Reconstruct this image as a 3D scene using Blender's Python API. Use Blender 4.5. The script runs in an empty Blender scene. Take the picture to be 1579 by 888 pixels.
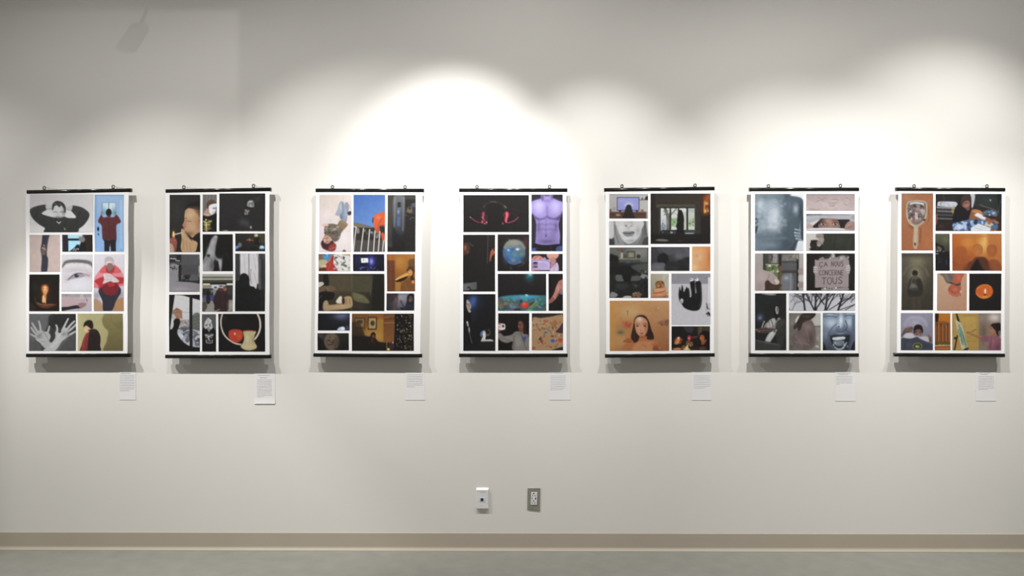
import bpy, bmesh, math, random
import numpy as np
from mathutils import Vector, Matrix

scene = bpy.context.scene
COL = scene.collection

# ------------------------------------------------------------------ camera
DIST = 5.0            # camera to wall, metres
MPP = 0.004           # metres on the wall per photo pixel
EYE = 1.62            # lens height
cam_data = bpy.data.cameras.new('camera')
cam = bpy.data.objects.new('camera', cam_data)
COL.objects.link(cam)
cam_data.sensor_width = 36.0
cam_data.lens = 36.0 * DIST / (1579 * MPP)
CAM_YAW = math.radians(0.40)
cam.location = (math.tan(CAM_YAW) * DIST, -DIST, EYE)
cam.rotation_euler = (math.radians(90), math.radians(0.0), CAM_YAW)
cam_data.clip_start = 0.05
scene.camera = cam
CAM_M = cam.rotation_euler.to_matrix()


def at(px, py, Y=0.0):
    """the point of the upright plane y = Y that the photo shows at a pixel"""
    k = 36.0 / cam_data.lens / 1579.0
    d = CAM_M @ Vector(((px - 789.5) * k, -(py - 444.0) * k, -1.0))
    t = (Y - cam.location.y) / d.y
    return Vector(cam.location) + d * t


# ------------------------------------------------------------------ world and exposure
world = bpy.data.worlds.new('gallery_air')
scene.world = world
world.use_nodes = True
world.node_tree.nodes['Background'].inputs[0].default_value = (1.0, 0.97, 0.895, 1)
world.node_tree.nodes['Background'].inputs[1].default_value = 0.21
vs = scene.view_settings
vs.view_transform = 'Standard'
vs.look = 'None'
vs.gamma = 1.0
vs.use_curve_mapping = False
vs.exposure = 0.0

# track spotlights: (x of the lamp in photo px, aim x px, aim y px, watts, cone degrees, blend, watts of the wide spill)
LAMP_Z = 3.66
LAMP_OUT = 1.35
LAMPS = [
    (-591, -87, 308, 202.6, 34.0, 1.00, 0.4),
    (-129, 289, 900, 277.6, 38.5, 0.60, 13.8),
    (145, 344, 775, 156.0, 72.7, 1.00, 27.4),
    (344, 847, 900, 135.7, 87.1, 0.75, 28.0),
    (725, 692, 365, 260.0, 57.0, 1.00, 14.0),
    (851, 940, 345, 116.4, 47.0, 1.00, 22.3),
    (1159, 1295, 795, 225.1, 83.7, 1.00, 44.3),
    (1507, 1440, 374, 120.4, 69.4, 1.00, 20.9),
    (1660, 1472, 560, 150.0, 42.0, 0.95, 2.0),
]
# a small shuttered spotlight high on the ceiling: pane of light at the upper left with a lamp's shadow in it
SHUTTER_LAMP = (Vector((-0.03, -2.6, 4.06)), (285, 150), 32.0, 44.0)
LAMP_COL = (1.0, 0.985, 0.95)

# ------------------------------------------------------------------ materials


def new_mat(name, color, rough=0.5, spec=0.5, metal=0.0):
    m = bpy.data.materials.new(name)
    m.use_nodes = True
    b = m.node_tree.nodes['Principled BSDF']
    b.inputs['Base Color'].default_value = (*color, 1)
    b.inputs['Roughness'].default_value = rough
    b.inputs['Specular IOR Level'].default_value = spec
    b.inputs['Metallic'].default_value = metal
    return m


def mottle(m, c0, c1, scale, bump=0.0, bump_scale=200.0, detail=4.0):
    nt = m.node_tree
    b = nt.nodes['Principled BSDF']
    tc = nt.nodes.new('ShaderNodeTexCoord')
    n = nt.nodes.new('ShaderNodeTexNoise')
    n.inputs['Scale'].default_value = scale
    n.inputs['Detail'].default_value = detail
    r = nt.nodes.new('ShaderNodeValToRGB')
    r.color_ramp.elements[0].position = 0.3
    r.color_ramp.elements[1].position = 0.7
    r.color_ramp.elements[0].color = (*c0, 1)
    r.color_ramp.elements[1].color = (*c1, 1)
    nt.links.new(tc.outputs['Object'], n.inputs['Vector'])
    nt.links.new(n.outputs['Fac'], r.inputs['Fac'])
    nt.links.new(r.outputs['Color'], b.inputs['Base Color'])
    if bump:
        n2 = nt.nodes.new('ShaderNodeTexNoise')
        n2.inputs['Scale'].default_value = bump_scale
        n2.inputs['Detail'].default_value = 2.0
        bp = nt.nodes.new('ShaderNodeBump')
        bp.inputs['Strength'].default_value = bump
        bp.inputs['Distance'].default_value = 0.001
        nt.links.new(tc.outputs['Object'], n2.inputs['Vector'])
        nt.links.new(n2.outputs['Fac'], bp.inputs['Height'])
        nt.links.new(bp.outputs['Normal'], b.inputs['Normal'])
    return m


M = {}
M['wall'] = mottle(new_mat('wall_paint', (0.8, 0.8, 0.8), 0.75, 0.25), (0.80, 0.780, 0.748), (0.812, 0.792, 0.760), 1.4, 0.08, 260)
M['floor'] = mottle(new_mat('floor_vinyl', (0.5, 0.5, 0.5), 0.5, 0.3), (0.238, 0.238, 0.212), (0.272, 0.270, 0.242), 9.0, 0.0, detail=8.0)
M['base'] = mottle(new_mat('vinyl_base', (0.5, 0.5, 0.5), 0.5, 0.3), (0.475, 0.42, 0.345), (0.495, 0.44, 0.362), 3.0)
M['ceiling'] = mottle(new_mat('ceiling_paint', (0.7, 0.7, 0.7), 0.9, 0.2), (0.66, 0.65, 0.62), (0.7, 0.69, 0.66), 2.0)
M['paper'] = mottle(new_mat('poster_paper', (0.9, 0.9, 0.9), 0.45, 0.3), (0.87, 0.865, 0.885), (0.885, 0.88, 0.90), 3.0)
M['card'] = mottle(new_mat('caption_paper', (0.9, 0.9, 0.9), 0.8, 0.2), (0.80, 0.79, 0.80), (0.81, 0.80, 0.81), 20.0)
M['rail'] = mottle(new_mat('black_plastic', (0.01, 0.01, 0.01), 0.2, 0.35), (0.010, 0.010, 0.009), (0.014, 0.014, 0.012), 30.0)
M['ring'] = mottle(new_mat('gunmetal', (0.12, 0.12, 0.11), 0.38, 0.5, 0.8), (0.10, 0.10, 0.095), (0.16, 0.16, 0.15), 80.0)
M['nail'] = mottle(new_mat('bright_steel', (0.5, 0.5, 0.5), 0.3, 0.5, 1.0), (0.5, 0.5, 0.49), (0.6, 0.6, 0.58), 60.0)
M['cord'] = mottle(new_mat('tan_cord', (0.5, 0.45, 0.36), 0.8, 0.2), (0.42, 0.38, 0.28), (0.55, 0.5, 0.4), 300.0)
M['white_plastic'] = mottle(new_mat('white_plastic', (0.8, 0.8, 0.8), 0.35, 0.5), (0.80, 0.80, 0.79), (0.83, 0.83, 0.82), 40.0)
M['port_frame'] = mottle(new_mat('pale_blue_plastic', (0.6, 0.66, 0.8), 0.4, 0.4), (0.62, 0.67, 0.8), (0.66, 0.71, 0.83), 40.0)
M['port'] = mottle(new_mat('dark_blue_plastic', (0.01, 0.015, 0.06), 0.4, 0.4), (0.008, 0.012, 0.05), (0.014, 0.02, 0.075), 90.0)
M['steel'] = mottle(new_mat('brushed_steel', (0.3, 0.3, 0.28), 0.5, 0.5, 0.35), (0.31, 0.30, 0.262), (0.36, 0.35, 0.308), 60.0)
M['slot'] = mottle(new_mat('dark_slot', (0.02, 0.02, 0.02), 0.7, 0.2), (0.03, 0.03, 0.03), (0.05, 0.05, 0.045), 100.0)
M['ink'] = mottle(new_mat('grey_ink', (0.3, 0.3, 0.3), 0.7, 0.2), (0.44, 0.44, 0.45), (0.52, 0.52, 0.53), 100.0)
M['lamp_black'] = mottle(new_mat('lamp_enamel', (0.03, 0.03, 0.03), 0.5, 0.4), (0.02, 0.02, 0.02), (0.035, 0.035, 0.035), 20.0)


def print_mat():
    m = bpy.data.materials.new('printed_ink')
    m.use_nodes = True
    nt = m.node_tree
    b = nt.nodes['Principled BSDF']
    a = nt.nodes.new('ShaderNodeAttribute')
    a.attribute_name = 'ink'
    nt.links.new(a.outputs['Color'], b.inputs['Base Color'])
    b.inputs['Roughness'].default_value = 0.42
    b.inputs['Specular IOR Level'].default_value = 0.35
    return m


M['print'] = print_mat()

# ------------------------------------------------------------------ object helpers


def tag(o, label=None, cat=None, group=None, kind=None):
    if label:
        o['label'] = label
    if cat:
        o['category'] = cat
    if group:
        o['group'] = group
    if kind:
        o['kind'] = kind
    return o


def empty(name, loc, label, cat, group=None):
    o = bpy.data.objects.new(name, None)
    o.empty_display_size = 0.05
    o.location = loc
    COL.objects.link(o)
    return tag(o, label, cat, group)


def link(name, bm, m, parent=None, smooth=False):
    """one mesh object; bm is in world coordinates, stored relative to the parent"""
    bmesh.ops.recalc_face_normals(bm, faces=bm.faces)
    me = bpy.data.meshes.new(name)
    if parent is not None:
        p = parent
        off = Vector((0, 0, 0))
        while p is not None:
            off += p.location
            p = p.parent
        bmesh.ops.translate(bm, verts=bm.verts, vec=-off)
    bm.to_mesh(me)
    bm.free()
    if smooth:
        for f in me.polygons:
            f.use_smooth = True
    me.materials.append(m)
    o = bpy.data.objects.new(name, me)
    COL.objects.link(o)
    if parent is not None:
        o.parent = parent
    return o


def box(bm, x0, x1, y0, y1, z0, z1, bevel=0.0, seg=2):
    r = bmesh.ops.create_cube(bm, size=1.0)
    vs_ = r['verts']
    for v in vs_:
        v.co = Vector((x0 + (v.co.x + .5) * (x1 - x0), y0 + (v.co.y + .5) * (y1 - y0), z0 + (v.co.z + .5) * (z1 - z0)))
    if bevel:
        es = list({e for v in vs_ for e in v.link_edges})
        bmesh.ops.bevel(bm, geom=es, offset=bevel, segments=seg, profile=0.5, affect='EDGES')
    return bm


def sweep(bm, path, radius, n=8, caps=True, closed=False):
    """round tube through a list of points"""
    path = [Vector(p) for p in path]
    rings = []
    N = len(path)
    up = None
    for i, p in enumerate(path):
        if closed:
            t = path[(i + 1) % N] - path[i - 1]
        else:
            t = path[min(i + 1, N - 1)] - path[max(i - 1, 0)]
        t.normalize()
        if up is None:
            up = Vector((0, 0, 1)) if abs(t.z) < 0.9 else Vector((1, 0, 0))
        a = t.cross(up).normalized()
        up = a.cross(t).normalized()
        rr = radius[i] if isinstance(radius, (list, tuple)) else radius
        rings.append([bm.verts.new(p + (a * math.cos(2 * math.pi * k / n) + up * math.sin(2 * math.pi * k / n)) * rr) for k in range(n)])
    for i in range(N if closed else N - 1):
        A, B = rings[i], rings[(i + 1) % N]
        for k in range(n):
            bm.faces.new((A[k], A[(k + 1) % n], B[(k + 1) % n], B[k]))
    if caps and not closed:
        bm.faces.new(rings[0][::-1])
        bm.faces.new(rings[-1])
    return bm


def extrude_profile(bm, prof, pa, pb):
    """prof: list of (y, z) offsets; swept from point pa to point pb"""
    pa, pb = Vector(pa), Vector(pb)
    A = [bm.verts.new(pa + Vector((0, y, z))) for y, z in prof]
    B = [bm.verts.new(pb + Vector((0, y, z))) for y, z in prof]
    n = len(prof)
    for k in range(n):
        bm.faces.new((A[k], A[(k + 1) % n], B[(k + 1) % n], B[k]))
    bm.faces.new(A[::-1])
    bm.faces.new(B)
    return bm


# ------------------------------------------------------------------ the room
XL, XR, YF, ZC = -7.0, 7.5, -8.0, 4.15
bm = bmesh.new(); box(bm, XL, XR, 0.0, 0.2, -0.1, ZC)
tag(link('wall_back', bm, M['wall']), 'long off-white painted gallery wall behind the posters', kind='structure')
bm = bmesh.new(); box(bm, XL, XR, YF, 0.0, -0.1, 0.0)
tag(link('floor', bm, M['floor']), 'pale grey mottled floor along the foot of the wall', kind='structure')
bm = bmesh.new(); box(bm, XL, XR, -3.2, 0.2, ZC, ZC + 0.1)
tag(link('ceiling', bm, M['ceiling']), kind='structure')
# cove base: flat face, rounded top edge and a toe that curls out onto the floor
prof = [(0, 0.0), (-0.0155, 0.0), (-0.0160, 0.0015), (-0.0150, 0.004), (-0.0105, 0.010), (-0.0060, 0.0165), (-0.0042, 0.024),
        (-0.0036, 0.106), (-0.0030, 0.1085), (-0.0015, 0.1095), (0, 0.1095)]
bm = bmesh.new(); extrude_profile(bm, prof, (XL, 0, 0), (XR, 0, 0))
tag(link('baseboard_back', bm, M['base']), 'taupe vinyl cove baseboard with a curled toe', kind='structure')

# ------------------------------------------------------------------ printing: a small ink painter
# Each print is painted in the units of a working drawing of its poster and is then carried as ink
# colours by the fine grid of its own mesh.
SX = [None, 30, 245, 475, 698, 922, 1146, 1372]      # left edge of each drawing on the wall, photo px
KT, KB = 6.342, 5.921                                 # drawing units per px, upper and lower drawing
SP = 0.65                                             # ink grid, px
PRINTS = []


def rgb(c):
    if isinstance(c, (tuple, list)):
        return np.array(c, float)
    if c <= 255:
        return np.array((c, c, c), float)
    return np.array(((c >> 16) & 255, (c >> 8) & 255, c & 255), float)


def smooth_closed(p, closed=True):
    n = len(p)
    out = []
    for i in range(n if closed else n - 1):
        if closed:
            p0, p1, p2, p3 = p[i - 1], p[i], p[(i + 1) % n], p[(i + 2) % n]
        else:
            p0, p1, p2, p3 = p[max(i - 1, 0)], p[i], p[i + 1], p[min(i + 2, n - 1)]
        for t in (0, .25, .5, .75):
            out.append(0.5 * (2 * p1 + (p2 - p0) * t + (2 * p0 - 5 * p1 + 4 * p2 - p3) * t * t + (3 * p1 - p0 - 3 * p2 + p3) * t ** 3))
    if not closed:
        out.append(p[-1])
    return np.array(out)


def blur1(a, r, ax):
    if r < 1:
        return a
    a = np.moveaxis(a, ax, 0)
    pad = np.concatenate([np.repeat(a[:1], r + 1, 0), a, np.repeat(a[-1:], r, 0)], 0)
    c = np.cumsum(pad, 0)
    o = (c[2 * r + 1:] - c[:-(2 * r + 1)]) / (2 * r + 1)
    return np.moveaxis(o, 0, ax)


def blur(a, r):
    r = int(round(r))
    for _ in range(2):
        a = blur1(blur1(a, r, 0), r, 1)
    return a


class P:
    def __init__(s, poster, fr, x0, y0, x1, y1, label=None, base=128):
        s.poster, s.label = poster, label
        s.fr = fr
        s.K = KT if fr == 'T' else KB
        s.box = (SX[poster] + x0 / s.K, (280 if fr == 'T' else 410) + y0 / s.K, SX[poster] + x1 / s.K, (280 if fr == 'T' else 410) + y1 / s.K)
        s.nx = max(8, int(round((s.box[2] - s.box[0]) / SP)))
        s.ny = max(8, int(round((s.box[3] - s.box[1]) / SP)))
        W, H = s.nx * 2, s.ny * 2
        s.W, s.H = W, H
        px = s.box[0] + (np.arange(W) + .5) / W * (s.box[2] - s.box[0])
        py = s.box[1] + (np.arange(H) + .5) / H * (s.box[3] - s.box[1])
        s.px, s.py = np.meshgrid(px, py)
        s.im = np.zeros((H, W, 3)) + rgb(base)
        s.setf(fr)
        s.rng = np.random.default_rng(int(x0 * 7 + y0 * 3 + poster))
        PRINTS.append(s)

    def setf(s, fr):
        s.K = KT if fr == 'T' else KB
        s.x = (s.px - SX[s.poster]) * s.K
        s.y = (s.py - (280 if fr == 'T' else 410)) * s.K
        s.u = s.K * SP / 2          # drawing units per painter pixel
        return s

    T = property(lambda s: s.setf('T'))
    B = property(lambda s: s.setf('B'))

    def put(s, m, c, a=1.0):
        m = m * a
        if isinstance(c, tuple) and isinstance(c[-1], str):
            ys, xs = np.nonzero(m > 0.05)
            if len(ys) == 0:
                return s
            if c[2] == 'v':
                t = (np.arange(s.H)[:, None] - ys.min()) / max(1, ys.max() - ys.min()) + 0 * m
            else:
                t = (np.arange(s.W)[None, :] - xs.min()) / max(1, xs.max() - xs.min()) + 0 * m
            t = np.clip(t, 0, 1)[..., None]
            cc = rgb(c[0]) * (1 - t) + rgb(c[1]) * t
        else:
            cc = rgb(c)
        s.im += (cc - s.im) * m[..., None]
        return s

    def f(s, c, c2=None, d='v'):
        return s.put(np.ones((s.H, s.W)), c if c2 is None else (c, c2, d))

    def g4(s, a, b, c, d):
        tx = np.linspace(0, 1, s.W)[None, :, None]
        ty = np.linspace(0, 1, s.H)[:, None, None]
        s.im = (rgb(a) * (1 - tx) + rgb(b) * tx) * (1 - ty) + (rgb(c) * (1 - tx) + rgb(d) * tx) * ty
        return s

    def e(s, cx, cy, rx, ry, c, a=1, s_=5, r=0):
        dx, dy = s.x - cx, s.y - cy
        if r:
            q = math.radians(r)
            dx, dy = dx * math.cos(q) + dy * math.sin(q), -dx * math.sin(q) + dy * math.cos(q)
        d = np.sqrt((dx / rx) ** 2 + (dy / ry) ** 2)
        m = np.clip(.5 + (1 - d) * min(rx, ry) / s_, 0, 1)
        return s.put(m * m * (3 - 2 * m), c, a)

    def b(s, cx, cy, rx, ry, c, a=1, r=0):
        """soft blob"""
        dx, dy = s.x - cx, s.y - cy
        if r:
            q = math.radians(r)
            dx, dy = dx * math.cos(q) + dy * math.sin(q), -dx * math.sin(q) + dy * math.cos(q)
        return s.put(np.exp(-1.6 * ((dx / rx) ** 2 + (dy / ry) ** 2)), c, a)

    def p(s, pts, c, a=1, s_=4, k=1):
        q = np.array(pts, float).reshape(-1, 2)
        if k and len(q) > 2:
            q = smooth_closed(q)
        ins = np.zeros((s.H, s.W), bool)
        X, Y = s.x, s.y
        r0 = np.searchsorted(s.y[:, 0], q[:, 1].min()); r1 = np.searchsorted(s.y[:, 0], q[:, 1].max())
        X, Y = X[r0:r1], Y[r0:r1]
        sub = ins[r0:r1]
        x2, y2 = np.roll(q[:, 0], -1), np.roll(q[:, 1], -1)
        for (xa, ya, xb, yb) in zip(q[:, 0], q[:, 1], x2, y2):
            if ya == yb:
                continue
            cnd = (Y > min(ya, yb)) & (Y <= max(ya, yb))
            sub ^= cnd & (X < (xb - xa) * (Y - ya) / (yb - ya) + xa)
        return s.put(blur(ins.astype(float), s_ / s.u / 3.2), c, a)

    def r(s, x0, y0, x1, y1, c, a=1, s_=3):
        m = np.clip((s.x - x0) / s_ + .5, 0, 1) * np.clip((x1 - s.x) / s_ + .5, 0, 1) * np.clip((s.y - y0) / s_ + .5, 0, 1) * np.clip((y1 - s.y) / s_ + .5, 0, 1)
        return s.put(m, c, a)

    def l(s, pts, w, c, a=1, s_=4, k=1, w2=None):
        q = np.array(pts, float).reshape(-1, 2)
        if k and len(q) > 2:
            q = smooth_closed(q, False)
        best = np.zeros((s.H, s.W))
        n = len(q) - 1
        for i in range(n):
            (xa, ya), (xb, yb) = q[i], q[i + 1]
            dx, dy = xb - xa, yb - ya
            L = dx * dx + dy * dy + 1e-9
            t = np.clip(((s.x - xa) * dx + (s.y - ya) * dy) / L, 0, 1)
            d = np.hypot(s.x - xa - t * dx, s.y - ya - t * dy)
            ww = w if w2 is None else w + (w2 - w) * ((i + t) / n)
            best = np.maximum(best, np.clip((ww / 2 - d) / s_ + .5, 0, 1))
        return s.put(best, c, a)

    def n(s, amp, sc=20, c=None):
        """value noise grain"""
        gx, gy = max(2, int(s.W * s.u / sc) + 2), max(2, int(s.H * s.u / sc) + 2)
        g = s.rng.random((gy, gx))
        yy = np.linspace(0, gy - 1.001, s.H); xx = np.linspace(0, gx - 1.001, s.W)
        iy, ix = yy.astype(int), xx.astype(int)
        fy, fx = (yy - iy)[:, None], (xx - ix)[None, :]
        v = (g[iy][:, ix] * (1 - fx) + g[iy][:, ix + 1] * fx) * (1 - fy) + (g[iy + 1][:, ix] * (1 - fx) + g[iy + 1][:, ix + 1] * fx) * fy
        if c is None:
            s.im += ((v - .5) * 2 * amp)[..., None]
            return s
        return s.put(np.clip((v - .5) * 3, 0, 1), c, amp)

    def d(s, n, x0, y0, x1, y1, r0, r1, cols, a=1, s_=3, asp=1.0):
        """scattered dots"""
        for i in range(n):
            rr = s.rng.uniform(r0, r1)
            s.e(s.rng.uniform(x0, x1), s.rng.uniform(y0, y1), rr * s.rng.uniform(1, asp) if asp > 1 else rr, rr, cols[i % len(cols)], a, s_, s.rng.uniform(0, 180) if asp > 1 else 0)
        return s

    def sb(s, r):
        """soften the whole print"""
        s.im = np.stack([blur(s.im[..., k], r / s.u / 2) for k in range(3)], -1)
        return s

    def face(s, cx, cy, w, h, skin, dark, rot=0, a=1.0):
        """eyes, brows, nose and mouth of a face about w wide and h tall"""
        q = math.radians(rot)

        def R(x, y):
            x, y = x * w / 2, y * h / 2
            return [cx + x * math.cos(q) - y * math.sin(q), cy + x * math.sin(q) + y * math.cos(q)]
        for sg in (-1, 1):
            s.l(R(sg * .62, -.28) + R(sg * .22, -.27), h * .045, dark, .7 * a, 3)
            s.e(*R(sg * .42, -.1), w * .11, h * .04, dark, .9 * a, 3, rot)
        s.l(R(.06, -.1) + R(.12, .22) + R(-.08, .26), h * .03, dark, .45 * a, 3)
        s.l(R(-.28, .52) + R(0, .5) + R(.28, .52), h * .055, dark, .65 * a, 3)
        s.b(*R(.6, .3), w * .2, h * .3, dark, .25 * a)
        return s

    def ink(s, gain, lift):
        g = s.rng.normal(0, 1, (s.H, s.W))
        g = blur(g, 1)
        s.im += (g * 4.5 * (0.35 + s.im.mean(-1) / 255))[..., None]         # film grain
        s.n(3, 22)
        gm = s.im.mean(-1, keepdims=True)
        s.im = gm + (s.im - gm) * 0.84
        a = np.clip(s.im, 0, 255).reshape(s.ny, 2, s.nx, 2, 3).mean((1, 3)) / 255.0
        a = a * 0.75 + 0.25 * a * a * (3 - 2 * a)          # print contrast
        lin = np.where(a <= .04045, a / 12.92, ((a + .055) / 1.055) ** 2.4)
        return np.clip((lin - lift) * gain, 0.002, 0.9)


LET = {'C': [[.95, .15, .6, 0, .15, .2, 0, .55, .2, .9, .6, 1, .95, .85]], 'A': [[0, 1, .45, 0, 1, 1], [.2, .62, .82, .62]],
       'N': [[0, 1, .05, 0, .9, 1, .95, 0]], 'O': [[.5, 0, .1, .2, 0, .6, .3, 1, .75, .95, 1, .5, .8, .08, .5, 0]],
       'U': [[0, 0, .05, .7, .4, 1, .8, .85, .95, 0]], 'S': [[.9, .1, .45, 0, .1, .25, .5, .5, .9, .72, .6, 1, .05, .92]],
       'E': [[.9, .02, .05, 0, 0, 1, .95, .98], [.03, .5, .75, .5]], 'R': [[0, 1, .03, 0, .8, .1, .75, .42, .05, .52, .95, 1]],
       'T': [[0, .05, 1, 0], [.5, .03, .48, 1]]}


def letters(o, word, x0, x1, y0, y1, w, c, gap=.3, drop=0):
    n = len(word)
    st = (x1 - x0) / (n - gap)
    for i, ch in enumerate(word):
        for pl in LET.get(ch, []):
            q = []
            for k in range(0, len(pl), 2):
                q += [x0 + (i + pl[k] * (1 - gap)) * st, y0 + drop * i + pl[k + 1] * (y1 - y0)]
            o.l(q, w, c, .85, 3, 1 if ch in 'COUS' else 0)

# ------------------------------------------------------------------ poster 1
o = P(1, 'T', 108, 125, 728, 495, 'black and white print of a person with both hands behind the head')
o.g4(0xc8c3c3, 0xd0cccb, 0xd2cdcc, 0xd6d2d1)
o.p([112, 272, 165, 243, 264, 226, 274, 276, 226, 312, 292, 338, 346, 350, 400, 352, 450, 342, 500, 348, 560, 352, 512, 290, 524, 236, 612, 250, 664, 282, 692, 316, 684, 362, 640, 424, 590, 462, 556, 497, 262, 500, 256, 456, 200, 420, 146, 372, 116, 322], (74, 50, 'v'), 1, 4)
o.p([226, 312, 278, 276, 330, 262, 346, 340, 292, 336], 214).p([456, 346, 478, 268, 512, 288, 560, 352], 218)
o.p([266, 230, 330, 236, 336, 270, 276, 274], 196, 1, 6).p([470, 250, 524, 238, 512, 284, 468, 276], 188, 1, 6)
o.l([280, 270, 330, 262], 5, 120, .7).l([476, 274, 506, 282], 5, 110, .7)
o.e(392, 290, 60, 62, 208).b(440, 300, 24, 50, 120, .6).b(390, 350, 40, 14, 130, .6)
o.p([324, 276, 330, 222, 352, 198, 378, 189, 420, 200, 448, 226, 461, 262, 457, 304, 444, 300, 440, 268, 418, 236, 398, 252, 372, 232, 348, 244, 336, 278], 66, 1, 5)
o.l([400, 215, 430, 250, 445, 280], 9, 130, .6, 6).l([350, 215, 372, 222], 7, 120, .6, 5)
o.l([340, 302, 358, 296, 376, 301], 5, 70, .8).l([402, 300, 420, 296, 436, 302], 5, 70, .8).l([384, 296, 380, 322, 394, 326], 4, 130, .7).l([366, 341, 384, 346, 404, 341], 5, 90, .8)
o.l([366, 352, 368, 380], 5, 36, .7).l([320, 360, 318, 480], 10, 46, .5, 10).l([470, 380, 450, 480], 12, 46, .5, 10).l([600, 300, 560, 400], 16, 44, .5, 12).l([190, 260, 170, 340], 16, 46, .4, 12)
o.l([372, 392, 392, 406, 412, 394], 7, 220, .9, 3, 0).l([392, 408, 398, 412], 5, 220).l([446, 452, 450, 472, 458, 466], 4, 210, .9, 3)

o = P(1, 'T', 742, 130, 1027, 683, 'colour print of a person in a maroon coat facing a blue door')
o.g4(0x9dbbe2, 0x92b4dc, 0x7fa9dc, 0x86b0e0).r(742, 128, 1027, 140, 0x6f92bf, .7).r(742, 130, 765, 683, 0x7ba3d8, .6, 8)
o.r(812, 203, 950, 300, 0x76a2bb).r(822, 210, 944, 300, 0xcfe3ee).r(876, 203, 886, 270, 0x7896ac).b(835, 290, 30, 50, 0x6a9fb4, .8).b(930, 290, 26, 50, 0x6a9fb4, .8)
o.l([818, 300, 945, 300], 6, 0x86a8bd).l([1000, 190, 1000, 640], 26, 0xa9cbf0, .5, 16).l([1010, 200, 1010, 245], 6, 0xc3a6b8, .8).l([1006, 440, 1006, 480], 6, 0xa9b8cc)
o.l([816, 300, 806, 350], 20, 0x927f85, .9, 8).l([944, 300, 950, 345], 20, 0x927f85, .9, 8)
o.p([806, 330, 830, 350, 870, 346, 930, 348, 960, 326, 1000, 385, 990, 408, 956, 432, 955, 575, 910, 580, 880, 572, 850, 582, 818, 560, 812, 432, 776, 392], (0x6d3437, 0x5c2c30, 'v'), 1, 5).l([884, 360, 884, 560], 6, 0x4d2428, .5, 8).l([820, 400, 836, 540], 10, 0x7c4044, .5, 10)
o.e(881, 303, 29, 38, 0x262022).r(866, 330, 900, 346, 0x5a3a38)
o.p([834, 574, 950, 572, 948, 683, 900, 683, 892, 600, 886, 683, 834, 683], 0x282126, 1, 4, 0).l([889, 640, 889, 683], 6, 0xa7c0e2)
o.e(778, 464, 11, 22, 0x252a3c).e(780, 516, 8, 9, 0x2a3042).b(1005, 668, 14, 12, 0x7c93c8, .7)

o = P(1, 'T', 103, 522, 400, 880, 'colour print of a dark strap across a pale background')
o.g4(0xb7a49c, 0xbfaaa3, 0xb5a19a, 0xbda79f).r(103, 522, 400, 530, 0x8f8079, .5, 8).n(4, 40)
o.p([236, 515, 298, 515, 290, 560, 276, 640, 272, 720, 284, 760, 272, 885, 218, 885, 222, 760, 216, 700, 210, 660, 222, 600], (0x353441, 0x3c3947, 'v'), 1, 8).l([288, 520, 268, 640], 8, 0x55516a, .6, 8)
o.p([214, 668, 232, 632, 262, 640, 266, 700, 228, 718], 0x7b6556, .8, 12).l([228, 648, 256, 662], 7, 0xc6b59b, .9).e(244, 624, 8, 7, 0x9e8f80, .9).l([240, 690, 258, 700], 5, 0x49404a)

o = P(1, 'T', 422, 520, 720, 685, 'colour print of an arm raised before a bright window')
o.g4(0x3a2b26, 0x2e2420, 0x2c211d, 0x2a201d)
o.r(428, 522, 478, 684, 0x2d2430).r(422, 522, 430, 684, 0x6b7a98, .6).r(480, 520, 622, 556, 0xa6d8ee).r(484, 578, 606, 684, 0x9fd6ef).r(622, 520, 640, 580, 0x4b6676, .8)
o.r(480, 558, 600, 577, 0x17151b).p([488, 686, 540, 648, 560, 622, 578, 614, 592, 622, 606, 600, 650, 590, 660, 686], 0x19151a, 1, 4, 0).p([484, 652, 560, 620, 484, 684], 0x9fd6ef, .0)
o.p([586, 542, 620, 540, 646, 556, 640, 586, 612, 592, 590, 576], 0x857972, 1, 7).l([600, 590, 592, 640], 6, 0x68878f, .6)
o.l([530, 676, 546, 654], 6, 220, .9).l([550, 680, 564, 656], 6, 210, .9).e(578, 660, 5, 7, 230).r(660, 520, 666, 686, 0x3d2e27, .8)

o = P(1, 'T', 416, 712, 716, 1071, 'soft close-up print of one half-open eye and eyebrow')
o.g4(0xc9c6c9, 0xcbc8cb, 0xcfcbd1, 0xc7c5cd)
o.p([420, 826, 440, 786, 480, 768, 540, 762, 620, 764, 690, 776, 716, 800, 716, 840, 690, 812, 600, 792, 520, 790, 460, 806, 424, 846], 0x6a6562, .95, 14).b(560, 782, 130, 18, 0x5f5a57, .6)
for i in range(16):
    o.l([430 + i * 17, 822 - (i % 3) * 8 - 20 * math.sin(i / 15 * 3.1), 452 + i * 17, 778 - (i % 2) * 8], 3, 0x5b5654, .5, 4)
o.b(560, 860, 170, 36, 0xb7aaae, .7)
o.B.b(640, 80, 60, 40, 0xb59da0, .7).b(440, 110, 50, 60, 0xb4aab0, .6)
o.l([440, 130, 470, 100, 510, 72, 560, 66, 600, 74, 640, 92], 10, 0x8f7f85, .8, 6).p([462, 122, 490, 92, 530, 74, 576, 76, 610, 88, 570, 104, 520, 110], 0x8b8790, .9, 6).e(527, 88, 20, 19, 0x353b49, 1, 8).e(538, 80, 5, 4, 200, .8)
o.l([458, 126, 500, 118, 560, 108, 612, 92], 6, 0xab9aa0, .8, 6).l([455, 128, 470, 108, 500, 82, 540, 68, 580, 72], 7, 0x4c464d, .8, 5).l([430, 60, 520, 38, 620, 46], 5, 0xb0a0a4, .7, 6).b(540, 180, 130, 50, 0xd2d1d9, .7)

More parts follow.
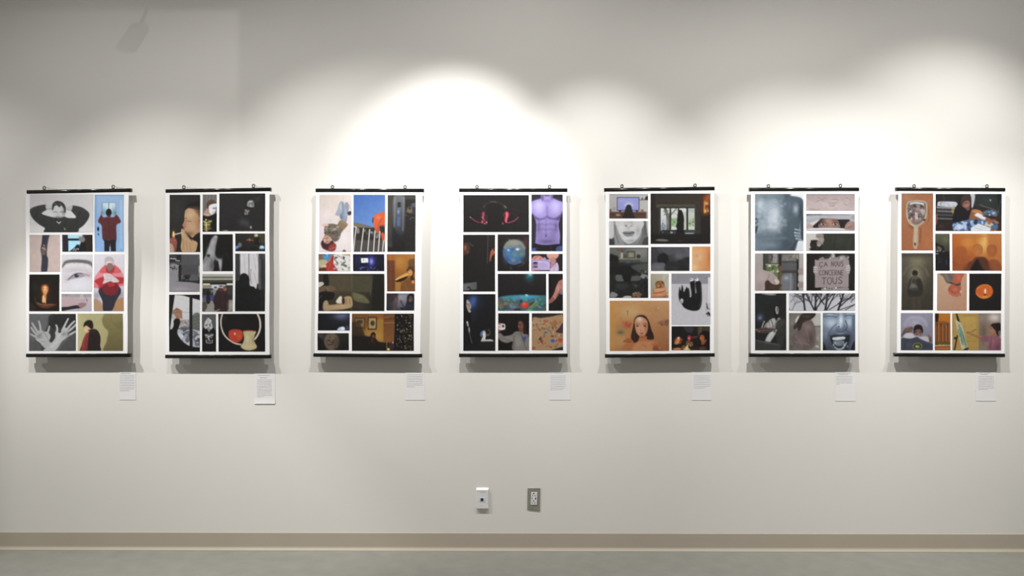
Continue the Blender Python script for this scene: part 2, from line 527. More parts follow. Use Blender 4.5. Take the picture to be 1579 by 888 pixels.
o = P(1, 'T', 735, 712, 1027, 1264, 'colour print of a seated person in a red jacket with clasped hands')
o.g4(0xcfcbd3, 0xd3cfd6, 0xb8aeb8, 0xb0a3a6)
o.B.p([690, 130, 700, 90, 740, 40, 790, -6, 880, -10, 930, 40, 958, 100, 958, 180, 690, 200], (0xe08d92, 0xc77078, 'v'), 1, 6).p([692, 136, 760, 100, 800, 80, 830, 60, 880, 96, 958, 110, 950, 160, 910, 170, 930, 250, 850, 275, 740, 250, 728, 180], 0xb62f37, 1, 8)
o.p([750, 330, 690, 300, 690, 412, 770, 412], 0xa5815f, .9, 10).p([880, 320, 958, 290, 958, 412, 860, 412], 0xa87a4c, .9, 10).b(712, 270, 40, 40, 0x8c8894, .8).b(935, 265, 35, 40, 0x8c8894, .7)
o.p([740, 210, 780, 180, 850, 160, 920, 190, 935, 240, 890, 320, 850, 412, 775, 412, 765, 320, 730, 240], 0x34303d, 1, 8).p([765, 185, 850, 140, 915, 185, 890, 255, 830, 270, 780, 245], 0x7f2129, .95, 8).e(845, 165, 34, 24, 0xb02e36, .9, 10)
o.p([770, 80, 800, 60, 850, 80, 900, 120, 915, 146, 860, 150, 840, 140, 770, 166, 780, 120], 0xc9b8b8, 1, 7).l([780, 130, 850, 120], 5, 0xa08c90, .7).l([800, 95, 860, 100, 900, 140], 5, 0xab999c, .7).l([775, 165, 835, 142], 7, 0x7a3c40, .7)
o.p([785, 0, 800, -12, 870, -12, 880, 20, 850, 55, 800, 40], 0xa2444a, .9, 8).l([800, 30, 850, 60], 6, 0xe5c6c6, .8)
o.T.p([838, 800, 842, 750, 880, 732, 922, 752, 930, 800, 926, 860, 840, 860], 0xb3a9ab, 1, 6).p([850, 796, 880, 776, 918, 796, 916, 850, 888, 880, 856, 850], 0xd7cdcd, .9, 8).e(890, 838, 36, 42, 0x8b6660, .9, 12).l([852, 800, 918, 800], 6, 0x756a70, .5, 6).p([790, 890, 850, 812, 870, 870, 900, 884, 930, 820, 1000, 890], 0xcf5459, .9, 8).p([850, 830, 886, 878, 930, 826, 926, 888, 860, 888], 0x9b3236, .8, 8).e(890, 835, 30, 34, 0x8b6660, .9, 8)

o = P(1, 'B', 95, 78, 370, 412, 'dark print of a face lit by a small flame')
o.g4(0x17130f, 0x191511, 0x1a1310, 0x221914).b(240, 260, 90, 120, 0x3f2416, .9).b(150, 190, 40, 60, 0x2b3021, .5)
o.p([205, 190, 225, 170, 255, 172, 272, 195, 268, 235, 250, 262, 225, 262, 210, 230], 0x9e5a2e, 1, 10).p([218, 200, 240, 180, 262, 200, 262, 235, 245, 262, 228, 250], 0xdb965b, .95, 10).e(240, 205, 13, 16, 0xe9b27a, .9, 8)
o.l([200, 200, 215, 172, 262, 170, 280, 210], 8, 0x5b2a18, .8, 8).l([222, 208, 232, 206], 4, 0x6b3a22, .8).l([246, 206, 258, 208], 4, 0x6b3a22, .8)
o.p([222, 262, 250, 250, 246, 320, 218, 330, 214, 300], 0xd3894d, .9, 10).l([224, 275, 222, 332], 7, 0xf6dfb4).l([236, 290, 244, 338], 6, 0xf9e6c2).b(232, 315, 22, 30, 0xe8a861, .7)
o.p([150, 325, 210, 346, 240, 340, 300, 346, 350, 352, 260, 384, 190, 372], 0x7a4a2e, .7, 12).l([170, 340, 240, 356, 310, 350], 6, 0xa86c48, .7, 6).b(150, 300, 10, 30, 0x5d4a2c, .5).p([95, 330, 160, 380, 130, 412, 95, 412], 0x3d2d22, .6, 12)

o = P(1, 'B', 390, 255, 665, 410, 'muted print of a profile mouth and chin')
o.g4(0xa79aa0, 0xb5a7ac, 0xb0a6ac, 0xaca5ac).r(390, 255, 665, 285, 0x8c878c, .7, 14).r(430, 258, 436, 300, 0x65605f, .6, 5).r(480, 256, 500, 290, 0x9c989e, .7).r(560, 258, 590, 300, 0xb5b2b6, .7)
o.p([390, 290, 460, 280, 540, 300, 600, 300, 628, 312, 624, 350, 580, 385, 520, 360, 450, 372, 390, 390], 0xb19a9e, 1, 8).p([540, 350, 585, 335, 622, 350, 590, 384, 560, 384], 0x8d6a6a, .8, 8).p([390, 410, 390, 378, 450, 372, 530, 358, 560, 380, 570, 386, 520, 392, 440, 405], 0x29272b, 1, 8)
o.l([620, 300, 628, 318], 6, 0x4e4548).l([610, 268, 612, 290], 3, 0x6e676b).p([440, 405, 520, 390, 580, 384, 640, 350, 665, 340, 665, 412, 430, 412], 0xa8a3ab, .9, 6).l([540, 395, 545, 410], 10, 0x8c8890, .6)

o = P(1, 'B', 93, 437, 520, 773, 'black and white print of two spread hands')
o.f(60).p([93, 437, 320, 437, 270, 520, 230, 600, 93, 700], 98, 1, 14).p([93, 680, 160, 690, 210, 740, 190, 773, 93, 773], 92, .9, 14).p([300, 437, 520, 437, 520, 500, 380, 560, 300, 560, 270, 520], 44, .9, 16).p([380, 680, 520, 600, 520, 773, 330, 773], 84, .9, 16)
H = 168
o.p([152, 640, 190, 585, 235, 600, 262, 600, 290, 640, 280, 690, 330, 720, 280, 760, 230, 745, 190, 700, 160, 680], H, 1, 8)
for q in ([162, 650, 130, 635, 108, 622], [165, 630, 130, 590, 112, 562], [178, 612, 140, 555, 120, 520], [200, 600, 192, 540, 182, 504], [250, 640, 268, 590, 278, 552]):
    o.l(q, 22, H - 18, 1, 5, 1, 15)
    o.l(q, 7, H + 30, .6, 6, 1, 5)
o.e(190, 640, 26, 24, 130, .7, 20).l([175, 650, 200, 622, 225, 610], 5, 100, .6).l([200, 690, 240, 690], 6, 120, .5)
o.p([330, 660, 332, 600, 380, 610, 420, 560, 450, 600, 440, 650, 392, 690, 330, 773, 225, 773, 260, 740], H + 10, 1, 8)
for q in ([345, 610, 350, 570, 340, 540], [395, 590, 425, 530, 450, 482], [430, 590, 475, 535, 508, 504], [440, 605, 490, 565, 520, 535], [440, 640, 490, 612, 518, 596]):
    o.l(q, 21, H, 1, 5, 1, 14)
    o.l(q, 7, H + 36, .6, 6, 1, 5)
o.b(410, 620, 30, 30, 122, .7).l([360, 640, 400, 600], 8, 205, .6, 8).l([300, 740, 350, 690], 14, 200, .5, 14).l([350, 773, 400, 700, 440, 660], 16, 110, .6, 14).b(450, 620, 16, 34, 96, .7).l([225, 600, 280, 690], 6, 110, .6)

o = P(1, 'B', 537, 435, 950, 773, 'colour print of a person in a dark red jacket casting a shadow')
o.g4(0xa9a374, 0xa39c6c, 0xbdb184, 0xa49466).r(537, 435, 560, 773, 0xc3b88a, .4, 20)
o.p([760, 490, 775, 450, 800, 430, 960, 430, 960, 780, 776, 780, 800, 690, 815, 600, 790, 570, 768, 540], (0x847b4c, 0x6e6340, 'v'), 1, 12).p([880, 520, 960, 505, 960, 600, 890, 560], 0x6f6541, .5, 14)
o.p([568, 780, 575, 720, 600, 640, 640, 590, 680, 574, 720, 590, 745, 650, 742, 720, 738, 780], 0x2b2321, 1, 6).p([568, 780, 580, 700, 612, 630, 640, 600, 632, 680, 618, 780], 0x8c332f, 1, 8).l([625, 610, 600, 660, 585, 760], 8, 0xb1584c, .6, 8)
o.p([600, 560, 618, 540, 650, 560, 650, 590, 622, 610, 604, 590], 0xd2a67f, 1, 6).p([590, 556, 600, 515, 640, 492, 672, 508, 680, 560, 660, 574, 640, 560, 615, 544], 0x261e17, 1, 5).p([630, 590, 660, 575, 700, 580, 690, 600], 0x3b2a26, .9, 5).l([600, 580, 612, 600], 6, 0xf0dcb6, .7)

# ------------------------------------------------------------------ poster 2
o = P(2, 'T', 110, 130, 408, 688, 'colour print of a person lighting a cigarette with cupped hands')
o.g4(0x35322f, 0x2a2725, 0x33302e, 0x2a2522).b(180, 300, 90, 160, 0x403d3a, .7)
o.p([258, 270, 280, 236, 330, 210, 412, 195, 412, 380, 300, 270], 0x1f1b18, 1, 8)
o.p([268, 272, 300, 252, 352, 248, 412, 280, 412, 520, 350, 556, 300, 520, 262, 480, 246, 448, 236, 430, 252, 392, 256, 370, 254, 340], 0xc19873, 1, 6)
o.p([262, 268, 296, 246, 350, 244, 412, 262, 412, 350, 392, 322, 372, 282, 330, 266, 292, 262, 268, 280], 0x3a2e24, .95, 8).p([340, 262, 412, 290, 412, 370, 384, 330, 356, 290], 0x7d6448, .7, 16).b(310, 320, 50, 50, 0xd9b48f, .7).b(390, 420, 40, 90, 0x9c7250, .7).b(330, 440, 50, 60, 0xcba07a, .7).b(258, 420, 18, 34, 0xc06a62, .8).b(300, 510, 60, 26, 0x6b4a33, .6)
o.l([252, 362, 275, 358], 7, 0x5d4636, .8).l([270, 384, 320, 390], 6, 0x6b4d3b, .8, 5).l([240, 432, 250, 446, 268, 444], 6, 0x6e3c35, .8).p([395, 380, 412, 360, 412, 420], 0x8e6043, .9, 6)
o.p([222, 480, 236, 460, 262, 480, 290, 530, 320, 568, 352, 560, 382, 590, 376, 640, 350, 690, 240, 690, 218, 640, 228, 560], 0xc39d72, 1, 7)
o.l([262, 490, 290, 540, 330, 580], 7, 0x6f4b31, .8, 6).l([240, 560, 250, 660], 6, 0x93704d, .6, 6).l([270, 580, 285, 670], 6, 0x93704d, .6, 6).l([310, 600, 312, 680], 6, 0x93704d, .6, 6).b(236, 520, 10, 40, 0xdbb98c, .8).p([330, 560, 412, 500, 412, 690, 376, 690, 384, 600], 0x1f1a18, .95, 8)
o.l([155, 518, 226, 502], 10, 0xd8cfc6).l([148, 524, 170, 512], 8, 0xf1e2c7)
o.b(150, 510, 22, 40, 0xb3641f, .8).p([140, 500, 148, 484, 158, 500, 158, 540, 142, 540], 0xf8c865, 1, 5).e(150, 515, 5, 16, 0xfff3cf, 1, 5)
o.p([110, 568, 135, 545, 165, 550, 182, 590, 178, 640, 160, 690, 110, 690], 0x96564a, 1, 8).l([112, 570, 150, 572, 170, 578], 16, 0xb0665a, .9, 7).l([116, 600, 168, 604], 16, 0xa45b50, .9, 7).p([108, 610, 140, 620, 150, 690, 108, 690], 0xcaa892, .9, 9).l([135, 530, 150, 548], 10, 0xc79a52, .9)

o = P(2, 'T', 432, 128, 570, 490, 'colour print of a person with a pale half mask')
o.f(0x77726f, 0x6c6764)
for i in range(9):
    o.l([440 + i * 16, 128, 438 + i * 16, 330], 5, 0x5f5a57 if i % 2 else 0x8a8582, .6, 6)
o.p([432, 350, 470, 325, 520, 330, 575, 320, 575, 495, 432, 495], 0x171513, 1, 5)
o.p([440, 320, 452, 290, 474, 262, 480, 230, 505, 235, 505, 300, 520, 330, 470, 340], 0xb58f79, 1, 6).p([472, 262, 470, 215, 492, 188, 520, 178, 550, 188, 562, 208, 548, 220, 515, 222, 492, 238, 486, 262], 0x5a4335, 1, 6).l([490, 200, 520, 190, 550, 200], 7, 0x86705c, .5, 7)
o.p([494, 262, 500, 236, 525, 222, 560, 216, 570, 222, 570, 244, 556, 256, 560, 276, 552, 300, 532, 322, 510, 318, 496, 292], 0xe3e3ea, 1, 5).l([526, 256, 560, 246], 5, 0x8b93a0, .8).e(543, 264, 12, 6, 0x454e5c, .9).l([530, 296, 552, 290], 4, 0xa09aa0, .7).l([522, 314, 540, 300], 6, 0xa8908f, .8).l([450, 322, 490, 326], 10, 0xd2cfcb, .6, 8)
o.p([440, 392, 470, 370, 526, 386, 514, 410, 500, 470, 450, 480, 446, 420], 0x8f7f3d, .7, 8).l([440, 390, 470, 400, 520, 384], 8, 0xd9d19a, .9).l([466, 370, 470, 480], 14, 0xd5c77c, .9, 7).l([446, 424, 500, 420], 9, 0xd9ce8d, .8).l([436, 468, 520, 460], 9, 0x8d7e3c, .8).e(476, 388, 12, 8, 0x1b1815)

o = P(2, 'T', 595, 117, 1043, 485, 'very dark print of a faint painted face in smoke')
o.g4(0x262425, 0x222021, 0x232122, 0x2b292a)
for i in range(10):
    o.l([600 + i * 24, 120, 602 + i * 24, 340], 12, 0x302e2f, .6, 12)
o.b(640, 380, 60, 80, 0x2d2b2b, .8).r(1028, 117, 1043, 485, 0x161516, .8, 8)
o.p([868, 215, 882, 190, 906, 182, 930, 195, 934, 245, 912, 252, 890, 248, 868, 240], 0x8f8f8d, 1, 7).l([876, 205, 920, 192], 7, 0xcfcfcd, .8).l([880, 232, 905, 222, 926, 236], 6, 0x4a4949, .9).e(890, 212, 8, 8, 0x5b5a5a, .9).e(916, 214, 8, 8, 0x5b5a5a, .9).l([900, 215, 902, 240], 4, 0xc9c9c6, .8)
o.p([842, 300, 856, 270, 888, 280, 878, 318, 846, 322], 0x5d5c5a, .8, 8).l([846, 276, 872, 296, 888, 284], 5, 0xb4b3b0, .9).l([850, 300, 846, 322, 876, 318], 5, 0xa9a8a5, .9).l([860, 280, 868, 312], 5, 0x989795, .9)
o.b(830, 400, 60, 50, 0x4b494a, .8).b(870, 420, 26, 40, 0x504e4f, .7).e(905, 448, 11, 15, 0x8f8a86, 1, 7).b(960, 180, 50, 30, 0x343233, .8, -30).l([940, 200, 1000, 140], 8, 0x3d3b3c, .7, 10).p([625, 486, 660, 474, 684, 486], 0xd9d6d2, 1, 4).r(595, 470, 1043, 486, 0x383636, .5, 10)

o = P(2, 'T', 432, 515, 727, 875, 'black and white print of a bare shoulder blade')
o.g4(0x161514, 0x171615, 0x1a1918, 0x111010)
o.p([432, 790, 470, 700, 500, 610, 520, 560, 550, 528, 580, 532, 576, 570, 560, 640, 556, 720, 600, 760, 620, 740, 640, 690, 612, 875, 600, 875, 586, 790, 560, 770, 540, 780, 530, 875, 432, 875], 0x8d8b8d, 1, 12)
o.b(530, 600, 24, 60, 0xa9a7a9, .9, 15).b(505, 690, 40, 60, 0xb2b0b2, .8).b(560, 540, 14, 12, 0xc9c3c1, .8).b(450, 830, 30, 60, 0xa6a4a6, .8).e(488, 724, 17, 14, 0x2d2c2c, .9, 12).b(520, 820, 22, 60, 0x4b4a4b, .7).b(600, 800, 14, 60, 0xb9b7b8, .8).b(555, 800, 16, 70, 0x333233, .8).p([600, 650, 720, 600, 727, 875, 640, 875, 620, 760], 0x161515, .8, 20).l([660, 700, 690, 740], 10, 0x3a393a, .6, 10).l([440, 800, 490, 740, 530, 780], 9, 0x605f60, .6, 9)

o = P(2, 'T', 752, 508, 1042, 680, 'dark print of a lamplit room')
o.g4(0x2b2825, 0x3f3d2c, 0x232020, 0x1c1a19).p([930, 508, 1042, 508, 1042, 600, 990, 600, 940, 540], 0x4b4832, .8, 12)
o.e(956, 526, 18, 16, 0xb5a67c, 1, 8).e(962, 522, 7, 6, 0xe0d6b0).r(946, 545, 994, 620, 0x151312, .9, 8).r(984, 560, 990, 600, 0x7b7a74, .6)
o.l([866, 572, 926, 574], 9, 0xa25a3f, .9, 5).l([876, 562, 900, 556], 6, 0x8d6250).l([878, 590, 900, 596], 5, 0x6f4133).e(893, 570, 8, 6, 0xd08a62)
o.e(796, 620, 19, 23, 0x6f6c72, 1, 9).p([752, 640, 776, 626, 784, 648, 752, 660], 0x4f8fd0, 1, 5).p([992, 628, 1030, 628, 1036, 658, 990, 660], 0x86b4d4, 1, 5).r(998, 634, 1024, 648, 0xd4e6f0).r(990, 656, 1040, 664, 0x2f5a9b, .8).d(10, 860, 610, 1000, 660, 2, 4, [0x4b4744, 0x5a3a30, 0x33425a])

o = P(2, 'T', 105, 712, 402, 1076, 'black and white print of an underpass with a blank wall')
o.g4(0x4a494b, 0x605f62, 0x9a9599, 0x8f8a8e).r(222, 712, 402, 888, 0x5c5b5e, 1, 5).r(392, 712, 402, 760, 0x8f8e90, .7)
o.r(105, 712, 222, 790, 0x2f2e2f, 1, 5).l([118, 752, 170, 756], 12, 0xb2b1b3).l([168, 772, 205, 774], 9, 0xb5b4b6).l([110, 724, 170, 734], 7, 0x6d6c6e).r(112, 786, 216, 850, 0x5f5e60, 1, 5)
for i in range(6):
    o.r(112 + i * 18, 786, 118 + i * 18, 850, 0x3a393b, .9)
o.r(105, 836, 222, 870, 0x6f6d70, .8, 6)
o.d(18, 112, 850, 216, 880, 4, 9, [0x3b3a3c, 0xa2a1a4, 0x5a595c])
o.B.p([100, 0, 180, 0, 190, 130, 370, 140, 378, 240, 100, 240], 0x928c92, 1, 8).r(190, -10, 365, 86, 0x545356, 1, 5).r(182, -10, 208, 140, 0x232224, .9, 5).d(14, 105, -5, 180, 30, 4, 9, [0x353436, 0xa4a2a5, 0x4a494b]).p([205, 138, 220, 95, 260, 80, 300, 90, 340, 85, 372, 110, 378, 160, 300, 150, 140, 140], 0x353436, 1, 7).d(10, 215, 92, 300, 134, 5, 12, [0x1f1e20, 0x5a595b]).p([280, 130, 305, 85, 350, 90, 366, 130], 0x6e6c6f, .8, 8).b(200, 210, 90, 24, 0xaaa2a9, .7).r(366, 0, 378, 60, 0xc9c8ca, .8)

o = P(2, 'T', 750, 705, 1042, 1266, 'black and white print of a silhouette by a curtained window')
o.f(0x1b1a1b).r(752, 705, 800, 1000, 0x47464a, 1, 8).r(798, 705, 978, 1110, 0xd0cccf, 1, 6).r(978, 705, 1042, 1266, 0x4b4a4e, 1, 8)
o.l([882, 705, 884, 860, 880, 1000], 9, 0x6a686b, .9, 5).l([836, 705, 846, 900], 7, 0xa9a6a9, .7, 8).l([930, 705, 950, 860], 7, 0xaaa7aa, .7, 8).l([962, 705, 976, 800, 976, 1100], 8, 0x8c898c, .8, 6).l([1010, 705, 1008, 1200], 14, 0x353438, .8, 10).l([775, 705, 770, 960], 10, 0x2c2b2e, .8, 8)
o.B.p([700, 416, 700, 160, 735, 130, 745, 85, 775, 66, 810, 80, 830, 120, 834, 178, 870, 190, 892, 208, 900, 164, 912, 170, 915, 210, 972, 230, 972, 416], 0x1c1b1c, 1, 5).l([845, 30, 838, 110, 850, 160], 6, 0x757275, .8, 5).l([870, 60, 900, 170], 6, 0x9b989b, .7, 6).r(700, -60, 742, 110, 0x3c3b3e, .6, 10).r(930, -60, 972, 416, 0x2c2b2e, .6, 20).r(918, -60, 936, 220, 0x5d5b5e, .8, 8).n(4, 30)

o = P(2, 'B', 400, 75, 678, 415, 'colour print of people walking through a lit hall')
o.g4(0x8e8d84, 0x86857c, 0x9a948a, 0x8f897f).r(400, 78, 678, 95, 0xb2b0a5).r(400, 98, 678, 112, 0x6f6c60).r(400, 113, 678, 128, 0xa6a396).r(400, 128, 678, 150, 0x40402f, .8).r(400, 148, 678, 170, 0x2d2c28)
o.r(405, 160, 470, 174, 0xe8d9a7).r(622, 160, 678, 172, 0xf0efe2).r(480, 170, 610, 215, 0xb1b3b8).r(490, 176, 590, 200, 0xd8d9da, .9).e(520, 196, 14, 10, 0x5a5a60).e(570, 185, 20, 8, 0x6d6c70).r(400, 205, 500, 290, 0x363334).r(610, 180, 678, 310, 0x3a3335, 1, 6).r(626, 190, 672, 260, 0x4b3f42, .8)
o.r(405, 268, 440, 320, 0x55567d, .9).r(465, 266, 515, 320, 0x464a8e, .9).e(455, 250, 18, 24, 0x1f1d1f).p([440, 280, 470, 280, 470, 340, 440, 340], 0x232124, .9).b(490, 230, 24, 20, 0x8c8f9a, .8)
o.p([500, 320, 520, 250, 545, 215, 600, 222, 630, 260, 642, 320, 630, 412, 520, 412, 512, 360], 0x3e2a2d, 1, 6).e(603, 208, 20, 22, 0x9a6a55, 1, 6).p([540, 212, 560, 196, 590, 210, 600, 232, 560, 230], 0x5b3a36, .9, 6).l([585, 245, 590, 400], 8, 0x56393c, .6, 8).l([600, 190, 610, 200], 12, 0x7b4b3b).p([400, 330, 440, 330, 445, 380, 420, 414, 400, 414], 0x4f4b48, .9, 8).l([520, 412, 560, 396], 6, 0xa8a39a).b(660, 360, 30, 40, 0xb3ada4, .7)

o = P(2, 'B', 98, 262, 378, 780, 'colour print of a silhouetted person looking out over a snowy street')
o.f(0xc9c8c9).g4(0xcfcdcd, 0xd3d2d2, 0xb9b7b8, 0xb6b5b8)
o.p([98, 262, 378, 262, 378, 312, 300, 292, 220, 268, 150, 264, 98, 640], 0x1f1d1c, 1, 4, 0)
o.p([130, 412, 168, 384, 218, 412, 222, 480, 130, 480], 0xa5795f, 1, 4, 0).r(130, 425, 160, 480, 0x8d6a58, .7).p([128, 412, 168, 382, 222, 412, 168, 398], 0x7b5a4a, 1, 4, 0).r(160, 415, 200, 425, 0x8d6551).r(125, 440, 160, 480, 0xb3aba7).d(10, 140, 425, 215, 470, 3, 5, [0x6d4c40, 0x8d6b5d])
o.p([310, 455, 378, 436, 378, 600, 310, 590], 0x6d6f68, 1, 5)
for j in range(4):
    for i in range(4):
        o.r(320 + i * 15, 462 - i * 4 + j * 30, 328 + i * 15, 478 - i * 4 + j * 30, 0x4b4d4b, .8)
o.l([210, 420, 378, 436], 3, 0x77787a, .8, 3, 0).r(200, 490, 285, 570, 0x96908f, .9, 6).d(22, 200, 500, 280, 565, 4, 9, [0xb49d96, 0x7b7576, 0xa37c74, 0xc2c0c2]).p([180, 570, 378, 580, 378, 770, 180, 770], 0x6b6d74, 1, 6).l([170, 575, 378, 572], 4, 0x3d3d40)
o.p([170, 580, 230, 600, 260, 700, 180, 690], 0xaeb0b8, .9, 8).d(26, 200, 590, 375, 720, 7, 16, [0xa9b0bd, 0x55585f, 0x8d949f, 0x3f4146, 0xc4cad4], .8, 5, 2.2).l([240, 600, 300, 580, 370, 600], 9, 0xb9bfca, .8).r(320, 730, 375, 742, 0xb8bac0, .9)
o.r(284, 262, 312, 745, 0x242221, 1, 4)
o.p([98, 600, 125, 575, 140, 540, 140, 500, 160, 480, 190, 482, 200, 510, 192, 550, 172, 600, 190, 650, 240, 705, 300, 735, 378, 745, 378, 785, 98, 785], 0x171615, 1, 5)

o = P(2, 'B', 398, 440, 525, 780, 'black and white print of a hooded figure in a printed shirt')
o.g4(0x5d5c5d, 0x605f60, 0x4a494a, 0x4c4b4c).p([398, 600, 425, 560, 470, 575, 500, 565, 525, 610, 525, 780, 398, 780], 0x161516, 1, 6)
o.p([420, 560, 424, 515, 440, 490, 455, 472, 475, 488, 490, 530, 494, 565, 475, 580, 455, 560, 435, 575], 0xb9b8ba, 1, 6).d(12, 432, 495, 484, 560, 4, 8, [0x77767a, 0xe0dfe0, 0x5b5a5d], .8).e(440, 540, 8, 6, 0x3a393c).e(470, 540, 8, 6, 0x3a393c).p([445, 570, 462, 560, 476, 578, 462, 604], 0x8f8e90, .9, 5)
o.l([428, 628, 460, 640, 498, 628], 9, 0xc4c3c4).l([440, 620, 462, 625, 490, 618], 5, 0x9c9b9d).l([432, 640, 440, 655, 462, 645, 484, 655, 492, 640], 5, 0xb5b4b6).l([436, 672, 440, 700, 488, 700, 492, 672], 6, 0xaaa9aa).l([456, 640, 458, 672], 9, 0xb5b4b6).l([440, 684, 486, 684], 5, 0x8f8e90).l([462, 655, 470, 690], 6, 0x99989a)

o = P(2, 'B', 548, 437, 973, 780, 'colour print of an apple, an apple core and a white ring')
o.g4(0x1b1818, 0x211c1b, 0x171516, 0x191616).b(740, 520, 160, 70, 0x262221, .8).b(580, 470, 40, 40, 0x4a4146, .5)
o.l([585, 437, 572, 490, 574, 550, 596, 620, 640, 670, 700, 706, 752, 716], 12, 0xd6c8bc, 1, 4).l([578, 480, 580, 560, 610, 630], 3, 0x8b7c72, .7).l([905, 437, 926, 490, 930, 560, 912, 620, 880, 668], 15, 0xdccfc0, 1, 4).l([922, 480, 926, 560, 908, 624], 4, 0xf2e8dc, .7)
o.p([640, 620, 650, 590, 690, 578, 730, 580, 766, 596, 772, 640, 752, 680, 716, 700, 680, 690, 648, 660], 0xc8442c, 1, 6).b(680, 610, 34, 30, 0xd03a3c, .8).b(735, 640, 30, 44, 0xd4622f, .8).b(710, 670, 40, 20, 0xb0452a, .6).e(698, 618, 9, 11, 0xf1b7a5, .9, 9).l([700, 586, 730, 590], 6, 0x9c3220, .8)
o.p([775, 598, 800, 590, 860, 590, 892, 598, 880, 630, 872, 670, 880, 700, 898, 735, 880, 760, 830, 770, 780, 762, 750, 735, 772, 700, 782, 660], 0xc5b487, 1, 5).l([780, 594, 835, 590, 890, 596], 9, 0xb2533a, .9).b(815, 660, 22, 50, 0xd9cfa3, .7).b(862, 680, 14, 50, 0x9c8a5c, .6).b(830, 735, 50, 20, 0xcfc58e, .8).l([832, 610, 828, 720], 6, 0xa7975f, .5, 6).l([755, 738, 780, 760, 830, 770, 890, 752], 5, 0x8c7a4a, .8)

# ------------------------------------------------------------------ poster 3
o = P(3, 'T', 113, 130, 425, 685, 'colour print of a person in a camouflage top lying on the floor')
o.g4(0xd2c3b8, 0xddc9bc, 0xe4d6da, 0xdcd0cf).b(180, 330, 70, 60, 0xe6d6d6, .8).b(350, 560, 80, 90, 0xe9dfdf, .7).b(140, 460, 40, 80, 0xe8d2dc, .7).d(14, 120, 160, 420, 660, 2, 6, [0xc3a4a0, 0xa8b2ba, 0xd0a9b0], .6)
o.b(222, 380, 14, 10, 0x9cc0c4, .7)
o.p([290, 270, 310, 205, 335, 192, 355, 212, 352, 270, 330, 330, 270, 328], 0x97a0b0, 1, 6).p([355, 240, 368, 205, 395, 210, 402, 260, 388, 330, 376, 400, 330, 380, 310, 330, 345, 300], 0x8793a6, 1, 6).l([340, 210, 345, 290, 322, 330], 9, 0x6a7484, .8, 6).b(320, 250, 12, 40, 0xb3bac6, .8).b(370, 300, 12, 50, 0xa4afbf, .8).b(330, 350, 18, 24, 0x59626f, .7)
o.p([390, 300, 424, 290, 424, 322, 396, 330], 0x3a3231, .95, 5).l([400, 230, 420, 270], 8, 0xb29a90, .7)
CAMO = [0x6b5f54, 0x8b7e70, 0x4e463f, 0xa39686, 0x7a6b55]
o.p([160, 460, 190, 418, 250, 412, 290, 420, 320, 378, 384, 412, 380, 440, 330, 500, 310, 560, 270, 590, 236, 570, 220, 540, 180, 520, 166, 500], 0x746a5f, 1, 6).d(46, 175, 425, 320, 560, 5, 13, CAMO, .85, 4, 2).p([298, 420, 322, 378, 388, 412, 380, 440, 340, 470], 0x8d7557, .9, 7).l([320, 386, 384, 420], 9, 0xa68e6c, .7).l([240, 480, 300, 440], 6, 0xb9ad9d, .6).p([250, 480, 300, 500, 300, 570, 265, 585, 240, 560], 0x5d544b, .5, 8)
o.p([140, 425, 165, 412, 200, 416, 196, 430, 150, 440], 0xe0b6a6, 1, 5).e(185, 572, 42, 44, 0xc39482, 1, 7).l([160, 560, 200, 545], 6, 0x6e4a41, .8).l([172, 596, 206, 586], 6, 0x71423d, .8).l([190, 552, 178, 590], 5, 0x8f6155, .7)
o.p([132, 620, 130, 595, 150, 570, 165, 600, 205, 605, 235, 575, 262, 600, 278, 630, 262, 672, 205, 678, 150, 655], 0x4f2b2b, 1, 7).p([205, 640, 250, 600, 280, 620, 266, 676, 206, 680], 0xa03d38, .85, 8).l([216, 664, 270, 640], 7, 0xd0807a, .7).l([150, 620, 200, 640], 7, 0x2b1c1e, .8).b(168, 575, 12, 18, 0xdbb2a2, .8).p([340, 684, 358, 664, 376, 684], 0x6c5a54, 1, 4)

o = P(3, 'T', 447, 130, 755, 685, 'colour print of a person in orange leaning over a white railing under blue sky')
o.g4(0x3f67b0, 0x4a70b5, 0x6f95cc, 0x7ea2d2)
o.p([447, 400, 540, 420, 640, 448, 755, 470, 755, 700, 447, 700], 0x4b4540, 1, 4, 0).p([447, 400, 640, 446, 640, 470, 447, 438], 0x7a6b56, 1, 4, 0).r(447, 452, 755, 570, 0x332f2d, .9, 8).d(14, 540, 480, 700, 550, 6, 16, [0x7d7f80, 0x4d4c4d, 0x969796, 0x2d2b2b], .8, 5, 1.8).p([478, 460, 500, 456, 506, 500, 482, 506], 0x8a8986, .9, 4).r(447, 580, 755, 690, 0x55504c, .9, 10)
for j in range(6):
    o.l([447, 600 + j * 16, 755, 590 + j * 18], 4, 0x3b3735, .7, 4, 0)
o.p([640, 380, 648, 335, 690, 312, 755, 304, 755, 440, 720, 430, 704, 470, 700, 500, 664, 494, 650, 440], 0xd65b31, 1, 5).b(690, 350, 30, 24, 0xe57a4c, .8).l([720, 360, 690, 440, 690, 490], 8, 0xa23e22, .7, 7).p([632, 360, 642, 350, 640, 400, 630, 400], 0x423b3e, 1, 5).p([700, 440, 740, 425, 755, 450, 755, 510, 715, 480], 0x392f30, 1, 5).l([715, 440, 740, 430, 752, 450], 5, 0x9d8b86, .8).p([716, 510, 740, 500, 755, 530, 755, 590, 730, 570], 0xd5512d, 1, 5).b(675, 480, 20, 20, 0x9c5a3c, .6)
for (xa, ya, xb) in ((474, 445, 447), (546, 460, 520), (606, 470, 588), (658, 484, 644), (706, 490, 690), (742, 580, 732)):
    o.l([xa, ya, xb, 690], 10, 0xcfcac2, 1, 3, 0)
    o.l([xa + 4, ya, xb + 4, 690], 3, 0x8f8a84, .6, 3, 0)
o.l([447, 440, 476, 446], 7, 0xd9d5cf).l([470, 446, 455, 600], 6, 0xbdb8b2)

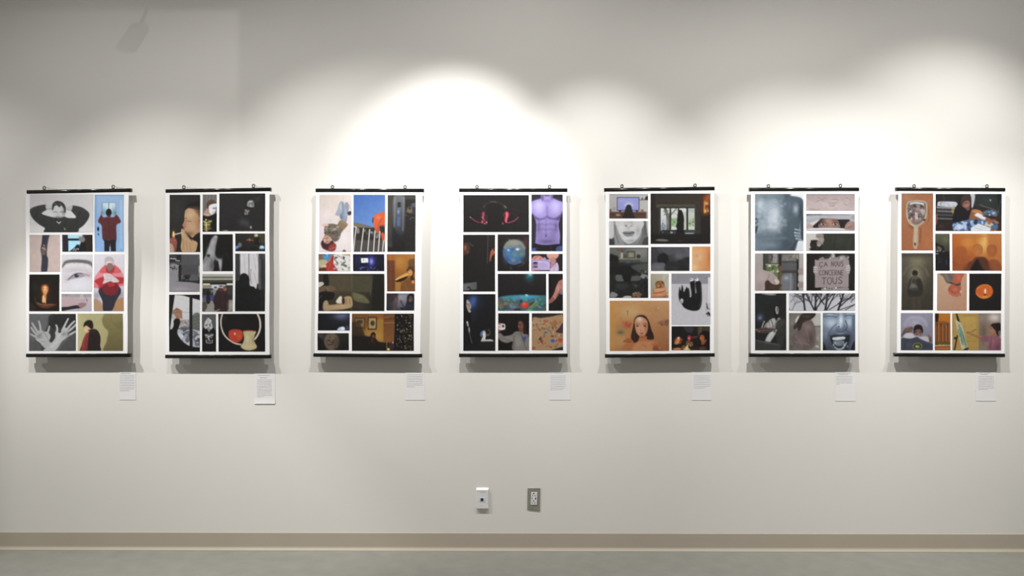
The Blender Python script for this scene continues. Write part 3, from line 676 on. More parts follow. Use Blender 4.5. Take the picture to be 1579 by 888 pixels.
o = P(3, 'T', 780, 133, 1053, 685, 'dark print of a pale door in a shadowed corridor')
o.g4(0x45423c, 0x3a3733, 0x211f1e, 0x1c1a19).r(780, 133, 828, 640, 0x4a463f, .8, 20).p([838, 150, 950, 150, 940, 520, 838, 440], (0x6d6f72, 0x34363b, 'v'), .95, 14).l([850, 160, 846, 440], 16, 0x8b8f95, .5, 12).l([936, 160, 928, 480], 12, 0x7d8186, .6, 10).r(950, 133, 1053, 690, 0x2b2826, .95, 6).r(950, 133, 1053, 175, 0x4a473f, .8, 8)
o.r(876, 202, 908, 252, 0x2d2e33, 1, 4).r(872, 258, 904, 440, 0x5c6a90, .6, 18).b(885, 295, 14, 20, 0x7b8bb4, .9).b(885, 400, 16, 50, 0x51659a, .8).r(870, 330, 912, 338, 0x474b57, .8).p([980, 250, 1010, 246, 1020, 270, 1018, 310, 966, 300, 966, 286], 0x6e604e, 1, 8).e(996, 262, 12, 12, 0x2d2520).p([1010, 220, 1053, 212, 1053, 260, 1020, 252], 0x565964, .9, 6).r(1024, 250, 1053, 320, 0x30343f, .8, 6).d(7, 960, 330, 1040, 370, 2, 5, [0x67696f, 0x8e9097, 0x3e4149]).b(880, 560, 90, 60, 0x24262a, .9)

o = P(3, 'T', 107, 708, 418, 874, 'colour print of paint tubes and stained paper')
o.g4(0x7c6246, 0xb49a6f, 0x8b6b47, 0xd9d0c9).p([250, 720, 420, 735, 420, 876, 280, 876], 0xd9d2cf, 1, 8).p([160, 712, 230, 708, 215, 750, 180, 770, 150, 745], 0x3f8dc6, 1, 7).d(8, 160, 712, 215, 750, 4, 8, [0x8fc2de, 0x2c6ca6])
o.p([112, 770, 170, 765, 200, 790, 190, 830, 130, 845, 110, 820], 0xb4a987, 1, 7).p([170, 870, 185, 800, 215, 780, 240, 725, 258, 735, 250, 790, 262, 820, 290, 876], 0xb53631, 1, 6).l([220, 800, 200, 870], 8, 0xd05a4c, .6).l([240, 740, 246, 790], 6, 0x7c2420, .7).p([135, 822, 176, 815, 180, 838, 140, 840], 0xd8b693, 1, 5).p([112, 850, 170, 840, 175, 876, 112, 876], 0x5c3422, .9, 6)
o.d(24, 262, 725, 412, 865, 3, 8, [0x4b6b46, 0x3b3a35, 0x6d86a4, 0xa3b58e, 0x2f4a35, 0x8d7b72], .85, 4, 3).l([330, 740, 370, 780], 9, 0x667d73, .8).e(366, 822, 22, 12, 0x5d6a4b, .9, 6, 25).l([262, 760, 300, 800], 9, 0x42614b, .8).r(345, 708, 418, 726, 0xc2a36b, .7, 8).l([290, 720, 320, 740], 9, 0xa84a44, .6)

o = P(3, 'T', 443, 710, 748, 874, 'dark print of a glowing screen in a blue-lit room')
o.g4(0x191a33, 0x15152c, 0x15162c, 0x101022).b(620, 780, 60, 70, 0x4547b0, .8).b(622, 780, 22, 36, 0x8c94ee, .9).b(500, 775, 24, 70, 0x2d2c58, .7).l([476, 730, 470, 840], 5, 0x4a4a84, .7).l([508, 730, 500, 830], 5, 0x3c3c78, .6)
o.p([520, 750, 590, 748, 592, 792, 524, 794], 0xe9e9ee, 1, 4, 0).e(546, 768, 7, 8, 0x7b7c94).r(560, 768, 580, 784, 0xc9c9d2, .8).r(515, 796, 600, 806, 0x0e0e1c, .9).d(12, 500, 836, 690, 868, 3, 8, [0x33337c, 0x55559c, 0x23235a, 0x6a55a2], .8, 4, 2.5).l([500, 848, 560, 836, 640, 858], 5, 0x4a4ca0, .8).e(518, 852, 12, 8, 0x6a6ac2, .8)

o = P(3, 'T', 773, 710, 1047, 1071, 'warm print of a person pointing under yellow lamplight')
o.g4(0x9a5b22, 0xb47a33, 0x8f5a2a, 0x8c5a26).r(773, 710, 838, 1071, 0xa35c22, .8, 14).r(800, 710, 818, 1071, 0xbd6f2a, .6, 10).b(900, 790, 70, 80, 0xbd8338, .8).b(850, 1000, 30, 80, 0x6b401f, .6)
o.B.r(722, -50, 795, 232, 0x5d3522, .75, 14).r(795, 150, 846, 230, 0xa97636, .9, 6).p([800, 132, 890, 95, 910, 100, 880, 130, 830, 145], 0x2b1d16, 1, 7).p([800, 120, 850, 90, 905, 62, 940, 52, 945, 70, 905, 92, 850, 112, 806, 132], 0xdda34b, 1, 6)
o.p([850, 232, 855, 170, 890, 130, 930, 110, 976, 120, 976, 232], 0x7d5027, 1, 7).p([905, 50, 912, 20, 935, 0, 960, 10, 968, 50, 960, 90, 925, 84], 0x4a2a18, 1, 6).e(935, 62, 22, 30, 0xcb8c46, 1, 7).l([915, 55, 955, 48], 8, 0xe2ad5a).l([922, 48, 930, 46], 5, 0x3c2313).l([945, 46, 955, 48], 5, 0x3c2313).l([905, 40, 925, 26, 955, 34], 10, 0x5a331b).p([935, 98, 960, 92, 968, 130, 945, 140], 0x3c2a2b, .9, 6).e(958, 146, 12, 16, 0xdb9c56, .9, 7).l([880, 150, 905, 225], 8, 0x9c6a34, .6, 8)
o.T.p([985, 770, 1046, 760, 1046, 840, 990, 850], 0x5d4628, .7, 12).r(1040, 710, 1047, 890, 0x2a1d12, .8)

o = P(3, 'B', 97, 72, 698, 410, 'dark olive print of hands kneading a pale object')
o.g4(0x3d3628, 0x3f3b2b, 0x3f372a, 0x25221c).r(190, 80, 400, 240, 0x564c37, .9, 20).r(400, 90, 580, 240, 0x4f4a35, .9, 20).r(586, 72, 698, 410, 0x1e1c17, .95, 24).l([402, 76, 398, 400], 6, 0x6b634a, .8).l([590, 90, 570, 260], 10, 0x5f5a42, .6, 10).p([410, 240, 520, 280, 560, 340, 430, 320], 0x6a6847, .9, 14).b(480, 280, 50, 24, 0x747350, .6).r(240, 232, 400, 300, 0x4a3f2d, .8, 10).b(470, 370, 70, 40, 0x3d3c2c, .8)
o.p([140, 72, 180, 72, 190, 180, 150, 190], 0x191715, .9, 8).p([97, 150, 140, 150, 140, 172, 97, 195], 0xc3b8a6, 1, 6).p([97, 200, 180, 180, 240, 190, 250, 220, 225, 250, 150, 262, 97, 240], 0x6b5741, 1, 9).d(6, 150, 190, 240, 240, 8, 13, [0x54412f, 0x7d6951], .7).p([97, 250, 230, 240, 230, 300, 150, 330, 130, 410, 97, 410], 0x171412, .95, 10)
o.p([140, 340, 165, 312, 185, 330, 195, 355, 260, 345, 330, 285, 390, 280, 408, 330, 400, 375, 330, 395, 220, 404, 145, 404], 0xa88c66, 1, 7).b(300, 370, 80, 16, 0xb89c75, .7).p([255, 330, 285, 282, 308, 280, 310, 335], 0xd3ccb6, 1, 6).p([310, 300, 332, 292, 336, 340, 314, 345], 0x2b2018, .9, 6).l([350, 300, 352, 350], 8, 0x7d6143, .7, 6).l([382, 300, 384, 350], 7, 0x7d6143, .7, 6).l([185, 352, 240, 352, 300, 350], 6, 0x6f543a, .7).l([100, 300, 125, 270], 4, 0x8a8a84, .8)

o = P(3, 'B', 717, 250, 970, 405, 'cool print of two people gesturing at a grey wall')
o.g4(0x3a3338, 0x8d8e97, 0x2b272b, 0x53545c).b(850, 290, 80, 60, 0x93939d, .9).b(840, 360, 70, 40, 0x77777f, .6).p([717, 250, 815, 250, 812, 290, 770, 330, 717, 320], 0x3b3034, .95, 14).p([775, 400, 800, 330, 800, 290, 822, 285, 818, 330, 795, 405], 0x5d4447, .9, 9).b(800, 305, 16, 26, 0x765759, .8)
o.p([900, 330, 905, 290, 920, 262, 950, 258, 972, 280, 972, 405, 860, 405, 845, 375, 880, 380], 0x24222b, 1, 6).p([915, 300, 930, 272, 950, 280, 950, 318, 925, 330], 0x6d4f46, 1, 6).l([935, 290, 945, 288], 4, 0x2a1c1c).p([905, 300, 912, 265, 950, 252, 970, 280, 955, 280, 930, 272, 918, 310], 0x17141a, 1, 5).l([855, 330, 862, 356, 885, 382], 13, 0x2f3556, 1, 7).p([838, 318, 852, 312, 866, 340, 856, 356], 0x65484a, .95, 6).b(930, 370, 40, 20, 0x30354f, .8)

o = P(3, 'B', 93, 433, 383, 587, 'near-black print with a cold light on the ceiling')
o.g4(0x16171d, 0x2b2e3d, 0x131418, 0x1a1b22).b(300, 465, 90, 40, 0x565c78, .9).b(310, 450, 70, 22, 0x686e8c, .6).b(150, 520, 60, 50, 0x1b1c1f, .9).p([272, 578, 290, 560, 330, 556, 338, 587, 272, 587], 0xb9cbe6, 1, 6).p([305, 562, 334, 558, 336, 584, 312, 586], 0xe7f0fa, 1, 4).b(365, 565, 30, 30, 0x4f5470, .8).l([232, 480, 234, 560], 6, 0x2a2721, .7)

o = P(3, 'B', 90, 613, 375, 768, 'dark print of a face covered in small marks')
o.g4(0x3a3a36, 0x2a2927, 0x1b1a19, 0x191817).b(120, 640, 30, 30, 0x4b4b45, .8).e(218, 690, 68, 82, 0x6b5a4b, 1, 16).b(220, 660, 50, 34, 0x7c6957, .8).b(270, 700, 26, 60, 0x4b3d34, .8)
o.d(26, 170, 635, 272, 752, 3, 6, [0x3d2b27, 0x5a3a30, 0x2e2424], .85, 3).l([182, 714, 205, 720, 232, 712], 7, 0x3a2421).l([190, 680, 204, 684], 6, 0x32241f).l([232, 676, 248, 678], 6, 0x32241f).l([212, 680, 208, 698, 220, 700], 4, 0x4a372d).l([250, 705, 246, 760], 4, 0x4a3a32).p([90, 640, 140, 690, 160, 768, 90, 768], 0x151414, .8, 14)

o = P(3, 'B', 403, 435, 967, 773, 'warm print of a person under framed pictures beside a lit tree')
o.g4(0x6e4c28, 0x8a5526, 0x2a211b, 0x1d1815).p([403, 435, 700, 435, 694, 700, 520, 660, 460, 500, 403, 520], 0x7c5324, 1, 16, 0).p([520, 640, 560, 540, 694, 480, 694, 700], 0xa87b32, .9, 30).b(640, 640, 60, 50, 0xba8a3b, .8).r(550, 440, 694, 480, 0x9a5c26, .7, 16)
o.p([690, 435, 792, 435, 790, 700, 690, 700], (0x6f4426, 0x8a5a2c, 'v'), 1, 5, 0).l([696, 470, 788, 452], 5, 0xa67a48, .8).l([696, 492, 788, 480], 5, 0x4b2e1a, .8).l([700, 520, 790, 515], 9, 0xa87240, .8)
o.p([425, 470, 522, 474, 522, 570, 430, 565], 0x4b3520, 1, 4, 0).p([434, 480, 514, 484, 514, 560, 438, 556], 0x8a6b40, 1, 4, 0).p([450, 495, 500, 498, 490, 530, 455, 525], 0x453524, .9, 6).p([550, 462, 632, 466, 630, 582, 548, 582], 0x3f2d1b, 1, 4, 0).p([558, 474, 622, 476, 620, 572, 556, 572], 0xa98a55, 1, 4, 0).e(592, 522, 20, 24, 0x3f3324, .9, 8)
o.p([403, 510, 450, 510, 490, 545, 510, 600, 530, 645, 403, 660], 0x3a2a19, .72, 12, 0).p([403, 640, 530, 640, 580, 645, 640, 690, 700, 700, 780, 705, 780, 773, 403, 773], 0x211913, 1, 10, 0).p([550, 690, 570, 640, 580, 615, 600, 606, 620, 625, 620, 660, 650, 700, 640, 740, 560, 740], 0x261b18, 1, 6).e(600, 638, 15, 20, 0x6b4630, 1, 7).p([580, 630, 590, 608, 612, 608, 620, 640, 605, 625], 0x1a1211, 1, 5).b(590, 680, 12, 16, 0x74423a, .8)
o.p([792, 435, 967, 435, 967, 773, 780, 773, 795, 600], 0x161310, 1, 6, 0).d(95, 805, 450, 962, 765, 1.6, 4.2, [0xd9c7a2, 0x8a7c60, 0x5a5140, 0xe9dcbc, 0xa79368], .9, 3).d(30, 800, 450, 962, 765, 8, 14, [0x221d17, 0x0f0d0b], .7).d(46, 835, 455, 962, 760, 2, 3.8, [0xd9c7a2, 0xb5a380, 0xe9dcbc], .9, 3).e(932, 450, 24, 7, 0x7a3c30, .6)
o.l([720, 700, 722, 745], 7, 0xa38a50).e(735, 760, 14, 11, 0xe0c66a, 1, 6).p([735, 730, 775, 680, 790, 740, 770, 765], 0x4a2d38, .8, 8).e(776, 698, 7, 11, 0xb79494, .9).b(690, 720, 40, 16, 0x2d2118, .8)

# ------------------------------------------------------------------ poster 4
o = P(4, 'T', 105, 133, 745, 493, 'black print with red-lit hands framing a hidden head')
o.g4(0x1f1b1a, 0x1f1b1a, 0x1d1918, 0x1f1b1a).p([330, 480, 340, 260, 360, 215, 410, 200, 470, 220, 500, 260, 500, 480], 0x181514, .9, 14).l([305, 250, 340, 212, 395, 198, 450, 206, 500, 238], 8, 0x3c302e, .9, 8).l([372, 200, 400, 198, 430, 204], 5, 0x84736e, .7, 5).l([140, 296, 240, 262, 300, 258], 6, 0x2f2725, .8, 6).l([560, 260, 640, 280, 700, 300], 6, 0x2f2725, .8, 6)
o.l([170, 348, 210, 378, 258, 402], 8, 0xa0435a, .9, 4).l([640, 350, 600, 385, 540, 404], 8, 0xa8465c, .9, 4).e(174, 350, 6, 5, 0x9a8585).l([230, 390, 262, 400], 10, 0x7d3042, .7)
o.b(300, 350, 34, 70, 0x4a1f2a, .8).p([290, 310, 300, 295, 312, 310, 306, 350, 290, 345], 0xa63c50, 1, 7).l([290, 350, 310, 380], 12, 0xd47485, .9).e(288, 398, 12, 12, 0xb2364f, 1, 6).e(326, 402, 12, 16, 0x92303f, 1, 6).l([300, 370, 330, 400, 328, 420], 7, 0x5b1f2b, .8).l([336, 330, 338, 420], 6, 0x6b3038, .8).d(8, 280, 340, 335, 420, 3, 6, [0xd98c98, 0xa83b4c, 0x3a151c])
o.p([515, 300, 535, 296, 548, 310, 544, 345, 530, 370, 534, 400, 516, 402, 508, 370, 516, 340], 0xcf3a58, 1, 6).l([526, 310, 530, 350, 520, 390], 9, 0xea6d86, .8, 7).l([505, 310, 498, 330, 506, 345], 5, 0xa5384c, .9).e(490, 410, 10, 12, 0x9c3446, .9, 6).b(510, 250, 20, 20, 0x5d4441, .8).l([504, 236, 526, 256], 6, 0x8d7872, .8).b(308, 244, 10, 12, 0x5a4845, .8).l([552, 308, 600, 316, 642, 346], 4, 0x5a2832, .6)
o.b(240, 480, 26, 18, 0x2e2b2a, .9)

o = P(4, 'T', 770, 128, 1075, 680, 'violet-lit print of a bare muscular torso')
o.f(0x27222d).p([770, 210, 800, 185, 862, 165, 866, 130, 975, 130, 980, 160, 1040, 190, 1075, 210, 1075, 330, 1040, 420, 1050, 520, 1045, 612, 800, 605, 806, 500, 815, 420, 780, 330, 770, 330], 0x8f7fc0, 1, 7)
o.b(845, 260, 70, 80, 0xb3a6e4, .95).b(1010, 260, 70, 80, 0xb5a8e6, .95).b(845, 225, 60, 40, 0xc2b8ee, .6).b(1000, 220, 60, 40, 0xbdb2ea, .6).b(925, 190, 50, 14, 0x7d6dac, .6).l([922, 250, 924, 340], 12, 0x6c5c98, .6, 22)
o.p([775, 300, 800, 335, 850, 362, 900, 352, 922, 335, 950, 352, 1000, 358, 1045, 330, 1075, 290, 1075, 330, 1040, 380, 1000, 372, 945, 366, 922, 348, 895, 366, 840, 378, 790, 350], 0x4d4068, .85, 18).p([770, 330, 800, 360, 815, 420, 806, 612, 770, 640], 0x2b2633, 1, 8).p([1075, 330, 1045, 380, 1035, 430, 1050, 520, 1046, 620, 1075, 640], 0x2b2633, 1, 8)
o.l([912, 360, 912, 600], 7, 0x5c4f7c, .55, 14)
for yy in (392, 440, 490):
    o.b(875, yy, 30, 18, 0x9587c4, .8).b(952, yy, 32, 18, 0x9183bf, .8)
for yy in (414, 466):
    o.l([820, yy + 12, 870, yy + 2, 910, yy + 8], 7, 0x5c4f7c, .5, 16).l([916, yy + 8, 960, yy, 1020, yy + 12], 7, 0x5c4f7c, .5, 16)
o.b(840, 440, 16, 60, 0x574a74, .6).b(1010, 440, 18, 60, 0x574a74, .6).b(920, 560, 100, 40, 0x7d6fa6, .7).e(912, 530, 7, 12, 0x463a5c, .9, 6).b(1020, 520, 24, 40, 0x9a8cc8, .6).b(850, 480, 60, 120, 0x62557f, .4).b(985, 500, 60, 120, 0x62557f, .35).b(920, 590, 110, 26, 0x4f4368, .6)
o.p([862, 165, 866, 130, 890, 130, 884, 190], 0x594b76, .7, 10).p([960, 130, 978, 130, 982, 165, 966, 180], 0x594b76, .7, 10).b(925, 150, 22, 20, 0xa79ad6, .6).p([895, 128, 950, 128, 940, 145, 905, 145], 0x4e4168, .7, 6)
o.p([800, 604, 850, 618, 920, 622, 1045, 610, 1075, 640, 1075, 682, 770, 682, 776, 640], 0x1d1b21, 1, 6).p([770, 655, 810, 650, 815, 682, 770, 682], 0x4a5b9a, .9, 7).p([1020, 640, 1075, 630, 1075, 682, 1010, 682], 0x475796, .9, 8).l([820, 640, 830, 680], 6, 0x3a3845, .8).l([960, 640, 968, 680], 8, 0x3a3845, .8)

o = P(4, 'T', 103, 520, 415, 1073, 'dark print of a doorway with half-seen figures')
o.g4(0x231f1c, 0x231f1d, 0x1e1c1b, 0x232120).p([103, 610, 140, 600, 170, 640, 160, 690, 120, 720, 103, 710], 0x5a3328, .9, 16).b(122, 650, 16, 24, 0xa06a52, .9).d(8, 110, 630, 165, 700, 4, 9, [0x8f5f4b, 0x3a221b, 0x6b4436], .8, 6).l([165, 605, 200, 630], 14, 0x4b4540, .8, 10).b(150, 690, 12, 14, 0x8a6a58, .6)
o.l([346, 522, 340, 800], 5, 0x5e605c, .9, 4, 0).r(350, 520, 415, 640, 0x2a2624, .7, 8).p([362, 770, 366, 710, 380, 672, 415, 652, 415, 700, 385, 730, 370, 782], 0xa5563c, 1, 7).b(398, 678, 18, 18, 0xbb6a4a, .8).p([395, 670, 415, 650, 415, 680], 0x2b1a16, .8, 6)
o.B.p([98, 165, 225, 150, 218, 215, 98, 228], (0x6c6c6d, 0x565657, 'h'), 1, 5, 0).l([98, 160, 225, 150], 4, 0x8a8a8b, .7).l([136, 200, 152, 192, 160, 220], 9, 0x222122).l([146, 196, 172, 214], 7, 0x2f2e2f).r(222, 100, 390, 232, 0x222020, .8, 6)

o = P(4, 'T', 440, 517, 748, 874, 'colour print of a lit globe on a stand')
o.g4(0x241f1c, 0x2a2320, 0x1d1a1a, 0x231d1c).b(720, 590, 40, 60, 0x5d3a38, .6).e(602, 692, 112, 122, 0x40618e, 1, 8).p([497, 650, 520, 600, 560, 572, 610, 566, 660, 580, 700, 620, 712, 660, 650, 670, 600, 645, 550, 655], 0x7d7f78, .95, 14).b(600, 600, 70, 26, 0x948f80, .7).b(555, 700, 40, 40, 0x3873b8, .9).b(640, 740, 40, 50, 0x3d74ae, .8).b(560, 760, 60, 40, 0x47679a, .8)
o.p([585, 690, 600, 676, 620, 690, 606, 740, 592, 745], 0x5b8059, .9, 7).p([648, 690, 690, 680, 705, 720, 670, 745, 655, 720], 0x5f7f6c, .9, 9).d(34, 520, 585, 690, 790, 6, 17, [0x5d7a66, 0x3a679c, 0x7d806a, 0x45587c, 0x6f8f74, 0x4f7fb4, 0x83826f], .5, 8, 2.0).l([530, 640, 560, 630, 580, 640], 6, 0x5d7a66, .7).p([620, 655, 680, 640, 715, 690, 705, 760, 690, 700], 0x5a6570, .6, 12)
o.e(545, 672, 9, 8, 0xc4dcea, .9, 8).b(634, 662, 26, 20, 0xb9c4c0, .85).e(634, 662, 9, 7, 0xe2e6e0, .9, 8).b(690, 770, 40, 50, 0x2a3446, .8).b(520, 780, 30, 50, 0x2e3852, .7).l([552, 566, 560, 580], 7, 0x8d8a80).l([640, 562, 690, 590, 720, 640, 732, 700, 720, 770, 690, 810, 640, 830], 7, 0x4b4442, .9, 5).e(570, 850, 10, 14, 0x4b4335, .9, 6).l([572, 820, 570, 850], 8, 0x3a352c)

o = P(4, 'T', 770, 707, 1075, 874, 'violet-toned print of a hand holding an identity card')
o.g4(0x2b2229, 0x2a2125, 0x3a2a30, 0x2b2226).p([775, 770, 790, 735, 830, 722, 870, 735, 885, 765], 0xc98273, 1, 6).l([800, 760, 830, 730, 860, 760], 6, 0x7d4741, .8).l([830, 755, 850, 735], 8, 0xe0a391, .8).p([775, 840, 800, 874, 775, 874], 0xb5738a, 1, 6)
o.p([925, 707, 1030, 707, 1032, 735, 1000, 760, 960, 762, 932, 745], 0xcf9484, 1, 7).b(980, 750, 30, 16, 0xa36d66, .6).p([950, 760, 1010, 765, 1000, 800, 960, 795], 0xb47f7a, 1, 6).p([955, 850, 990, 820, 1020, 790, 1036, 830, 1030, 874, 955, 874], 0xc3afcf, 1, 6).l([985, 870, 1010, 810], 6, 0x8f7ba4, .7).p([955, 800, 1000, 795, 990, 825, 960, 850], 0xb98295, .9, 6)
o.p([772, 768, 952, 762, 952, 866, 776, 866], 0xb5a4d2, 1, 4, 0).r(775, 762, 935, 778, 0x9c8bc0, .9).r(782, 785, 836, 842, 0x8f80b0).e(808, 812, 16, 20, 0x8d6c80, 1, 5).p([788, 806, 796, 788, 822, 788, 828, 808, 812, 800], 0x2a2230, 1, 4).p([786, 842, 796, 830, 822, 830, 832, 842], 0x4b4058, 1, 4)
for j, w in enumerate((36, 60, 84, 70, 84, 52)):
    o.l([846, 788 + j * 12, 846 + w, 787 + j * 12], 3.5, 0x7d6da0, .65, 3, 0)
o.l([846, 785, 872, 785], 6, 0xd6c9ea, .9).r(932, 774, 942, 786, 0x6b5a8c, .8).r(772, 850, 850, 868, 0xb98aa6, .7, 6).p([880, 760, 900, 740, 915, 762], 0xb3a6ca, .9, 5).r(772, 766, 778, 866, 0x5f5080, .6)

o = P(4, 'B', 413, 72, 853, 408, 'colour print of a glowing game board under a cyan light')
o.g4(0x231f20, 0x2a2526, 0x1c1a1c, 0x1a1a1a).r(413, 240, 853, 270, 0x1c1b1d, .6, 20).b(700, 95, 46, 44, 0x2f7d88, .9).b(710, 78, 24, 18, 0x6cd0d6, .9).b(700, 130, 40, 30, 0x24444c, .7)
o.p([413, 410, 413, 300, 460, 275, 560, 264, 700, 262, 800, 268, 853, 280, 853, 410], 0x3d6c77, 1, 7).p([440, 290, 560, 272, 700, 270, 800, 280, 700, 300, 520, 310], 0x3f8fb2, .9, 10).b(660, 282, 70, 12, 0x49a8d6, .9).b(500, 300, 60, 12, 0x4f8c5a, .8).b(800, 300, 50, 16, 0x3d8a68, .8).p([413, 320, 600, 320, 700, 350, 853, 350, 853, 410, 413, 410], 0x4b5b64, .7, 14)
o.d(60, 416, 300, 850, 404, 5, 15, [0x3c7f5a, 0x5277a8, 0x8a6a3a, 0x2d4a44, 0x6d86a6, 0x3f6b3a, 0x33405a, 0x7a4a35, 0x4c9a86], .75, 6, 2.6).l([413, 356, 520, 345, 600, 350], 7, 0xb0743e, .7).b(450, 360, 30, 18, 0x8d5238, .7).b(560, 375, 40, 20, 0x6d82b0, .7).p([700, 390, 740, 340, 790, 320, 760, 370], 0x6f8a4a, .7, 6).l([690, 390, 770, 322], 4, 0xb2b26a, .8)
o.p([625, 350, 650, 328, 682, 340, 690, 365, 660, 388, 632, 375], 0xd8392f, 1, 7).b(655, 345, 18, 12, 0xf07a5a, .8).l([650, 300, 651, 330], 3, 0x9aa5a0).p([662, 262, 675, 258, 690, 270, 670, 276], 0x9fd2e8, .9, 4).b(700, 402, 34, 7, 0x4ad0c0, .8).b(490, 402, 30, 6, 0x34a08a, .7).r(560, 388, 620, 408, 0x231f22, .7, 8)

o = P(4, 'B', 875, 72, 1005, 408, 'dark print of a bent arm')
o.g4(0x1b1716, 0x241c1a, 0x1a1716, 0x1b1817).p([875, 320, 900, 290, 925, 250, 945, 190, 965, 145, 990, 128, 1005, 130, 1005, 210, 975, 250, 940, 300, 900, 335, 875, 340], 0xb5776b, 1, 8).b(960, 200, 20, 50, 0xc98d80, .8, 25).b(985, 160, 20, 24, 0xa7685c, .8).p([875, 310, 910, 285, 930, 300, 900, 335, 875, 340], 0x8a5348, .8, 9).l([945, 280, 990, 215], 10, 0x7a453b, .7, 9).p([975, 250, 1005, 210, 1005, 260], 0x8c8792, .8, 7).l([920, 250, 950, 215], 4, 0x8f5a4e, .6)

o = P(4, 'B', 98, 257, 390, 773, 'dark print of a blue-lit face and a pale model')
o.g4(0x191d2b, 0x1a1a1c, 0x161617, 0x19191a).b(180, 335, 54, 80, 0x3d5aa0, .95).b(200, 310, 40, 44, 0x48699f, .6).b(260, 330, 50, 60, 0x1f2636, .8).b(190, 450, 40, 60, 0x22283a, .7)
o.p([98, 270, 130, 270, 126, 330, 120, 370, 130, 420, 98, 420], 0x161619, .95, 7).p([128, 310, 146, 315, 164, 345, 172, 370, 160, 400, 166, 418, 148, 426, 130, 385, 124, 350], 0x9c8f84, 1, 6).b(140, 335, 9, 12, 0xc7c0b2, .8).l([130, 345, 150, 348], 5, 0x46424a).l([142, 360, 160, 366], 5, 0x6d5f58).l([148, 410, 164, 414], 5, 0xd6d2ca)
o.p([98, 440, 150, 425, 170, 470, 150, 560, 170, 640, 190, 773, 98, 773], 0x141415, .9, 9).p([126, 510, 138, 505, 148, 540, 140, 556, 128, 530], 0xa8a6a4, .9, 5).p([142, 570, 154, 556, 160, 600, 148, 606], 0x9b9998, .9, 5).l([150, 600, 165, 660, 178, 706], 5, 0x77767a, .9, 4).b(134, 512, 8, 7, 0xe0dedb, .8)
o.p([260, 690, 275, 640, 262, 610, 285, 590, 300, 600, 305, 640, 300, 670, 350, 670, 374, 686, 320, 690], 0xc4c2bb, 1, 6).p([252, 620, 270, 592, 300, 588, 280, 610, 262, 650], 0x5a7aa8, .9, 6).l([284, 600, 290, 660], 9, 0xe9e7df, .9).l([325, 580, 342, 600, 330, 630, 310, 630], 7, 0xa08a6a, .9, 5).l([310, 620, 330, 632], 6, 0x7a6c58).p([255, 690, 380, 690, 385, 720, 250, 730], 0x222223, .8, 7).r(100, 725, 390, 773, 0x1f1f20, .7, 12).b(330, 600, 30, 30, 0x2a2521, .7)

o = P(4, 'B', 415, 432, 698, 770, 'colour print of a person in a grey cardigan photographing with a white phone')
o.g4(0x1a1615, 0x191514, 0x151312, 0x171413).p([600, 510, 625, 495, 660, 520, 680, 580, 690, 650, 640, 660, 615, 600], 0x261a18, 1, 8).p([598, 540, 604, 505, 630, 505, 645, 540, 640, 580, 615, 592, 602, 570], 0x7a4a3b, 1, 6).l([598, 545, 606, 560], 5, 0x9a6350).l([606, 535, 622, 534], 5, 0x2e1b18).l([606, 572, 622, 574], 5, 0x5b2f2a).p([605, 585, 640, 575, 645, 615, 612, 612], 0x6d4337, 1, 6).b(612, 525, 8, 12, 0x96604d, .6)
o.p([415, 620, 440, 612, 470, 640, 540, 625, 570, 600, 610, 598, 650, 620, 695, 640, 698, 770, 552, 770, 548, 690, 500, 702, 450, 690, 420, 660], 0x7f7872, 1, 7).b(600, 690, 40, 60, 0x948d86, .8).b(500, 660, 50, 20, 0x908982, .7).l([560, 640, 556, 760], 8, 0x5d5651, .7, 8).l([690, 640, 650, 690, 680, 768], 7, 0x5b544f, .7, 7).l([450, 650, 520, 680], 6, 0x5f5853, .7).n(4, 14)
o.p([622, 615, 645, 650, 668, 636, 660, 690, 640, 680], 0x3d4f8c, 1, 6).l([615, 608, 645, 670, 655, 700], 6, 0x5d5854).p([415, 530, 430, 520, 440, 560, 430, 600, 415, 600], 0x8a5646, 1, 6).p([420, 530, 474, 530, 480, 560, 474, 580, 425, 582], 0xd9d0d0, 1, 5).e(460, 549, 10, 13, 0x2a2424, 1, 4).l([418, 530, 440, 540], 9, 0xaf7360).l([418, 555, 436, 558], 9, 0xaf7360).r(415, 500, 436, 520, 0x4b2520, .5, 6)

o = P(4, 'B', 722, 432, 1007, 768, 'colour print of a patterned quilt')
o.g4(0x2a2321, 0x3a2c26, 0x8a6f55, 0x2a2423).p([722, 490, 800, 475, 900, 462, 980, 446, 1007, 470, 1007, 735, 900, 768, 722, 768], 0xa8855f, 1, 6).p([722, 500, 800, 490, 900, 540, 850, 570, 722, 590], 0xb08d66, .8, 12).l([722, 590, 800, 575, 870, 570, 960, 530], 9, 0x8a6a4a, .7, 8).l([760, 540, 800, 590], 14, 0x8d5f45, .6, 10)
o.d(80, 726, 490, 1004, 745, 3, 9, [0x8d4a35, 0x77543c, 0xb99a70, 0x7c6b48, 0xa3603f, 0x94724e, 0x5f4a3c, 0xc2a67c], .8, 4, 1.8).d(16, 730, 490, 1000, 740, 5, 9, [0xb54a3a, 0x6f7a60, 0x8d3b35, 0x5d6a8c], .8, 4, 1.5)
o.e(850, 608, 15, 8, 0x47618c, 1, 5).e(913, 682, 19, 16, 0x4c5aa8, 1, 5).e(800, 666, 14, 16, 0x3f4a3a, .9, 5).e(813, 690, 14, 16, 0x96402f, .9, 5).e(985, 676, 22, 20, 0xb2473d, .9, 6).e(910, 640, 18, 10, 0x8a4a3a, .9, 5).p([940, 600, 975, 560, 1007, 520, 1007, 610, 960, 608], 0x4b3236, 1, 9).p([890, 530, 930, 490, 960, 520, 930, 560], 0x9a6848, .8, 8).e(740, 750, 16, 12, 0xa8433f, .9, 5).e(800, 500, 12, 6, 0x6e7f86, .8)
o.p([900, 768, 1007, 735, 1007, 768], 0x26262c, 1, 4, 0)

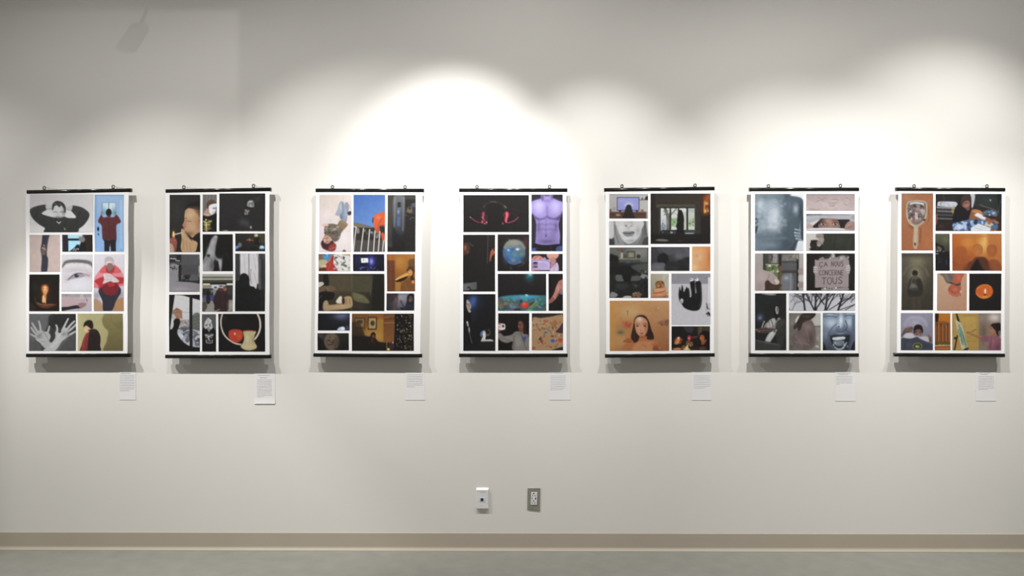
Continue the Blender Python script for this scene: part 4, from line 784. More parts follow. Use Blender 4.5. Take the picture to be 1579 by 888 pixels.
# ------------------------------------------------------------------ poster 5
o = P(5, 'T', 110, 123, 488, 360, 'colour print of a person seen from behind watching a wide screen')
o.g4(0xb0adac, 0xb5b2b0, 0xa6a2a0, 0xb3aeaa).r(110, 123, 488, 132, 0x8d8a88, .6, 8).r(184, 152, 404, 286, 0x2c2c44, 1, 4).r(190, 158, 398, 279, 0x8f93cf, 1, 4).b(300, 230, 70, 60, 0xa3a6de, .8).b(230, 190, 50, 30, 0x9b9fd8, .6)
o.l([404, 180, 488, 178], 6, 0x3a3432, 1, 4, 0).e(432, 168, 7, 11, 0x4d4844).p([456, 176, 466, 150, 488, 142, 488, 178], 0x35302e, 1, 5).r(110, 294, 475, 360, 0x5a4238, 1, 4).r(110, 294, 475, 302, 0x7b6458).r(112, 318, 472, 322, 0x3e2b25, .8).r(468, 300, 480, 360, 0x8c8580, .7).p([170, 322, 200, 316, 222, 330, 190, 338], 0xa88f68, .9, 5)
o.r(205, 284, 225, 296, 0x1f1d22).r(370, 284, 390, 296, 0x1f1d22).e(158, 266, 13, 18, 0x8a938e, .9, 5).p([112, 300, 116, 270, 132, 270, 130, 300], 0x7b4b42, .9, 5).p([416, 296, 428, 255, 442, 296], 0x8d6a4c, 1, 5).e(428, 262, 7, 10, 0xc9c3ba).e(440, 285, 6, 8, 0xa0584a)
for i in range(11):
    an = math.radians(200 + i * 14)
    o.l([300 + math.cos(an) * 34, 250 + math.sin(an) * 34, 300 + math.cos(an) * 48, 250 + math.sin(an) * 46], 5, 0xc9caea, .8, 4, 0)
o.p([240, 360, 252, 320, 266, 270, 278, 238, 300, 226, 322, 238, 334, 280, 348, 330, 362, 360], 0x2b2425, 1, 5).l([300, 240, 296, 350], 5, 0x453a39, .7).l([320, 260, 335, 350], 5, 0x423837, .7).l([280, 260, 264, 350], 5, 0x423837, .6)

o = P(5, 'T', 513, 118, 1097, 608, 'dark print of a standing silhouette before a garden window with an orange lamp')
o.g4(0x3b3028, 0x5b3520, 0x1d1917, 0x1b1716).r(513, 118, 1000, 225, 0x37312a, .8, 14).r(513, 118, 560, 608, 0x2b211d, .8, 16).b(530, 340, 20, 60, 0x4a2a22, .7).p([560, 225, 950, 225, 1000, 180, 1000, 520, 560, 520], 0x2f2a24, 1, 8).r(570, 222, 950, 256, 0x514a3e, .9, 5).r(950, 180, 1020, 520, 0x39332d, .9, 8).r(1000, 118, 1097, 330, 0x3b2318, .7, 20)
o.p([600, 258, 942, 256, 942, 512, 600, 512], 0xc6cac3, 1, 4, 0).r(606, 262, 700, 470, 0xc3c9c5).p([640, 262, 668, 262, 690, 320, 712, 262, 712, 480, 668, 480, 664, 340], 0x5e5a4d, .9, 5).l([690, 330, 660, 262], 9, 0x4d4a40).l([710, 330, 765, 262], 9, 0x5b574c).l([735, 300, 778, 330], 5, 0x77756a, .8).d(22, 640, 262, 780, 330, 3, 7, [0x8d9088, 0x6d6f66], .7, 4, 3).b(650, 400, 40, 50, 0xaab4ba, .7).p([715, 370, 780, 360, 775, 440, 715, 430], 0x86a177, .9, 10).d(12, 720, 365, 775, 430, 4, 9, [0x6d8f5c, 0x9db888, 0x587a4b], .8).r(835, 300, 940, 470, 0xaeb5a6, .8).b(905, 400, 30, 34, 0x7d9c70, .8).d(9, 880, 360, 935, 440, 4, 9, [0x4d6b48, 0x6d8a66]).r(880, 262, 940, 300, 0x9aa29c, .8, 8).r(880, 440, 940, 472, 0xb9c6a8, .9).r(615, 420, 660, 470, 0x5b6c80, .7, 10).d(10, 612, 380, 660, 470, 4, 9, [0x7c8a98, 0xc3c9cc, 0x4a525c], .7)
o.r(698, 258, 712, 480, 0x1f1d1a).r(862, 258, 880, 480, 0x1f1d1a).r(780, 258, 794, 300, 0x2a2723).r(600, 256, 612, 512, 0x211e1b).r(600, 250, 942, 262, 0x242120).r(606, 472, 942, 512, 0x22262a, .95, 5).d(24, 610, 478, 760, 508, 3, 8, [0xa5aaa8, 0x2c3a3c, 0x151617, 0x4a5358], .9).r(850, 478, 940, 500, 0x3b4856, .9).r(850, 502, 935, 512, 0xa2a6a6)
o.p([770, 450, 772, 380, 780, 300, 800, 276, 822, 290, 838, 350, 838, 420, 834, 500, 820, 570, 770, 570, 764, 500], 0x1a1615, 1, 5).p([762, 430, 775, 410, 778, 456, 764, 450], 0x1a1615).r(513, 512, 1097, 608, 0x1c1918, .9, 8).p([560, 576, 600, 560, 660, 566, 690, 578, 640, 586], 0x6f6a64, 1, 6).b(800, 580, 30, 10, 0x3a3532, .8)
o.b(1065, 170, 50, 40, 0xb0571c, .85).b(1080, 140, 40, 30, 0xb8602a, .6).b(1050, 260, 40, 70, 0xb55a1c, .9).b(1060, 215, 26, 24, 0xeaa24c, .95).e(1062, 250, 14, 22, 0x6a3516, .8, 8).b(1048, 290, 16, 20, 0xf4b25c, .95).b(1075, 285, 10, 18, 0xe29a4a, .9).l([1040, 190, 1038, 310], 6, 0xf2be70, .7).l([1090, 200, 1092, 320], 7, 0x3a1f12, .8).l([1020, 180, 1020, 330], 8, 0x2b1b14, .6).e(1066, 262, 5, 7, 0x8f8c6a).r(1000, 335, 1097, 520, 0x1f1a18, .8, 12)

o = P(5, 'T', 108, 387, 490, 620, 'black and white print of a mouth drawn with stitches')
o.g4(0xb5b4b4, 0xb8b7b7, 0x777677, 0x7b7a7b).p([150, 387, 185, 387, 190, 460, 230, 560, 250, 620, 108, 620, 150, 560], 0x8f8e8f, 1, 10).p([430, 387, 470, 387, 480, 480, 490, 560, 490, 620, 390, 620, 420, 540], 0x6f6e6f, 1, 10).p([108, 550, 150, 545, 160, 620, 108, 620], 0x3a393a, .9, 8).p([450, 560, 490, 545, 490, 620, 430, 620], 0x454445, .9, 8).p([108, 387, 146, 387, 152, 470, 150, 545, 108, 548], 0xc3c2c2, 1, 8).p([475, 387, 490, 387, 490, 540, 482, 500], 0xc3c2c2, 1, 8)
o.p([175, 387, 435, 387, 424, 470, 400, 540, 350, 590, 296, 608, 250, 580, 205, 510, 182, 440], 0xc6c5c5, 1, 7).b(230, 450, 30, 60, 0xd6d5d5, .8).b(390, 480, 30, 60, 0x9b9a9b, .7).b(300, 400, 40, 24, 0xb3b2b2, .8).b(320, 580, 70, 18, 0x8b8a8b, .6).b(270, 560, 40, 24, 0xd4d3d3, .7)
o.e(275, 431, 9, 6, 0x454445, .85, 7).e(326, 432, 8, 5, 0x6a696a, .7, 7).l([258, 420, 270, 440, 300, 444, 330, 440, 345, 420], 6, 0x8f8e8f, .6, 8).b(330, 400, 14, 26, 0x9a999a, .7).l([262, 400, 258, 424], 5, 0xa4a3a4, .7).p([240, 500, 270, 490, 300, 492, 330, 484, 356, 496, 330, 530, 300, 540, 264, 530], 0x8e8d8e, .9, 9).l([242, 502, 300, 508, 354, 498], 7, 0x3d3c3d)
for i in range(7):
    o.l([256 + i * 15, 488 - (i % 2) * 5, 258 + i * 15, 526 + (i % 3) * 5], 4, 0x3d3c3d, .75, 3, 0)
o.b(300, 460, 14, 18, 0x9c9b9c, .6).l([165, 400, 170, 500, 200, 600], 8, 0x5d5c5d, .6, 8).l([455, 400, 462, 520], 8, 0x4a494a, .7, 8)

o = P(5, 'T', 112, 645, 490, 1135, 'dark print of a cluttered shelf and bed')
o.g4(0x6a6b67, 0x7a7b77, 0x1f2020, 0x2a2b2a).b(400, 700, 90, 60, 0x868782, .8).r(480, 645, 490, 1135, 0x3d3d3b, .7).r(112, 645, 490, 655, 0x4d4e4b, .6, 6).p([112, 720, 150, 716, 200, 740, 205, 800, 230, 830, 200, 900, 112, 900], 0x1c1c1b, 1, 10).r(200, 752, 416, 762, 0x8a8268).r(205, 762, 415, 888, 0x4e524b, 1, 5)
o.l([195, 680, 190, 655], 9, 0x5b3f31).l([215, 690, 212, 650], 9, 0x8a5a3a).l([232, 690, 240, 652], 9, 0x6a4a3c).l([242, 690, 262, 660], 8, 0x4b4a48).b(220, 670, 24, 18, 0x6d4835, .7).r(222, 695, 242, 752, 0xa9aca6, .9, 5).r(204, 712, 220, 752, 0x77756a, .9).e(264, 730, 14, 20, 0x5a4b3a, .9, 6).p([282, 682, 360, 680, 360, 748, 282, 750], 0x3a3831, 1, 4, 0).p([288, 690, 354, 688, 354, 742, 288, 743], 0x7d7a64, 1, 4, 0).r(304, 700, 340, 740, 0x8f8f78, .8).e(396, 732, 20, 20, 0x2f3330, .9, 6)
o.p([262, 820, 280, 785, 300, 782, 330, 800, 326, 822, 290, 830], 0x49619a, 1, 7).b(292, 800, 14, 12, 0x7d95c4, .9).p([205, 860, 240, 815, 300, 825, 350, 815, 385, 825, 380, 850, 330, 862, 290, 890, 200, 890], 0x181918, 1, 7).p([440, 830, 480, 820, 490, 890, 430, 880], 0x55584f, .8, 8).d(10, 435, 830, 488, 880, 4, 9, [0x2d302b, 0x7b7e74])
o.B.r(106, -30, 458, 290, 0x212222, .85, 20).p([106, 20, 300, 0, 380, 40, 340, 70, 240, 85, 106, 60], 0x1a1b1a, .9, 10).p([300, 0, 460, -20, 460, 60, 380, 60], 0x565a54, .8, 10).p([388, 90, 420, 76, 460, 90, 456, 116, 400, 112], 0x8c8f8a, .9, 7).d(14, 390, 20, 455, 110, 5, 10, [0x34372f, 0x70736b, 0x20211f]).p([165, 84, 225, 88, 235, 136, 168, 136], 0x5c605c, 1, 6).p([290, 100, 380, 90, 384, 130, 300, 136], 0x565a56, 1, 6).p([225, 82, 300, 82, 290, 140, 240, 136], 0x161716, 1, 6)
o.p([170, 160, 270, 165, 270, 210, 180, 210], 0x373a38, .8, 10).b(345, 180, 26, 20, 0x565955, .8).d(30, 130, 150, 440, 270, 5, 12, [0x101110, 0x2c2f2d, 0x3f4340, 0x1a1b1a], .7, 6, 2).p([110, 260, 130, 235, 180, 260, 160, 285, 112, 285], 0x8a8e90, .9, 8).p([232, 282, 260, 272, 300, 276, 302, 290, 232, 290], 0xb0b4b4, 1, 5).p([312, 262, 330, 240, 370, 240, 390, 270, 380, 290, 320, 288], 0x7a5a4a, .95, 7).d(10, 318, 245, 390, 285, 4, 7, [0xa98d74, 0x4a332b, 0x8d5a4a]).l([370, 235, 398, 270], 5, 0x8f8f86, .8)

o = P(5, 'T', 517, 640, 893, 872, 'dark grey print of a figure lying in bed')
o.g4(0x3a393c, 0x5a5a5e, 0x3d3c40, 0x222123).p([517, 640, 566, 640, 620, 720, 570, 760, 517, 800], 0x3f3e42, 1, 12).l([572, 645, 625, 712], 7, 0x5f5e62, .8, 6).p([600, 640, 893, 640, 893, 740, 760, 700, 690, 720], 0x515156, .9, 16).b(790, 730, 60, 40, 0x68686e, .8).b(870, 680, 40, 60, 0x606066, .7)
o.p([580, 770, 590, 720, 630, 700, 670, 712, 690, 760, 680, 800, 600, 800], 0x1c1b1d, 1, 10).p([520, 872, 535, 800, 600, 792, 650, 800, 660, 872], 0x636269, .95, 12).b(570, 840, 40, 26, 0x74737a, .6).p([660, 872, 680, 780, 740, 790, 800, 770, 893, 740, 893, 872], 0x29282b, .95, 14).e(786, 778, 8, 6, 0x1a191b).b(745, 850, 40, 20, 0x3c3b3f, .8).n(4, 30)

o = P(5, 'T', 918, 635, 1097, 872, 'blurred orange close-up print of skin')
o.g4(0xdba060, 0xcf8453, 0xe0b07c, 0xc97f45).b(985, 740, 50, 70, 0xdcae86, .8).b(965, 725, 24, 26, 0xbf8970, .7).b(1000, 790, 30, 30, 0xc48e70, .6).b(1085, 750, 16, 90, 0xb8683c, .7).b(940, 840, 30, 40, 0xe6b884, .8).b(1010, 680, 40, 30, 0xd99d6e, .7).b(928, 700, 10, 60, 0xd9a85a, .8).sb(6)

o = P(5, 'B', 480, 72, 645, 290, 'colour print of a curled up person hugging their arms')
o.g4(0xa39c86, 0xb0a995, 0x9a937d, 0xaaa48f).p([600, 72, 645, 72, 645, 290, 625, 250, 590, 120], 0xb3ad9c, 1, 10).l([640, 80, 605, 150], 5, 0x8a8471, .6).p([522, 170, 530, 145, 560, 135, 595, 142, 606, 170, 600, 200, 540, 205], 0x8a5a35, 1, 6).d(16, 530, 142, 600, 195, 5, 9, [0x6b4126, 0xa8743f, 0x9a6434, 0x4f3020], .8).e(552, 180, 14, 16, 0xb57c50, .9, 6).e(588, 182, 10, 14, 0xb98058, .8, 6)
o.p([505, 215, 540, 205, 610, 190, 624, 212, 610, 226, 560, 246, 505, 248], 0xcd8c62, 1, 6).p([485, 262, 520, 246, 580, 244, 625, 232, 630, 256, 580, 282, 485, 285], 0xc8835b, 1, 6).l([510, 248, 560, 244, 615, 226], 6, 0x7a4428, .85).l([505, 210, 505, 246], 6, 0x8d5534, .8).b(560, 218, 40, 10, 0xdfa47a, .7).b(560, 262, 40, 10, 0xdba078, .7).l([525, 204, 600, 196], 5, 0x6d3f28, .7).p([490, 282, 580, 280, 625, 262, 628, 290, 490, 290], 0x94614a, .8, 6)

o = P(5, 'B', 670, 70, 1025, 533, 'black and white print of a person in black with white shoes, shown upside down')
o.f(0xb9b6bc, 0xc4c1c6).r(670, 70, 1025, 164, 0x8e8b92, 1, 4)
for j in range(5):
    o.l([670, 78 + j * 20, 1000, 78 + j * 20], 4, 0x7d7a81, .6, 4, 0)
for i in range(9):
    o.l([690 + i * 38, 72 + (i % 2) * 18, 690 + i * 38, 92 + (i % 2) * 18], 3, 0x7a777e, .6, 3, 0)
o.b(820, 260, 120, 90, 0xaeabb2, .6).r(1000, 105, 1025, 340, 0xcfccd1, 1, 4).l([1002, 130, 985, 440], 4, 0x97949a, .8, 4, 0).l([975, 110, 1000, 102, 1000, 160], 4, 0x77747b, .8, 4, 0)
o.p([742, 320, 734, 260, 744, 190, 754, 230, 764, 175, 776, 200, 782, 240, 800, 205, 814, 188, 832, 220, 836, 280, 846, 285, 852, 250, 840, 150, 880, 140, 886, 240, 896, 240, 890, 145, 935, 145, 946, 220, 946, 330, 925, 395, 880, 410, 830, 402, 785, 380, 760, 345], 0x1a191b, 1, 5).l([936, 170, 942, 300, 920, 370], 4, 0x6d6b70, .8).l([885, 160, 888, 300], 5, 0x39383b, .8).l([826, 200, 838, 270], 7, 0x3c3b3f, .7)
o.e(852, 126, 17, 15, 0xd0cdd2, 1, 5).e(902, 125, 15, 15, 0xd6d3d8, 1, 5).e(846, 122, 6, 6, 0x5d5a60).e(895, 118, 5, 6, 0x65626a).e(762, 320, 16, 24, 0x9d9aa1, 1, 8).e(768, 312, 7, 10, 0xc9c6cb).l([814, 184, 820, 200], 8, 0xc0bdc3)
o.p([986, 345, 992, 340, 1004, 390, 996, 395], 0x3a393c, 1, 4).l([990, 380, 1020, 395], 5, 0x48474a).p([980, 445, 1005, 418, 1022, 436, 1025, 462, 1000, 440], 0x2d2c2f, 1, 5).l([1000, 425, 1002, 460], 7, 0x39383b)

o = P(5, 'B', 107, 317, 648, 773, 'amber portrait print of a long-haired person before faded flowers')
o.g4(0xc48f50, 0xc39364, 0xb7804c, 0x9c5f38).r(107, 317, 150, 773, 0xc98e42, .7, 30).b(300, 420, 120, 80, 0xcda473, .8).b(560, 440, 80, 100, 0xba8a62, .7).b(600, 640, 60, 90, 0xa5714c, .7).b(200, 690, 80, 60, 0xc39660, .7)
o.b(258, 535, 44, 42, 0xb4583a, .95).d(8, 225, 505, 295, 565, 9, 16, [0xc06a48, 0xa34c33, 0xb85f42], .6, 10).b(205, 600, 40, 26, 0x6f7354, .8).b(190, 560, 26, 24, 0x8a8560, .7).b(205, 610, 30, 12, 0x53604c, .7).l([262, 415, 272, 412, 268, 445], 6, 0x6d5a46, .8, 5).l([205, 470, 220, 490, 212, 500], 6, 0x97774f, .7, 6).e(552, 385, 8, 9, 0xe0b35a, .9, 6).b(530, 400, 30, 30, 0xb97c50, .6).p([540, 520, 580, 500, 640, 490, 640, 550, 590, 540], 0x8a5f44, .8, 12).d(8, 545, 495, 640, 545, 5, 11, [0x6d4632, 0xa8795a, 0x7b5038], .7, 6)
o.p([318, 690, 300, 640, 318, 560, 330, 490, 355, 456, 395, 446, 435, 460, 465, 510, 482, 570, 510, 650, 480, 690, 400, 720], 0x3c2118, 1, 8).b(315, 660, 18, 40, 0x54301f, .7)
o.p([240, 773, 260, 700, 310, 680, 360, 680, 380, 640, 440, 640, 450, 670, 520, 676, 556, 720, 558, 773], 0xb56f42, 1, 8).p([325, 773, 328, 720, 360, 690, 440, 690, 500, 730, 505, 773], 0xc98658, .8, 16).b(480, 700, 50, 16, 0xcc8a5c, .7).b(530, 740, 30, 30, 0x8d4c2c, .7).p([232, 690, 270, 660, 310, 670, 300, 700], 0xa75b3a, .9, 9).l([225, 690, 300, 694], 5, 0x7a3d2a, .7).l([400, 720, 440, 735], 5, 0x95563a, .7).p([505, 773, 510, 735, 560, 760, 600, 773], 0x8b4b2d, .8, 9)
o.p([332, 560, 335, 500, 360, 470, 400, 466, 440, 490, 458, 540, 450, 590, 425, 636, 400, 650, 370, 636, 348, 605], 0xc88b68, 1, 7).b(380, 490, 34, 26, 0xe0b9a6, .95).b(372, 480, 20, 14, 0xd9c9cc, .8).b(385, 570, 30, 40, 0xd7a07e, .8).b(438, 560, 16, 50, 0xa0613f, .7).b(400, 645, 40, 14, 0x8d4f33, .7).b(395, 600, 20, 10, 0xdca888, .6)
o.l([345, 534, 360, 528, 378, 532], 5, 0x5a3325, .7).l([408, 530, 425, 526, 442, 530], 5, 0x5a3325, .7).e(360, 547, 12, 6, 0x3f241d, .95, 5).e(425, 546, 12, 6, 0x3f241d, .95, 5).l([392, 545, 386, 585, 398, 592], 5, 0xa36a4c, .8).l([384, 592, 404, 594], 4, 0x8a4e38, .7).p([380, 612, 395, 606, 416, 612, 398, 624], 0xa34f42, .95, 5).p([455, 500, 480, 570, 490, 640, 460, 640, 455, 580], 0x371e17, .9, 8).p([320, 690, 310, 620, 330, 520, 345, 600, 375, 645, 360, 690, 335, 700], 0x3a2018, .9, 9).l([330, 560, 332, 680], 5, 0x6b3f2a, .6, 6)

o = P(5, 'B', 670, 550, 1020, 768, 'dark print of candlelit people around a table')
o.g4(0x1c1716, 0x2a2420, 0x211512, 0x16120f).p([780, 550, 865, 552, 860, 605, 810, 600], 0x3b3c44, .9, 8).p([910, 555, 945, 555, 940, 600, 915, 640], 0x5a4b36, .9, 8).p([950, 555, 1018, 555, 1018, 600, 960, 596], 0x4a4231, .9, 8).l([940, 556, 938, 610], 6, 0x8a7b5c, .7).r(670, 740, 1020, 768, 0x55301c, .5, 10)
o.p([700, 715, 695, 680, 710, 655, 735, 645, 760, 660, 766, 695, 745, 712], 0x8d4d2c, 1, 7).p([720, 665, 735, 645, 745, 660, 740, 695, 715, 715], 0xd98d5c, .95, 6).e(733, 658, 8, 9, 0xe9c8b4).p([700, 700, 720, 665, 716, 700, 704, 716], 0xd08450, .9, 6).d(6, 745, 660, 765, 700, 5, 8, [0x5b2f1c, 0x8a4a28]).p([690, 768, 700, 750, 740, 745, 760, 768], 0xc9793f, .9, 7).l([680, 758, 750, 756], 5, 0xe8b070, .8)
o.p([815, 650, 830, 632, 848, 645, 845, 675, 822, 680], 0xb32c36, 1, 6).e(828, 660, 10, 12, 0xe0707a, .9, 5).l([855, 650, 905, 645], 7, 0x8d5a44, .9).l([860, 665, 895, 658], 5, 0x77302a).p([800, 720, 810, 680, 850, 690, 865, 720, 835, 740], 0x6f5d3a, .9, 8).d(14, 805, 680, 865, 735, 4, 7, [0xb79a5c, 0x3d2a1c, 0x9a4a38, 0x5a5a3a], .9).p([845, 705, 862, 690, 860, 720], 0xb5483c, .9, 5)
o.p([775, 768, 800, 735, 815, 725, 822, 745, 840, 768], 0xd9b478, 1, 6).l([815, 725, 812, 768], 5, 0xf4e2b8).l([795, 768, 810, 740], 4, 0xf1d9a4).p([760, 740, 780, 720, 800, 735, 770, 768], 0x9a6a3a, .7, 7)
o.p([925, 640, 940, 605, 980, 590, 1015, 620, 1018, 768, 915, 768, 920, 720, 950, 700], 0x19110f, 1, 7).p([928, 650, 940, 630, 965, 636, 970, 670, 955, 695, 935, 680], 0xa85c30, 1, 6).b(938, 655, 9, 16, 0xd68a4c, .9).l([938, 648, 950, 646], 4, 0x2d1710).p([945, 690, 990, 670, 970, 710, 945, 720], 0xb4612f, .8, 7).p([920, 745, 960, 735, 990, 755, 930, 765], 0x6d4632, .8, 7)

# ------------------------------------------------------------------ poster 6
o = P(6, 'T', 113, 122, 585, 675, 'blue-toned print of a bare back with hands gripping the sides')
o.g4(0x7d8d97, 0x56656f, 0x707e8b, 0x2f3a44).p([455, 122, 585, 122, 585, 200, 560, 160, 460, 140], 0xd6d9dc, 1, 5).p([395, 122, 458, 122, 462, 142, 530, 150, 570, 180, 585, 210, 585, 560, 520, 580, 470, 640, 400, 675, 380, 400], 0x4c5a64, .85, 20).p([500, 675, 520, 600, 545, 575, 585, 570, 585, 675], 0xd0d6dc, 1, 5).p([470, 675, 500, 600, 540, 560, 530, 590, 505, 675], 0x3a4650, .7, 8)
o.b(280, 330, 130, 170, 0xa3b1bb, .9).b(230, 260, 80, 90, 0x9cabb6, .7).b(305, 330, 50, 130, 0xc6c9d3, .8).b(165, 230, 44, 80, 0xbecbd2, .85).b(290, 420, 80, 70, 0xcacfd8, .85).d(60, 120, 170, 450, 520, 6, 22, [0x8595a1, 0xb9c5cd, 0x92a1ad, 0xa9b6c0], .3, 14, 2.0).b(180, 430, 50, 60, 0x9aa9b4, .7).b(200, 150, 70, 24, 0x6c7b85, .7).b(350, 160, 70, 40, 0x67767f, .7).b(510, 270, 34, 60, 0xa3b1ba, .85).b(450, 230, 26, 60, 0x6a7189, .6).b(560, 300, 20, 110, 0x35414b, .9).b(470, 400, 30, 120, 0x55636e, .7)
o.p([120, 510, 240, 530, 300, 545, 400, 540, 420, 560, 300, 570, 120, 560], 0x6b7986, .6, 16).l([130, 520, 220, 540, 330, 528, 440, 555], 5, 0x5a6873, .6, 6).l([120, 550, 240, 545, 360, 560], 5, 0x5d6b77, .5, 6).b(250, 620, 130, 40, 0x7d8b98, .7).b(420, 620, 60, 50, 0x424f5a, .8)
o.p([113, 370, 135, 368, 140, 395, 128, 410, 140, 440, 126, 495, 113, 500], 0x2c3841, 1, 7).p([115, 378, 134, 374, 130, 396, 115, 400], 0x93a1ac, .9, 6).e(124, 425, 12, 16, 0x8796a2, .9, 7).l([118, 450, 134, 470], 9, 0x5d6b76, .8)
o.p([540, 470, 548, 420, 560, 380, 575, 372, 580, 420, 580, 560, 550, 575, 520, 570, 505, 545], 0x6a7884, 1, 7).p([560, 375, 585, 360, 585, 560, 565, 560], 0x2d3841, .8, 10)
for j, (xa, ya) in enumerate(((505, 468), (500, 500), (504, 528), (515, 558))):
    o.l([xa, ya, xa + 45, ya + 10], 17, 0x8796a2, 1, 6).l([xa, ya + 11, xa + 45, ya + 20], 4, 0x33404a, .8)
    o.e(xa + 3, ya, 8, 8, 0x9fadb8, .9, 5)
o.n(3, 16)

o = P(6, 'T', 612, 122, 1087, 285, 'pale pinkish print of marks on skin')
o.g4(0x9d8f8d, 0xa09391, 0xb7a5a2, 0xb5a3a1).b(850, 230, 200, 50, 0xbba9a6, .7).r(612, 122, 1087, 130, 0x847775, .6, 8)
for q in ([730, 160, 760, 176, 800, 168], [720, 196, 750, 186, 790, 194], [830, 205, 870, 214, 910, 206], [835, 222, 870, 232, 900, 222], [838, 238, 860, 246, 890, 238], [985, 220, 1005, 236, 1020, 226], [860, 180, 900, 176, 930, 184], [1000, 160, 1030, 172, 1040, 186], [640, 268, 690, 276, 740, 272]):
    o.l(q, 8, 0x7d6e6c, .6, 7).l([v + (9 if i % 2 else 0) for i, v in enumerate(q)], 6, 0xc9b8b5, .6, 7)
o.n(4, 24)

o = P(6, 'T', 613, 317, 1087, 480, 'print of two eyes peering through a slit in paper')
o.g4(0x8c8d93, 0xa6a6aa, 0xb6b4b8, 0xb5b2b6).p([613, 317, 760, 317, 740, 330, 613, 345], 0x4a4648, .9, 7).p([613, 335, 720, 325, 870, 345, 1050, 330, 1087, 330, 1087, 380, 900, 365, 760, 362, 613, 372], 0xa5a6ad, 1, 7).l([640, 336, 780, 326, 900, 322, 1040, 330], 6, 0x74757c, .6, 7)
o.p([680, 430, 745, 372, 800, 362, 930, 370, 1040, 374, 1000, 420, 985, 460, 920, 452, 800, 452, 690, 456], 0x2b2423, 1, 5).p([730, 430, 770, 375, 810, 362, 910, 368, 935, 420, 930, 452, 750, 452], 0x8b6a5d, 1, 8).b(850, 410, 26, 50, 0xa8867a, .8).b(760, 400, 24, 40, 0x4d3833, .8).b(820, 385, 30, 16, 0xb39387, .7)
for cx in (778, 896):
    o.e(cx, 415, 24, 14, 0xb9a69f, .9, 7).e(cx + 2, 414, 13, 14, 0x37261f, 1, 5).e(cx + 6, 409, 4, 4, 0xd8d2cf).l([cx - 30, 410, cx, 396, cx + 28, 410], 6, 0x32221d, .9).l([cx - 32, 384, cx, 378, cx + 28, 386], 8, 0x5a4036, .7)
o.p([645, 410, 745, 370, 680, 430, 650, 430], 0xc0bec2, 1, 6).p([613, 432, 640, 415, 672, 430, 676, 462, 613, 476], 0xa98f87, 1, 7).b(640, 440, 20, 18, 0xb89e96, .7).l([613, 470, 700, 462, 850, 460, 985, 466], 14, 0xcbcace, 1, 5).p([985, 460, 1000, 420, 1030, 390, 1087, 400, 1087, 470, 1000, 470], 0x9a7d74, 1, 7).l([1010, 440, 1050, 410], 7, 0xb4978d, .8).l([1015, 455, 1060, 435], 7, 0x6d5048, .7).b(1070, 350, 20, 24, 0x8b8588, .7)

o = P(6, 'T', 613, 508, 1087, 675, 'print of a curly-haired person in a dark green coat')
o.g4(0x9c9894, 0x2b2d28, 0xb8b3ae, 0x2a2c27).p([613, 508, 780, 508, 770, 560, 740, 675, 613, 675], 0xbbb6b1, 1, 8).p([770, 508, 1087, 508, 1087, 675, 750, 675, 770, 620, 790, 560], 0x34372f, 1, 7).b(930, 570, 90, 60, 0x3f4238, .8).l([900, 520, 880, 670], 12, 0x2a2c26, .7, 12).l([1040, 560, 1020, 670], 14, 0x434639, .7, 14).l([1060, 520, 1087, 600], 10, 0x2a2c26, .6)
o.p([655, 640, 652, 600, 670, 575, 720, 572, 760, 590, 765, 640, 740, 675, 670, 675], 0x26221f, 1, 7).d(20, 655, 578, 730, 670, 6, 11, [0x1b1816, 0x3c3631, 0x2a2522], .8).d(6, 648, 590, 664, 670, 5, 9, [0x26221f]).p([706, 530, 720, 510, 775, 512, 778, 545, 740, 556, 712, 550], 0x8c7f78, 1, 6).l([715, 535, 770, 545], 6, 0x6b605a, .7).p([735, 560, 780, 555, 775, 590, 740, 640, 715, 610], 0x9a8d86, 1, 7).e(735, 600, 22, 16, 0x7d706a, .9, 7).l([720, 628, 745, 600], 6, 0xb5aaa4, .8)

o = P(6, 'T', 112, 703, 585, 1064, 'print of fingers holding a phone before a window')
o.g4(0xa29a97, 0xa8a09d, 0x9c9390, 0xa79f9c).r(190, 703, 540, 1064, 0x3b3732, 1, 5).r(205, 706, 245, 860, 0x4b4c46, .8).r(242, 706, 340, 800, 0x5d5a58, 1, 5).r(285, 706, 330, 796, 0x9a9593, .9, 6).d(10, 250, 712, 335, 790, 5, 10, [0x37342f, 0x8d8a88, 0x6b6864]).r(372, 710, 536, 780, 0x77726d, 1, 5).d(10, 375, 712, 520, 770, 5, 12, [0x9c9793, 0x57524d, 0x86817c], .8).r(520, 706, 528, 780, 0xb3aeaa, .7).r(352, 703, 366, 1064, 0x28241f, .9).r(340, 800, 530, 812, 0x2a2620, .9).r(370, 775, 520, 888, 0x4f4a40, .9, 8)
o.r(222, 812, 340, 960, 0x6b7852, .95, 6).d(24, 226, 815, 336, 950, 6, 13, [0xb6c49a, 0x54683b, 0x8a9c68, 0xd9dec9, 0x3d4a2d], .85).r(215, 806, 345, 816, 0xa8b08c, .8)
o.B.r(325, 0, 345, 225, 0x8c6b3d, .7, 5).r(345, -30, 492, 225, 0x5b5b5f, 1, 8).p([352, 90, 440, 70, 445, 225, 352, 225], 0x7d8087, .7, 12).b(390, 110, 26, 22, 0xb2b6ba, .7).r(425, 60, 434, 225, 0x9c9ea4, .6, 6).r(484, -60, 500, 225, 0x23201d, 1).r(345, 40, 490, 66, 0x403c35, .8, 8).r(190, 120, 260, 225, 0x3a2d24, 1, 6).b(265, 195, 24, 24, 0x97623a, .8).p([195, 130, 250, 150, 330, 160, 345, 190, 260, 225, 195, 225], 0x4a3628, .8, 8)
